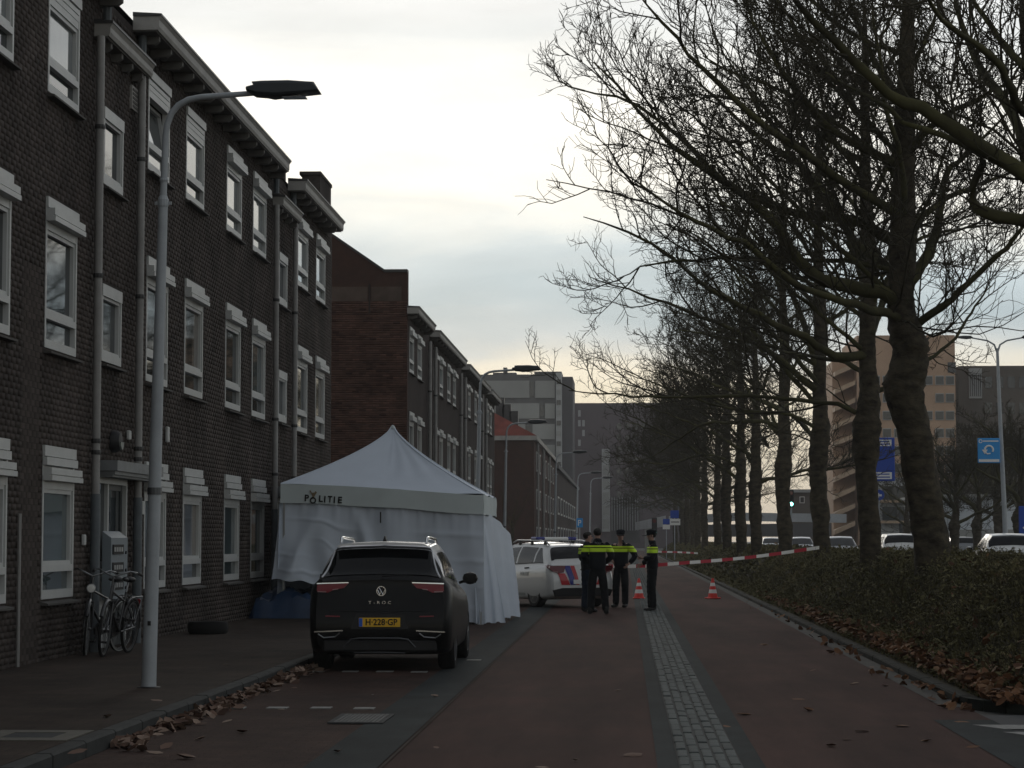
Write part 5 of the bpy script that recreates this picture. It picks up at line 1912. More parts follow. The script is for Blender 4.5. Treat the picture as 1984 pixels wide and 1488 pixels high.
P = []
for j in range(9):
    v_ = j / 8
    P.append([(a * thx, val_y(a) - .02 * v_ + .006 * math.sin(14 * a + 3 * v_), vtop(a) - VAL * v_ + .008 * math.sin(a * 7) * v_) for a in np.linspace(-1, 1, 61)])
fv = cloth(P, 'valance', M['tent_val'])
P = [[(thx + .012 * math.sin(b * 8) + .02 * v_ + .01 * math.sin(v_ * 5 + b * 13), b * thy, tz(thx, ZE) - VAL * v_ - .02 * abs(math.sin(b * 5)) * v_) for b in np.linspace(-1, 1, 31)] for v_ in np.linspace(0, 1, 9)]
cloth(P, 'valance', M['tent_val'])
P = [[(-thx - .012 * math.sin(b * 8) - .02 * v_, b * thy, tz(-thx, ZE) - VAL * v_) for b in np.linspace(-1, 1, 31)] for v_ in np.linspace(0, 1, 6)]
cloth(P, 'valance', M['tent_val'])
P = [[(a * thx, thy + .012 * math.sin(a * 8), tz(a * thx, ZE) - VAL * v_) for a in np.linspace(-1, 1, 31)] for v_ in np.linspace(0, 1, 6)]
cloth(P, 'valance', M['tent_val'])
# lettering on the front valance, with the flame over the O
ls = .60 / (635 - 560)


def vpt(px, py, off=.02):
    q = on_y(px, py, TY0)
    a = (q.x - tcx) / thx
    return Vector((q.x - tcx, val_y(a) - off - .012, q.z))


for ch, px, py in (('P', 594.5, 965.5), ('L', 622, 967), ('I', 630, 968), ('T', 640, 968), ('I', 648.5, 969), ('E', 659, 969.5)):
    me = text_mesh(ch, .165, M['ink'], .006, .8 if ch == 'T' else .98, bold=.006)
    me.transform(Matrix.Translation(vpt(px, py)) @ Matrix.Rotation(R(3), 4, 'Y'))
    bpyo = place('lettering', me, fv)
q = vpt(607, 969.5)
MB().lathe([(.036, -.006), (.062, -.006), (.062, 0), (.036, 0)], q, axis='Y', n=20, closed=True).build('emblem_ring', M['ink'], fv)
M['emblem'] = mat('emblem_gold', (.20, .15, .09), .6)
fl = MB()
fl.prism([(-.075, .16), (-.02, .09), (-.012, .03), (.0, .0), (.012, .03), (.03, .06), (.075, .13), (.05, .155), (.02, .12), (.0, .13), (-.02, .12), (-.045, .17)], .006)
fl.v = [(x + q.x, y + q.y - .006, z + q.z + .02) for x, y, z in fl.v]
fl.build('emblem_flame', M['emblem'], fv)
q = vpt(738, 1000)
MB().box(q.x - .012, q.x + .012, q.y - .01, q.y, q.z - .13, q.z + .08).build('strap', M['ink'], tent)

# front wall: hung in folds, lifted at its left foot


def fold(a, v_):
    return 1.7 * (.055 * math.sin(7.5 * a + 2.2 * v_ + 1.3 * math.sin(3 * a)) * (.35 + .65 * v_) + .03 * math.sin(17 * a - 4 * v_) * v_ + .09 * math.exp(-((a + .62 + .28 * v_) / .07) ** 2) * v_ + .07 * math.exp(-((a + .25 - .30 * v_) / .06) ** 2) * math.sin(PI * v_))


P = []
for j in range(55):
    v_ = j / 54
    row = []
    for a in np.linspace(-1, 1, 141):
        x = a * thx * (1 + .03 * v_ * (1 if a < 0 else .3))
        if a < 0:
            x -= .10 * v_ * max(0, -a - .85) / .15
        k = min(1, max(0, (a + .62) / .30))
        zb_ = .76 * (1 - k * k * (3 - 2 * k)) + .03 + .05 * math.sin(a * 6 + 1) * (1 - k) + .02 * math.sin(a * 31)
        zt_ = tz(x, ZE - VAL + .05)
        crease = .022 * sum(math.exp(-((v_ - c) / .02) ** 2) * (.5 + .5 * math.sin(a * 5 + c * 20)) for c in (.22, .45, .68, .88)) + .035 * max(0, math.sin(a * 38)) * math.exp(-v_ / .10)
        row.append((x, -thy + .05 - fold(a, v_) - crease, zt_ + (zb_ - zt_) * v_))
    P.append(row)
cloth(P, 'front_wall', M['tent'])
# right wall, its foot dragged outwards behind the front corner
P = []
for j in range(25):
    v_ = j / 24
    row = []
    for b in np.linspace(0, 1, 49):
        zt_ = 2.12 - .42 * max(0, b - .15) / .85 * b
        top_x = thx - .02 + .40 * max(0, b - .25) ** 1.1
        foot_x = thx - .10 + .60 * b ** .8
        x = top_x + (foot_x - top_x) * v_ + .05 * math.sin(b * 21 + 2 * v_) * (.3 + .7 * v_) + .03 * math.sin(b * 47 - v_) * v_
        zb_ = .02 + .035 * max(0, math.sin(b * 26))
        crease = .008 * sum(math.exp(-((v_ - c) / .012) ** 2) for c in (.2, .42, .63, .84))
        row.append((x + crease, -thy + .02 + b * (2 * thy + .5), zt_ + (zb_ - zt_) * v_))
    P.append(row)
cloth(P, 'side_wall', M['tent'])
# skirt of the corner panel, facing the street end
P = []
for j in range(25):
    v_ = j / 24
    row = []
    for a in np.linspace(0, 1, 33):
        x = thx - .14 + a * (.10 + .42 * v_ ** .7) - .05 * (1 - v_)
        zt_ = 2.10
        zb_ = .02 + .03 * max(0, math.sin(a * 19))
        row.append((x, -thy + .03 + a * .6 - .04 * math.sin(a * 17 + 2 * v_) * (.3 + v_) - .01 * sum(math.exp(-((v_ - c) / .012) ** 2) for c in (.2, .42, .63, .84)), zt_ + (zb_ - zt_) * v_))
    P.append(row)
cloth(P, 'corner_panel', M['tent'])
P = [[(a * thx, thy - .03 + .04 * math.sin(9 * a), tz(a * thx, ZE - VAL + .05) * (1 - v_) + .03) for a in np.linspace(-1, 1, 31)] for v_ in np.linspace(0, 1, 6)]
cloth(P, 'back_wall', M['tent'])
P = [[(-thx - .02 - .03 * math.sin(b * 11) * v_, b * thy, tz(-thx, ZE - VAL + .05) * (1 - v_) + (.12 if b > -.6 else .5) * v_) for b in np.linspace(-1, 1, 31)] for v_ in np.linspace(0, 1, 8)]
cloth(P, 'side_wall', M['tent'])
for sx in (-1, 1):
    for sy in (-1, 1):
        x, yv = sx * (thx - .06), sy * (thy - .06)
        z0 = PAVE if x + tcx < -4.1 else 0
        MB().box(x - .02, x + .02, yv - .02, yv + .02, z0, tz(x, ZE)).box(x - .06, x + .06, yv - .06, yv + .06, z0, z0 + .012).build('leg', M['alu'], tent)

# navy tarpaulin heaped under the lifted corner
P = []
gg = np.random.default_rng(4)
for i in range(26):
    u = i / 25
    row = []
    for j in range(22):
        w_ = j / 21
        x = -7.05 + u * 2.2
        yv = 43.35 + w_ * 2.4
        ed = min(1, min(u, 1 - u) / .08) * min(1, min(w_, 1 - w_) / .10)
        h = (.44 - .12 * abs(u - .4)) * ed ** .3 + .07 * math.sin(u * 17 + w_ * 9 + 2 * math.sin(w_ * 7)) * ed + .06 * abs(math.sin(w_ * 15 - u * 11)) * ed + gg.normal(0, .03) * ed
        row.append((x + .02 * math.sin(w_ * 9), yv - .15 * (1 - ed) * 0, PAVE + max(.005, h)))
    P.append(row)
tp = MB().grid([list(r_) for r_ in P]).build('tarpaulin', M['tarp'], smooth=22)
tag(tp, 'crumpled navy blue tarpaulin heaped under the lifted tent corner', 'tarpaulin')

# ------------------------------------------------------------------ cones and barrier tape
cone0 = None
for px, lab in ((1238, 'striped traffic cone beside the officer with the phone, left on the cobbles'), (1381, 'striped traffic cone standing alone on the right lane near the verge')):
    p = on_z(px, 1160)
    if cone0 is None:
        cone0 = thing('traffic_cone', lab, 'traffic cone', (p.x, p.y, 0), group='red and white traffic cones')
        MB().bbox(-.17, .17, -.17, .17, 0, .04, .02).build('base', M['cone_red'], cone0)
        prof = lambda z: .135 - .105 * (z - .04) / .50

        for z0, z1, m in ((.04, .15, 'cone_red'), (.15, .25, 'cone_white'), (.25, .34, 'cone_red'), (.34, .43, 'cone_white'), (.43, .53, 'cone_red')):
            MB().lathe([(prof(z0), z0), (prof(z1), z1)], n=22).build('band' if m == 'cone_white' else 'body', M[m], cone0, smooth=40)
        MB().lathe([(.03, .53), (.028, .55), (.001, .555)], n=14).build('tip', M['cone_red'], cone0)
    else:
        c = copy_tree(cone0)
        c.location = (p.x, p.y, 0)
        c.rotation_euler = (0, 0, .5)
        c['label'] = lab


def tape(name, label, pts, width, period, m1, m2):
    root = thing(name, label, 'barrier tape', pts[0])
    cs = spline([tuple(p) for p in pts], 400)
    d = np.concatenate([[0], np.cumsum(np.linalg.norm(np.diff(cs, axis=0), axis=1))])
    n = int(d[-1] / (period / 2))
    for k in range(n):
        a0, a1 = k * period / 2, (k + 1) * period / 2
        P0, P1 = [], []
        for s_ in np.linspace(a0, a1, 5):
            q = np.array([np.interp(s_, d, cs[:, i]) for i in range(3)]) - np.array(pts[0])
            tw = .35 * math.sin(s_ * .7)
            o = np.array((0, math.sin(tw), math.cos(tw))) * width / 2
            P0.append(q - o)
            P1.append(q + o)
        MB().grid([P0, P1]).build('red_stripe' if k % 2 else 'white_stripe', m1 if k % 2 else m2, root)
    return root


# near tape is built after the police car, whose door it is tied to
q0, q1, q2 = on_y(1352, 1072, 118), on_y(1318, 1070, 116), on_y(1270, 1069, 114)
tape('barrier_tape', 'farther thin strip of barrier tape across the lane behind the officer', [q0, q1, q2], .09, 1.0, M['tape_red'], M['tape_white'])


# ------------------------------------------------------------------ cars
def crom(P, n):
    return spline(P, n)


class Car:
    """a car skin lofted from stations along its length; y = 0 at the tail"""

    def __init__(s, st, lean=(.10, .55, .55), tuck=.05):
        s.lean_p, s.tuck = lean, tuck
        ys = np.array([r[0] for r in st], float)
        fine = np.unique(np.concatenate([np.linspace(0, .5, 22), np.linspace(.5, ys[-1] - .5, 46), np.linspace(ys[-1] - .5, ys[-1], 18)]))
        cols = []
        for c in range(1, 7):
            cols.append(np.interp(fine, ys, np.array([r[c] for r in st], float)))
        a = np.array(cols)
        k = np.array([.25, .5, .25])
        for _ in range(2):
            b = a.copy()
            b[:, 1:-1] = a[:, :-2] * k[0] + a[:, 1:-1] * k[1] + a[:, 2:] * k[2]
            a = b
        s.y, s.a, s.K = fine, a, 4
        G = []
        for i, yv in enumerate(fine):
            w, zb, zl, zt, wb, wr = a[:, i]
            gap = max(zt - zl, .01)
            sec = [(0, zb), (.70 * w, zb), (.93 * w, zb + .03), (.985 * w, zb + .16), (w, zb + .48 * (zl - zb)), (.988 * w, zl - .13), (wb, zl), (wb + (wr - wb) * .45 + .012 * min(1, gap * 3), zl + gap * .5),
                   (wr, zt - min(.055, gap * .3)), (wr * .84, zt - min(.010, gap * .1)), (0, zt + .012)]
            c = crom(sec, 10 * s.K + 1)
            c[0, 0] = c[-1, 0] = 0
            c[:, 0] = np.maximum(c[:, 0], 0)
            yy = yv + s.lean(c[:, 1]) * max(0, 1 - yv / .6)
            G.append(np.stack([c[:, 0], yy, c[:, 1]], 1))
        s.G = np.array(G)
        du, dv = np.gradient(s.G, axis=0), np.gradient(s.G, axis=1)
        s.N = unit(np.cross(dv, du))
        flip = (s.N * (s.G - np.array([0, 0, .7]))).sum(-1).mean() < 0
        if flip:
            s.N = -s.N

    def lean(s, z):
        a, z0, dz = s.lean_p
        k = np.clip((z - z0) / dz, 0, 1)
        return a * k * k * (3 - 2 * k) + s.tuck * np.clip((.42 - z) / .22, 0, 1)

    def body(s):
        G = s.G
        n, m, _ = G.shape
        L = G[:, m - 2:0:-1].copy()
        L[..., 0] *= -1
        ringv = np.concatenate([G, L], 1)
        k = ringv.shape[1]
        mb = MB()
        mb.v = [tuple(p) for p in ringv.reshape(-1, 3)]
        for i in range(n - 1):
            for j in range(k):
                mb.f.append((i * k + j, i * k + (j + 1) % k, (i + 1) * k + (j + 1) % k, (i + 1) * k + j))
        for i, rv in ((0, False), (n - 1, True)):
            for j in range(m - 1):
                q = [i * k + j, i * k + j + 1, i * k + (k - j - 1) % k, i * k + (k - j) % k]
                q = list(dict.fromkeys(q))
                if len(q) > 2:
                    mb.f.append(tuple(q if rv else reversed(q)))
        return mb

    def iy(s, y):
        return float(np.interp(y, s.y, np.arange(len(s.y))))

    def at(s, fi, fj, side=1, off=0.0):
        n, m, _ = s.G.shape
        fi, fj = min(max(fi, 0), n - 1.001), min(max(fj, 0), m - 1.001)
        i, j = int(fi), int(fj)
        a, b = fi - i, fj - j
        q = (s.G[i, j] * (1 - a) * (1 - b) + s.G[i + 1, j] * a * (1 - b) + s.G[i, j + 1] * (1 - a) * b + s.G[i + 1, j + 1] * a * b)
        nn = unit(s.N[i, j] * (1 - a) * (1 - b) + s.N[i + 1, j] * a * (1 - b) + s.N[i, j + 1] * (1 - a) * b + s.N[i + 1, j + 1] * a * b)
        q = q + nn * off
        return Vector((q[0] * side, q[1], q[2]))

    def pane(s, quad, side, off, nu=14, nv=8):
        """patch of the skin: quad gives (y, j) of its four corners: low rear, low front, high front, high rear"""
        P = []
        for v_ in np.linspace(0, 1, nv):
            row = []
            for u in np.linspace(0, 1, nu):
                y = (quad[0][0] * (1 - u) + quad[1][0] * u) * (1 - v_) + (quad[3][0] * (1 - u) + quad[2][0] * u) * v_
                j = (quad[0][1] * (1 - u) + quad[1][1] * u) * (1 - v_) + (quad[3][1] * (1 - u) + quad[2][1] * u) * v_
                row.append(s.at(s.iy(y), j * s.K, side, off))
            P.append(row)
        return P


def wheel_parts(parent, x, y, r, w, rim_m, nspoke=5, side=1, tyre_m=None):
    t = MB().lathe([(r * .66, -w / 2 + .01), (r * .9, -w / 2), (r * .98, -w / 2 + .025), (r, -w / 4), (r, w / 4), (r * .98, w / 2 - .025), (r * .9, w / 2), (r * .66, w / 2 - .01)], axis='X', n=40, closed=True)
    wo = t.build('wheel', M['rubber'], parent, (x, y, r), smooth=40)
    MB().lathe([(r * .67, side * (w / 2 - .012)), (r * .60, side * (w / 2 - .04)), (r * .58, side * (w / 2 - .10)), (r * .66, side * (-w / 2 + .02))], axis='X', n=32, closed=False).build('wheel_barrel', M['black'], wo)
    rm = MB().lathe([(r * .69, side * (w / 2 - .004)), (r * .65, side * (w / 2 - .004)), (r * .64, side * (w / 2 - .02)), (r * .69, side * (w / 2 - .02))], axis='X', n=32, closed=True)
    for k in range(nspoke):
        a = 2 * PI * k / nspoke + .3
        for da in (-.10, .10):
            rm.tube([(side * (w / 2 - .03), .05 * math.cos(a), .05 * math.sin(a)), (side * (w / 2 - .022), r * .64 * math.cos(a + da), r * .64 * math.sin(a + da))], [.022, .017], 5)
    rm.lathe([(.055, side * (w / 2 - .06)), (.055, side * (w / 2 - .02)), (.03, side * (w / 2 - .012))], axis='X', n=14)
    rm.build('rim', rim_m, wo, smooth=40)
    MB().lathe([(r * .60, side * (w / 2 - .11)), (r * .60, side * (w / 2 - .105))], axis='X', n=24).build('brake_disc', M['black'], wo)
    return wo


def cut_arches(mb, name, m, ys, r, parent, depth=.24, smooth=32):
    body = mb.build(name, m, parent, smooth=smooth)
    bm = bmesh.new()
    bm.from_mesh(body.data)
    bmesh.ops.recalc_face_normals(bm, faces=bm.faces)
    bm.to_mesh(body.data)
    bm.free()
    tools = []
    for y, zc in ys:
        for s_ in (-1, 1):
            c = MB().lathe([(r, s_ * .62 if s_ > 0 else -1.2), (r, 1.2 if s_ > 0 else -.62)], (0, y, zc), axis='X', n=36).build('arch_tool', M['black'])
            bm = bmesh.new()
            bm.from_mesh(c.data)
            bmesh.ops.recalc_face_normals(bm, faces=bm.faces)
            bm.to_mesh(c.data)
            bm.free()
            md = body.modifiers.new('arch', 'BOOLEAN')
            md.operation = 'DIFFERENCE'
            md.solver = 'EXACT'
            md.object = c
            tools.append(c)
    tmp = body
    par = body.parent
    me = evaluated(tmp)
    for c in tools:
        bpy.data.objects.remove(c, do_unlink=True)
    me.name = name
    me.materials.clear()
    me.materials.append(m)
    me.polygons.foreach_set('use_smooth', [True] * len(me.polygons))
    me.set_sharp_from_angle(angle=R(smooth))
    return place(name, me, par)


def mirror(parent, x, y, z, side, m):
    mo = MB().sphere((side * (x + .12), y, z + .03), .1, sx=1.05, sy=.75, sz=.8).build('mirror', m, parent, smooth=60)
    MB().bbox(side * (x + .12) - .085, side * (x + .12) + .085, y - .077, y - .070, z - .03, z + .085, .003).build('mirror_glass', M['car_glass'], mo)
    MB().tube([(side * (x - .03), y + .02, z - .03), (side * (x + .06), y, z)], .02, 6).build('stalk', m, mo)


# ---- black compact crossover seen from behind
rc = on_z(747, 1296)
cr_ = thing('parked_car', 'black crossover with silver roof rails and yellow plate, parked before the tent', 'car', (-2.97, rc.y - .75, 0), .008)
cr_.scale = (.965, 1, 1)
# rows: y, half width, floor, belt, top, belt half width, roof half width
st = [(0, .80, .27, 1.08, 1.10, .74, .66), (.05, .865, .24, 1.10, 1.14, .78, .66), (.16, .90, .21, 1.11, 1.22, .80, .655), (.34, .91, .2, 1.105, 1.40, .80, .635), (.50, .91, .2, 1.10, 1.515, .795, .62), (.75, .91, .2, 1.075, 1.545, .795, .62), (1.5, .91, .2, 1.03, 1.565, .80, .62),
      (2.3, .91, .2, 1.0, 1.53, .80, .61), (2.55, .91, .2, .99, 1.47, .80, .61), (3.12, .905, .2, .98, 1.06, .80, .68), (3.3, .90, .2, .97, 1.01, .80, .72), (3.8, .88, .2, .88, .93, .74, .66), (4.1, .82, .22, .78, .82, .68, .6), (4.2, .76, .26, .7, .73, .64, .55), (4.23, .72, .28, .66, .68, .6, .5)]
C = Car(st)
cut_arches(C.body(), 'body', M['car_black'], ((.80, .34), (3.39, .34)), .385, cr_)


def both(car, quad, name, m, parent, off, nu=14, nv=8):
    for s_ in (-1, 1):
        mb = MB().grid(car.pane(quad, s_, off, nu, nv))
        if s_ < 0:
            mb.f = [tuple(reversed(f)) for f in mb.f]
        mb.build(name, m, parent, smooth=60)


def across(car, y0, y1, j0, name, m, parent, off, j1=None):
    """full-width patch of the upper skin: roof, rear window, windscreen"""
    P = []
    for y in np.linspace(y0, y1, 22):
        fi = car.iy(y)
        ja = j0 if j1 is None else j0 + (j1 - j0) * (y - y0) / (y1 - y0)
        half = [car.at(fi, j, 1, off) for j in np.linspace(ja * car.K, 10 * car.K - .01, 14)]
        P.append([Vector((-p.x, p.y, p.z)) for p in half] + list(reversed(half)))
    return MB().grid(P).build(name, m, parent, smooth=60)


roofo = across(C, .44, 2.4, 7.7, 'roof', M['car_silver'], cr_, .004)
both(C, ((.20, 6.25), (.42, 6.25), (.62, 7.9), (.42, 7.9)), 'pillar_trim', M['car_silver'], roofo, .005)
both(C, ((.42, 7.62), (2.5, 7.62), (2.4, 7.9), (.46, 7.9)), 'roof_edge', M['car_silver'], roofo, .0055)
across(C, .085, .445, 7.0, 'rear_window', M['car_glass'], cr_, .009, 8.05)
across(C, 2.5, 3.05, 7.3, 'windscreen', M['car_glass'], cr_, .009)
both(C, ((.55, 6.3), (1.05, 6.3), (1.05, 7.6), (.80, 7.6)), 'side_window', M['car_glass'], cr_, .008)
both(C, ((1.1, 6.3), (1.85, 6.3), (1.85, 7.6), (1.1, 7.6)), 'side_window', M['car_glass'], cr_, .008)
both(C, ((1.92, 6.3), (2.85, 6.3), (2.45, 7.6), (1.92, 7.6)), 'side_window', M['car_glass'], cr_, .008)
for s_ in (-1, 1):
    MB().tube([C.at(C.iy(y), j * C.K, s_, .010) for y, j in ((.47, 8.12), (.40, 8.02), (.30, 7.80), (.20, 7.5), (.12, 7.1), (.085, 6.75))], .013, 6).build('window_edge', M['car_silver'], cr_, smooth=50)
# spoiler lip over the window
MB().prism([(-.60, 1.515), (-.5, 1.548), (0, 1.568), (.5, 1.548), (.60, 1.515), (.5, 1.52), (0, 1.535), (-.5, 1.52)], .18, .32).build('spoiler', M['car_silver'], cr_, smooth=40)


def rear_panel(car, outline, name, m, parent, d=.015, off=.004):
    """a plate that follows the tail: outline in (x, z)"""
    n = len(outline)
    f_, b_ = [], []
    for x, z in outline:
        y = float(car.lean(np.array([z]))[0]) - off + .10 * max(0, abs(x) - .72) ** 1.2
        f_.append((x, y - d, z))
        b_.append((x, y + .02, z))
    return MB().add(f_ + b_, [tuple(range(n))] + [(i, (i + 1) % n, (i + 1) % n + n, i + n)[::-1] for i in range(n)]).build(name, m, parent)


for s_ in (-1, 1):
    def mx(o):
        return [(s_ * x, z) for x, z in (o if s_ > 0 else list(reversed(o)))]
    tl_ = rear_panel(C, mx([(.40, 1.07), (.795, 1.055), (.80, .975), (.66, .955), (.58, .99), (.46, 1.01)]), 'tail_light', M['tail'], cr_, .022)
    rear_panel(C, mx([(.40, 1.083), (.80, 1.072), (.80, 1.058), (.40, 1.071)]), 'chrome_edge', M['chrome'], tl_, .028)
    rear_panel(C, mx([(.52, 1.005), (.60, .998), (.60, .985), (.54, .992)]), 'reversing_light', M['tail_clear'], tl_, .026)
    rear_panel(C, mx([(.68, .972), (.79, .976), (.79, .962), (.68, .958)]), 'reversing_light', M['tail_clear'], tl_, .026)
    rear_panel(C, mx([(.50, .678), (.68, .682), (.68, .668), (.50, .664)]), 'reflector', M['tail'], cr_, .012)
    rear_panel(C, mx([(.46, .508), (.82, .492), (.82, .478), (.46, .494)]), 'chrome_strip', M['chrome'], cr_, .02)
    o = MB().tube([(s_ * .50, -.012, .47), (s_ * .56, -.012, .425), (s_ * .70, -.012, .415), (s_ * .77, -.012, .46)], .008, 6).build('exhaust_trim', M['alu'], cr_)
    MB().tube([(s_ * .545, .48, 1.55), (s_ * .548, .58, 1.612), (s_ * .55, .80, 1.62), (s_ * .55, 1.9, 1.60), (s_ * .55, 2.1, 1.55)], .018, 8).build('roof_rail', M['chrome'], cr_, smooth=50)
    mirror(cr_, .86, 2.55, 1.06, s_, M['car_black'])
    wheel_parts(cr_, s_ * .795, .80, .335, .215, M['alu_dark'], 5, s_)
    wheel_parts(cr_, s_ * .795, 3.39, .335, .215, M['alu_dark'], 5, s_)
MB().tube([(-.45, -.005, .30), (-.36, -.02, .395), (-.25, -.025, .41), (.25, -.025, .41), (.36, -.02, .395), (.45, -.005, .30)], .011, 6).build('diffuser_trim', M['alu_dark'], cr_, smooth=50)
MB().bbox(-.72, .72, -.005, .3, .24, .40, .03).build('diffuser', M['black'], cr_)
MB().tube([(-.32, .03, .232), (0, .015, .24), (.32, .03, .232)], .009, 6).build('lower_trim', M['alu_dark'], cr_)
pl = MB().bbox(-.26, .26, -.022, .004, .545, .655, .004).build('number_plate', M['plate'], cr_)
MB().box(-.256, -.212, -.0245, -.0215, .549, .651).build('country_band', M['plate_blue'], pl)
me = text_mesh('H·228·GP', .104, M['ink'], .003, .95, 1.02, bold=.0025)
me.transform(Matrix.Translation((.024, -.0245, .600)))
place('lettering', me, pl)
ly = float(C.lean(np.array([.975]))[0])
bd = MB().lathe([(.050, -.012), (.060, -.012), (.060, .01), (.050, .01)], (.012, ly - .008, .975), axis='Y', n=28, closed=True).build('emblem', M['chrome'], cr_)
bl = MB()
for seq in (((-.030, .042), (.0, -.004), (.030, .042)), ((-.045, .012), (-.020, -.045), (0, .0), (.020, -.045), (.045, .012))):
    for (xa, za), (xb, zb2) in zip(seq[:-1], seq[1:]):
        bl.tube([(.012 + xa, ly - .016, .975 + za), (.012 + xb, ly - .016, .975 + zb2)], .006, 5)
bl.build('emblem_strokes', M['chrome'], bd)
me = text_mesh('T-ROC', .052, M['chrome'], .006, 1.25, 1.7)
me.transform(Matrix.Translation((.0, float(C.lean(np.array([.83]))[0]) - .012, .835)))
place('lettering', me, cr_)
MB().prism([(-.025, 1.575), (.025, 1.575), (.004, 1.64), (-.004, 1.64)], .14, .60).build('antenna', M['black'], cr_)
MB().tube([(.02, .10, 1.155), (.20, .075, 1.165), (.36, .095, 1.16)], [.014, .012, .006], 6).build('wiper', M['black'], cr_)
MB().tube([(-.62, float(C.lean(np.array([.75]))[0]) - .006, .74), (0, float(C.lean(np.array([.74]))[0]) - .008, .735), (.62, float(C.lean(np.array([.75]))[0]) - .006, .74)], .004, 4).build('hatch_seam', M['black'], cr_)
rear_panel(C, [(-.30, .70), (.30, .70), (.36, .52), (-.36, .52)], 'plate_recess', M['black'], cr_, .002)

# ---- white police hatchback turned across the lane
PA = R(31)
pc = thing('police_car', 'white police hatchback with blue and red stripes beside the tent', 'car', (-1.0, 54.6, 0), PA)
st = [(0, .78, .30, .98, 1.0, .74, .68), (.05, .845, .26, 1.0, 1.05, .78, .68), (.16, .88, .22, 1.02, 1.18, .80, .66), (.36, .893, .2, 1.0, 1.34, .80, .61), (.58, .893, .19, 1.0, 1.45, .80, .56), (.9, .893, .18, .99, 1.50, .80, .555), (1.7, .893, .18, .95, 1.535, .80, .57),
      (2.4, .893, .18, .94, 1.50, .80, .56), (2.7, .893, .18, .94, 1.42, .80, .56), (3.4, .885, .18, .94, 1.02, .79, .68), (3.6, .88, .18, .93, .96, .78, .7), (4.0, .84, .2, .84, .87, .72, .64), (4.25, .78, .22, .74, .77, .66, .56), (4.36, .70, .26, .64, .67, .6, .5)]
Cp = Car(st, lean=(.13, .62, .5), tuck=.03)
cut_arches(Cp.body(), 'body', M['car_white'], ((.80, .33), (3.5, .33)), .375, pc)
across(Cp, .13, .50, 7.4, 'rear_window', M['car_glass'], pc, .008, 7.95)
across(Cp, 2.65, 3.35, 7.3, 'windscreen', M['car_glass'], pc, .008)
M['car_glass_clear'] = mat('reflecting_side_glass', (.20, .20, .19), .05, spec=.8)
both(Cp, ((.50, 6.3), (.95, 6.3), (.95, 7.7), (.86, 7.7)), 'side_window', M['car_glass'], pc, .007)
both(Cp, ((1.03, 6.3), (1.80, 6.3), (1.80, 7.7), (1.03, 7.7)), 'side_window', M['car_glass'], pc, .007)
both(Cp, ((1.88, 6.3), (2.95, 6.3), (2.5, 7.7), (1.88, 7.7)), 'side_window', M['car_glass'], pc, .007)
both(Cp, ((.46, 6.2), (2.98, 6.2), (2.98, 6.3), (.48, 6.3)), 'window_trim', M['black'], pc, .008)
for s_ in (-1, 1):
    def mx(o):
        return [(s_ * x, z) for x, z in (o if s_ > 0 else list(reversed(o)))]
    t1 = rear_panel(Cp, mx([(.42, .985), (.84, .99), (.855, .93), (.80, .855), (.64, .81), (.50, .83)]), 'tail_light', M['tail_dark'], pc, .022)
    rear_panel(Cp, mx([(.66, .845), (.78, .87), (.78, .85), (.66, .825)]), 'reversing_light', M['tail_clear'], t1, .026)
    # the lamp wraps round onto the flank
    mb = MB().grid(Cp.pane(((.0, 4.95), (.10, 5.2), (.33, 5.85), (.0, 5.9)), s_, .008, 8, 6))
    mb.build('tail_light', M['tail_dark'], pc)
    for nm_, m_, xt0, xt1, zt_, xb0, xb1, zb_ in (('blue_stripe', 'pol_blue', .30, .46, .985, .20, .34, .54), ('red_stripe', 'pol_red', .47, .66, .81, .35, .58, .54), ('red_stripe', 'pol_red', .18, .29, .985, .10, .19, .54)):
        Pq = []
        for v_ in np.linspace(0, 1, 12):
            z = zb_ + (zt_ - zb_) * v_
            yy = float(Cp.lean(np.array([z]))[0]) - .014
            Pq.append([(s_ * (xb0 + (xt0 - xb0) * v_), yy, z), (s_ * (xb1 + (xt1 - xb1) * v_), yy, z)])
        MB().grid(Pq).build(nm_, M[m_], pc)
    wheel_parts(pc, s_ * .775, .80, .325, .21, M['alu_dark'], 10, s_)
    wheel_parts(pc, s_ * .775, 3.5, .325, .21, M['alu_dark'], 10, s_)
    mirror(pc, .85, 2.75, 1.02, s_, M['car_white'])
    rl = MB().tube([(s_ * .55, .62, 1.46), (s_ * .56, .72, 1.53), (s_ * .56, 1.0, 1.57), (s_ * .56, 2.2, 1.58), (s_ * .55, 2.4, 1.52)], .018, 8).build('roof_rail', M['alu'], pc, smooth=50)
    for yy in (.80, 1.45, 2.05):
        MB().bbox(s_ * .56 - .02, s_ * .56 + .02, yy - .05, yy + .05, 1.47, 1.56, .005).build('rail_foot', M['black'], rl)
    # lettering on the flank
    for sgn, (yy, zz, txt, sz, mm) in enumerate(((1.22, .80, 'POLITIE', .13, 'reflect'), (.66, .80, '···', .1, 'reflect'))):
        me = text_mesh(txt, sz, M[mm], .003)
        fi = Cp.iy(yy)
        q = Cp.at(fi, 4.75 * Cp.K, s_, .006)
        me.transform(Matrix.Translation(q) @ Matrix.Rotation(R(90) * s_, 4, 'Z'))
        place('lettering', me, pc)
    q = [Cp.at(Cp.iy(yy), 5.6 * Cp.K, s_, .012) for yy in (1.10, 1.20, 1.30)]
    MB().tube(q, .016, 6).build('door_handle', M['black'], pc)
    # lower flank strip
    mb = MB().grid(Cp.pane(((1.2, 2.6), (3.1, 2.6), (3.1, 3.0), (1.2, 3.0)), s_, .006))
    mb.build('sill_strip', M['reflect'], pc)
rear_panel(Cp, [(-.80, .42), (-.55, .47), (.55, .47), (.80, .42), (.74, .27), (-.74, .27)], 'lower_bumper', M['black'], pc, .012)
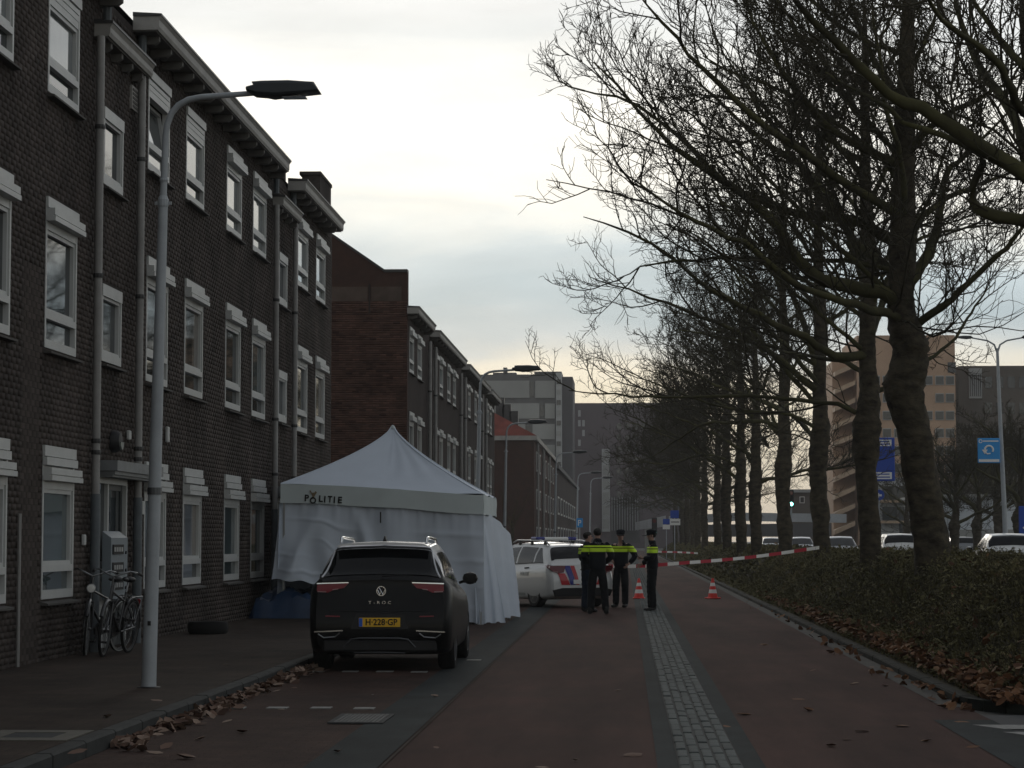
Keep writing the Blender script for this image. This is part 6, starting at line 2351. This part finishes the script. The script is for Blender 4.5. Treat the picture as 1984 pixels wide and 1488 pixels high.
pl = rear_panel(Cp, [(-.26, .66), (.26, .66), (.26, .56), (-.26, .56)], 'number_plate', M['tape_white'], pc, .016)
MB().lathe([(.05, -.012), (.05, .01)], (0, .08, .86), axis='Y', n=20).build('emblem', M['chrome'], pc)
lb = MB().bbox(-.52, .52, 1.25, 1.55, 1.575, 1.655, .03).build('light_bar', M['white'], pc)
for xa in (-.56, .30):
    MB().bbox(xa, xa + .26, 1.24, 1.56, 1.58, 1.66, .03).build('blue_lens', M['pol_blue'], lb)
MB().tube([(.0, .62, 1.46), (.0, .50, 1.66)], .006, 5).build('antenna', M['black'], pc)

# near barrier tape: from the third trunk to the police car
Mp = Matrix.Translation(pc.location) @ Matrix.Rotation(PA, 4, 'Z')
tie = Mp @ Cp.at(Cp.iy(1.4), 6.0 * Cp.K, 1, .03)
t3 = on_y(1592, 1061, TREE_Y[3] - .35)
t3.x = min(t3.x, TX - .02)
mid1, mid2 = on_y(1450, 1080, 60.0), on_y(1320, 1091, 59.0)
tape('barrier_tape', 'red and white barrier tape stretched from a plane trunk towards the police car', [t3, mid1, mid2, on_y(1230, 1097, 58.2), tie], .085, .66, M['tape_red'], M['tape_white'])

# ---- traffic and parked cars beyond the verge
st = [(0, .78, .3, .98, 1.0, .74, .68), (.05, .85, .25, 1.0, 1.05, .78, .68), (.3, .89, .2, 1.0, 1.38, .8, .63), (.5, .89, .19, 1.0, 1.46, .8, .60), (1.0, .89, .18, .98, 1.50, .8, .6), (1.8, .89, .18, .95, 1.50, .80, .59), (2.2, .89, .18, .94, 1.42, .80, .58), (2.95, .885, .18, .93, 1.0, .79, .68), (3.6, .84, .2, .84, .87, .72, .64), (4.1, .70, .26, .64, .67, .6, .5)]
Cg = Car(st)


def road_car(label, loc, rz, m, s=1.0, name='road_car'):
    t = thing(name, label, 'car', loc, rz, group='cars on the main road')
    t.scale = (s, s, s)
    cut_arches(Cg.body(), 'body', m, ((.75, .32), (3.3, .32)), .36, t)
    across(Cg, .12, .42, 7.3, 'rear_window', M['car_glass'], t, .008)
    across(Cg, 2.2, 2.9, 7.2, 'windscreen', M['car_glass'], t, .008)
    both(Cg, ((.55, 6.3), (1.25, 6.3), (1.25, 7.6), (.8, 7.6)), 'side_window', M['car_glass'], t, .008)
    both(Cg, ((1.33, 6.3), (2.5, 6.3), (2.1, 7.6), (1.33, 7.6)), 'side_window', M['car_glass'], t, .008)
    for s_ in (-1, 1):
        mirror(t, .85, 2.35, 1.0, s_, m)
        rear_panel(Cg, [(s_ * x, z) for x, z in ((.5, .95), (.8, .95), (.8, .8), (.55, .82))][::s_], 'tail_light', M['tail'], t, .02)
        q0_, q1_ = Cg.at(Cg.iy(3.85), 5.2 * Cg.K, s_, .01), Cg.at(Cg.iy(4.02), 4.9 * Cg.K, s_, .01)
        MB().tube([q0_, q1_], .06, 8).build('headlight', M['tail_clear'], t)
        for yy in (.75, 3.3):
            wheel_parts(t, s_ * .775, yy, .32, .2, M['alu_dark'], 5, s_)
    return t


def at_px(px, Y):
    q = on_y(px, 1045, Y)
    return (q.x, Y, .25)


road_car('pale grey car with a dark rear window cut by the right edge', at_px(1966, 70), 0.0, M['car_white'], 1.02)
road_car('white car half hidden behind the leaning plane trunk', at_px(1752, 96), 0.04, M['car_white'], 1.06)
road_car('grey car low behind the verge between two small trees', at_px(1868, 128), 0.0, M['car_grey'])
road_car('grey car glimpsed right of the tape tied trunk', at_px(1622, 120), PI, M['car_grey'])
road_car('white car glimpsed left of the tape tied trunk', at_px(1548, 150), PI, M['car_white'])
road_car('pale car glimpsed between the far trunks', at_px(1491, 190), PI, M['car_white'])
# ------------------------------------------------------------------ people


def skin_mesh(nodes, edges, root, sub=2):
    """nodes: name -> ((x,y,z), radius or (rx, ry)); a continuous skin over the linked joints"""
    names = list(nodes)
    ix = {n: i for i, n in enumerate(names)}
    me = bpy.data.meshes.new('figure')
    me.from_pydata([nodes[n][0] for n in names], [(ix[a], ix[b]) for a, b in edges], [])
    o = bpy.data.objects.new('figure', me)
    COL.objects.link(o)
    md = o.modifiers.new('skin', 'SKIN')
    md.branch_smoothing = .6
    md.use_smooth_shade = True
    for i, n in enumerate(names):
        r = nodes[n][1]
        me.skin_vertices[0].data[i].radius = r if isinstance(r, tuple) else (r, r)
        me.skin_vertices[0].data[i].use_root = (n == root)
    if sub:
        sb = o.modifiers.new('sub', 'SUBSURF')
        sb.levels = sb.render_levels = sub
    out = evaluated(o)
    out.polygons.foreach_set('use_smooth', [True] * len(out.polygons))
    return out


def hand_nodes(nodes, edges, sfx, wr, d, palm_n, thumb_side):
    """palm, four bent fingers and a thumb; d = hand direction, palm_n = palm normal"""
    d, pn = Vector(d).normalized(), Vector(palm_n).normalized()
    sd = d.cross(pn).normalized()
    nodes['palm' + sfx] = (tuple(wr + d * .065), (.026, .018))
    edges.append(('wrist' + sfx, 'palm' + sfx))
    for k, (off, ln) in enumerate(((-.027, .068), (-.009, .080), (.009, .076), (.027, .060))):
        b = wr + d * .085 + sd * off
        m_ = b + d * ln * .5 + pn * .006
        t = b + d * ln * .85 + pn * .030
        for q, p, r in (('b', b, .0105), ('m', m_, .0092), ('t', t, .0080)):
            nodes[f'f{k}{q}{sfx}'] = (tuple(p), r)
        edges.extend([('palm' + sfx, f'f{k}b{sfx}'), (f'f{k}b{sfx}', f'f{k}m{sfx}'), (f'f{k}m{sfx}', f'f{k}t{sfx}')])
    b = wr + d * .035 + sd * thumb_side * .028
    nodes['thb' + sfx] = (tuple(b + sd * thumb_side * .008), .0125)
    nodes['tht' + sfx] = (tuple(b + d * .045 + sd * thumb_side * .026 + pn * .018), .0095)
    edges.extend([('palm' + sfx, 'thb' + sfx), ('thb' + sfx, 'tht' + sfx)])


def person(label, loc, rz, H, pose, trousers='trouser', cap=False, band=True, hair=True, face=True, head_turn=0.0):
    """local frame: +Y is the way the figure faces, Z up; built for 1.82 m and scaled"""
    k = H / 1.82
    root = thing('person', label, 'person', loc, rz, group='people standing by the tape')
    root.scale = (k, k, k)
    J = dict(pelvis=(0, 0, .97), spine=(0, .0, 1.14), chest=(0, .0, 1.34), neck=(0, -.01, 1.52), hips_l=(-.095, 0, .93), hips_r=(.095, 0, .93), knee_l=(-.115, .025, .51), knee_r=(.115, .025, .51),
             ankle_l=(-.125, -.02, .10), ankle_r=(.125, -.02, .10), shoulder_l=(-.185, -.01, 1.465), shoulder_r=(.185, -.01, 1.465),
             elbow_l=(-.255, -.03, 1.17), elbow_r=(.255, -.03, 1.17), wrist_l=(-.25, .08, .94), wrist_r=(.25, .08, .94), head=(0, .015, 1.60))
    J.update(pose)
    J = {n: Vector(p) for n, p in J.items()}
    ct, stn = math.cos(head_turn), math.sin(head_turn)

    def hd(x, y, z):
        return tuple(J['head'] + Vector((x * ct - y * stn, x * stn + y * ct, z)))

    nodes = {'pelvis': (J['pelvis'], (.125, .09)), 'spine': (J['spine'], (.115, .085)), 'chest': (J['chest'], (.145, .10)), 'neck': (J['neck'], .058),
             'jaw': (hd(0, .012, .0), (.062, .068)), 'brow': (hd(0, .004, .085), (.074, .092)), 'crown': (hd(0, -.01, .165), (.050, .062))}
    edges = [('pelvis', 'spine'), ('spine', 'chest'), ('chest', 'neck'), ('neck', 'jaw'), ('jaw', 'brow'), ('brow', 'crown')]
    for s_ in 'lr':
        nodes['shoulder_' + s_] = (J['shoulder_' + s_], .068)
        nodes['elbow_' + s_] = (J['elbow_' + s_], .043)
        nodes['wrist_' + s_] = (J['wrist_' + s_], (.030, .024))
        nodes['hips_' + s_] = (J['hips_' + s_], .078)
        nodes['knee_' + s_] = (J['knee_' + s_], .058)
        nodes['ankle_' + s_] = (J['ankle_' + s_], .033)
        toe = J['ankle_' + s_] + Vector(((-.02 if s_ == 'l' else .02),   .05, -.05))
        nodes['toe_' + s_] = (toe, (.026, .018))
        edges += [('chest', 'shoulder_' + s_), ('shoulder_' + s_, 'elbow_' + s_), ('elbow_' + s_, 'wrist_' + s_), ('pelvis', 'hips_' + s_), ('hips_' + s_, 'knee_' + s_), ('knee_' + s_, 'ankle_' + s_), ('ankle_' + s_, 'toe_' + s_)]
        d = (J['wrist_' + s_] - J['elbow_' + s_]).normalized()
        inw = Vector((1 if s_ == 'l' else -1, 0, 0))
        pn = (inw - d * inw.dot(d)).normalized()
        hand_nodes(nodes, edges, '_' + s_, J['wrist_' + s_], d, pn, 1 if s_ == 'r' else -1)
    me = skin_mesh(nodes, edges, 'pelvis')
    me.materials.clear()
    me.materials.append(M['skin'])
    body = place('body', me, root)

    jn = {'hem': (J['pelvis'] + Vector((0, 0, -.12)), (.225, .17)), 'waist': (J['spine'] + Vector((0, 0, -.04)), (.20, .155)), 'chest': (J['chest'] + Vector((0, 0, .0)), (.235, .165)), 'yoke': (J['neck'] - Vector((0, -.0, .06)), (.12, .105)), 'collar': (J['neck'] + Vector((0, .012, .075)), .088)}
    je = [('hem', 'waist'), ('waist', 'chest'), ('chest', 'yoke'), ('yoke', 'collar')]
    for s_ in 'lr':
        jn['sh' + s_] = (J['shoulder_' + s_] + Vector((0, 0, -.015)), .106)
        jn['up' + s_] = (J['shoulder_' + s_].lerp(J['elbow_' + s_], .5), .092)
        jn['el' + s_] = (J['elbow_' + s_], .078)
        jn['cu' + s_] = (J['elbow_' + s_].lerp(J['wrist_' + s_], .97), .056)
        je += [('chest', 'sh' + s_), ('sh' + s_, 'up' + s_), ('up' + s_, 'el' + s_), ('el' + s_, 'cu' + s_)]
    jm = skin_mesh(jn, je, 'hem')
    gq = np.random.default_rng(int(abs(loc[0]) * 100) + 3)
    co = np.empty(len(jm.vertices) * 3, np.float32)
    jm.vertices.foreach_get('co', co)
    co = co.reshape(-1, 3)
    co[:, 1] += .007 * np.sin(co[:, 2] * 47 + co[:, 0] * 21)
    jm.vertices.foreach_set('co', co.ravel())
    jm.materials.clear()
    jm.materials.append(M['navy'])
    jk = place('jacket', jm, root)

    tn = {'waist': (J['pelvis'] + Vector((0, 0, .08)), (.165, .13)), 'seat': (J['pelvis'] + Vector((0, 0, -.05)), (.175, .14))}
    te = [('waist', 'seat')]
    for s_ in 'lr':
        tn['hip' + s_] = (J['hips_' + s_] + Vector((0, 0, -.08)), .115)
        tn['kn' + s_] = (J['knee_' + s_], .090)
        tn['ca' + s_] = (J['knee_' + s_].lerp(J['ankle_' + s_], .5), .085)
        tn['an' + s_] = (J['ankle_' + s_] + Vector((0, .01, -.05)), .082)
        te += [('seat', 'hip' + s_), ('hip' + s_, 'kn' + s_), ('kn' + s_, 'ca' + s_), ('ca' + s_, 'an' + s_)]
    tm = skin_mesh(tn, te, 'waist')
    co = np.empty(len(tm.vertices) * 3, np.float32)
    tm.vertices.foreach_get('co', co)
    co = co.reshape(-1, 3)
    co[:, 1] += .006 * np.sin(co[:, 2] * 55 + co[:, 0] * 30)
    tm.vertices.foreach_set('co', co.ravel())
    tm.materials.clear()
    tm.materials.append(M[trousers])
    place('trousers', tm, root)
    zmin = 1e9
    for s_ in 'lr':
        a = J['ankle_' + s_]
        side = -.02 if s_ == 'l' else .02
        bn = {'top': (a + Vector((0, 0, .09)), .066), 'heel': (a + Vector((0, -.02, -.045)), (.06, .055)), 'ball': (a + Vector((side,   .05, -.05)), (.058, .046)), 'toe': (a + Vector((side * 1.3, .18, -.06)), (.046, .036))}
        bm_m = skin_mesh(bn, [('top', 'heel'), ('heel', 'ball'), ('ball', 'toe')], 'top')
        bm_m.materials.clear()
        bm_m.materials.append(M['boots'])
        place('boot', bm_m, root)
        zmin = min(zmin, min(v.co.z for v in bm_m.vertices))
    root.location = (loc[0], loc[1], -zmin * k + .001)

    if band:
        for z0, z1, m in ((1.295, 1.375, 'hiviz'), (1.395, 1.430, 'hiviz')):
            bm = bmesh.new()
            bm.from_mesh(jm)
            bm.normal_update()
            nn = {v.index: v.normal.copy() for v in bm.verts}
            for v in bm.verts:
                v.co += v.normal * .008
            bmesh.ops.bisect_plane(bm, geom=bm.verts[:] + bm.edges[:] + bm.faces[:], plane_co=(0, 0, z0), plane_no=(0, 0, -1), clear_outer=True)
            bmesh.ops.bisect_plane(bm, geom=bm.verts[:] + bm.edges[:] + bm.faces[:], plane_co=(0, 0, z1), plane_no=(0, 0, 1), clear_outer=True)
            bmn = bpy.data.meshes.new('hi_vis_band')
            bm.to_mesh(bmn)
            bm.free()
            bmn.materials.clear()
            bmn.materials.append(M[m])
            place('hi_vis_band', bmn, jk)
    Rz = Matrix.Translation(J['head']) @ Matrix.Rotation(head_turn, 4, 'Z')
    if hair:
        hm = MB().sphere((0, -.012, .108), .1, n=18, m=12, sx=.86, sy=1.06, sz=.92)
        hm.v = [(x, min(y, .075 if z > .12 else .0 + .02), max(z, .03)) for x, y, z in hm.v]
        hm.move(Rz)
        hm.build('hair', M['hair'], root, smooth=60)
    if cap:
        cm = MB().lathe([(.092, .105), (.096, .12), (.098, .15), (.105, .185), (.09, .205), (.04, .222), (1e-4, .226)], n=24)
        cm.v = [(x, y * 1.12, z) for x, y, z in cm.v]
        cm.prism([(-.075, .098), (.075, .098), (.07, .112), (-.07, .112)], .16, .04)
        cm.v = [(x, y - (.0 if y < .15 else .0), z - max(0, y - .09) * .25) for x, y, z in cm.v]
        cm.move(Rz)
        cm.build('cap', M['navy'], root, smooth=50)
    if face:
        nm = MB().prism([(-.013, .035), (.013, .035), (.007, .088), (-.007, .088)], .03, .085)
        nm.v = [(x, y - (.018 if z > .07 else 0), z) for x, y, z in nm.v]
        nm.move(Rz)
        nm.build('nose', M['skin'], root)
        for s_ in (-1, 1):
            em = MB().sphere((s_ * .032, .083, .085), .012, 8, 6, sz=.6)
            em.move(Rz)
            em.build('eye', M['ink'], root)
            em = MB().sphere((s_ * .078, .0, .075), .03, 8, 6, sx=.35, sy=.6)
            em.move(Rz)
            em.build('ear', M['skin'], root)
        mm = MB().bbox(-.024, .024, .086, .093, .012, .020, .003)
        mm.move(Rz)
        mm.build('mouth', mat('lips', (.22, .09, .08), .6), root)
    return root


p = on_z(1158, 1190)
back_ = person('officer with short dark hair seen from behind, tallest of the group by the police car', (p.x, p.y, 0), 0.05, 1.88,
       dict(elbow_l=(-.30, -.02, 1.20), elbow_r=(.30, -.02, 1.20), wrist_l=(-.15, .25, 1.06), wrist_r=(.15, .25, 1.06), ankle_l=(-.15, -.02, .10), ankle_r=(.17, -.03, .10), knee_l=(-.12, .02, .51), knee_r=(.135, .02, .51)))
p = on_z(1205, 1177)
person('officer in a cap with elbow bent out, right of the group by the police car', (p.x - .02, p.y, 0), PI * .86, 1.84,
       dict(elbow_l=(-.36, -.06, 1.20), wrist_l=(-.24, .08, 1.02), elbow_r=(.24, .02, 1.18), wrist_r=(.12, .22, 1.10), ankle_l=(-.10, -.02, .10), ankle_r=(.10, .06, .10), knee_r=(.10, .06, .51)), cap=True, head_turn=.5)
p = on_z(1143, 1186)
person('person in blue jeans half hidden behind the tallest officer', (p.x - .05, p.y, 0), -1.0, 1.80,
       dict(elbow_l=(-.27, .0, 1.18), wrist_l=(-.16, .20, 1.08), elbow_r=(.27, 0, 1.18), wrist_r=(.16, .20, 1.06)), trousers='jeans', head_turn=-.4)
p = on_z(1264, 1184)
ph = person('officer in a cap holding a phone, standing alone on the cobbles', (p.x, p.y, 0), PI / 2 + .12, 1.83,
            dict(elbow_l=(-.24, .02, 1.17), wrist_l=(-.13, .22, 1.18), elbow_r=(.25, .02, 1.16), wrist_r=(.16, .22, 1.04), ankle_l=(-.07, -.02, .10), ankle_r=(.075, .01, .10), knee_l=(-.085, .02, .51), knee_r=(.09, .03, .51)), cap=True, head_turn=.15)
# small lettering across the shoulders of the nearest officer
from mathutils.bvhtree import BVHTree
jk_ = [c for c in COL.objects if c.parent == back_ and c.name.startswith('jacket')][0]
bv = BVHTree.FromPolygons([v.co for v in jk_.data.vertices], [p_.vertices[:] for p_ in jk_.data.polygons])
lt = text_mesh('POLITIE', .062, M['reflect'], .003, 1.0, 1.05, bold=.001)
for v in lt.vertices:
    hit = bv.ray_cast(Vector((v.co.x + .05, -1.0, v.co.z + 1.475)), Vector((0, 1, 0)))[0]
    v.co = Vector((v.co.x + .05, (hit.y if hit else -.14) - .004, v.co.z + 1.475))
place('lettering', lt, jk_)
# the phone in the hand that is raised
Mw = Matrix.Translation(ph.location) @ Matrix.Rotation(PI / 2 + .12, 4, 'Z') @ Matrix.Scale(1.83 / 1.82, 4)
q = Mw @ Vector((-.105, .325, 1.215))
phn = MB().bbox(-.036, .036, -.075, .075, -.005, .005, .004).build('phone', M['black'], None, q)
phn.rotation_euler = (R(35), 0, PI / 2 + .12)
tag(phn, 'dark mobile phone held up by the officer on the cobbles', 'phone')
# ------------------------------------------------------------------ damp winter air over the whole place
hz = MB().box(-420, 420, -80, 1520, -1.03, 48).build('haze', bpy.data.materials.new('damp_air'))
hz['kind'] = 'stuff'
hm_ = hz.data.materials[0]
hm_.use_nodes = True
hn = hm_.node_tree
hn.nodes.clear()
ho_ = hn.nodes.new('ShaderNodeOutputMaterial')
hv_ = hn.nodes.new('ShaderNodeVolumePrincipled')
hv_.inputs['Color'].default_value = (.80, .80, .80, 1)
hv_.inputs['Density'].default_value = .00040
hv_.inputs['Anisotropy'].default_value = 0.0
hn.links.new(hv_.outputs[0], ho_.inputs['Volume'])
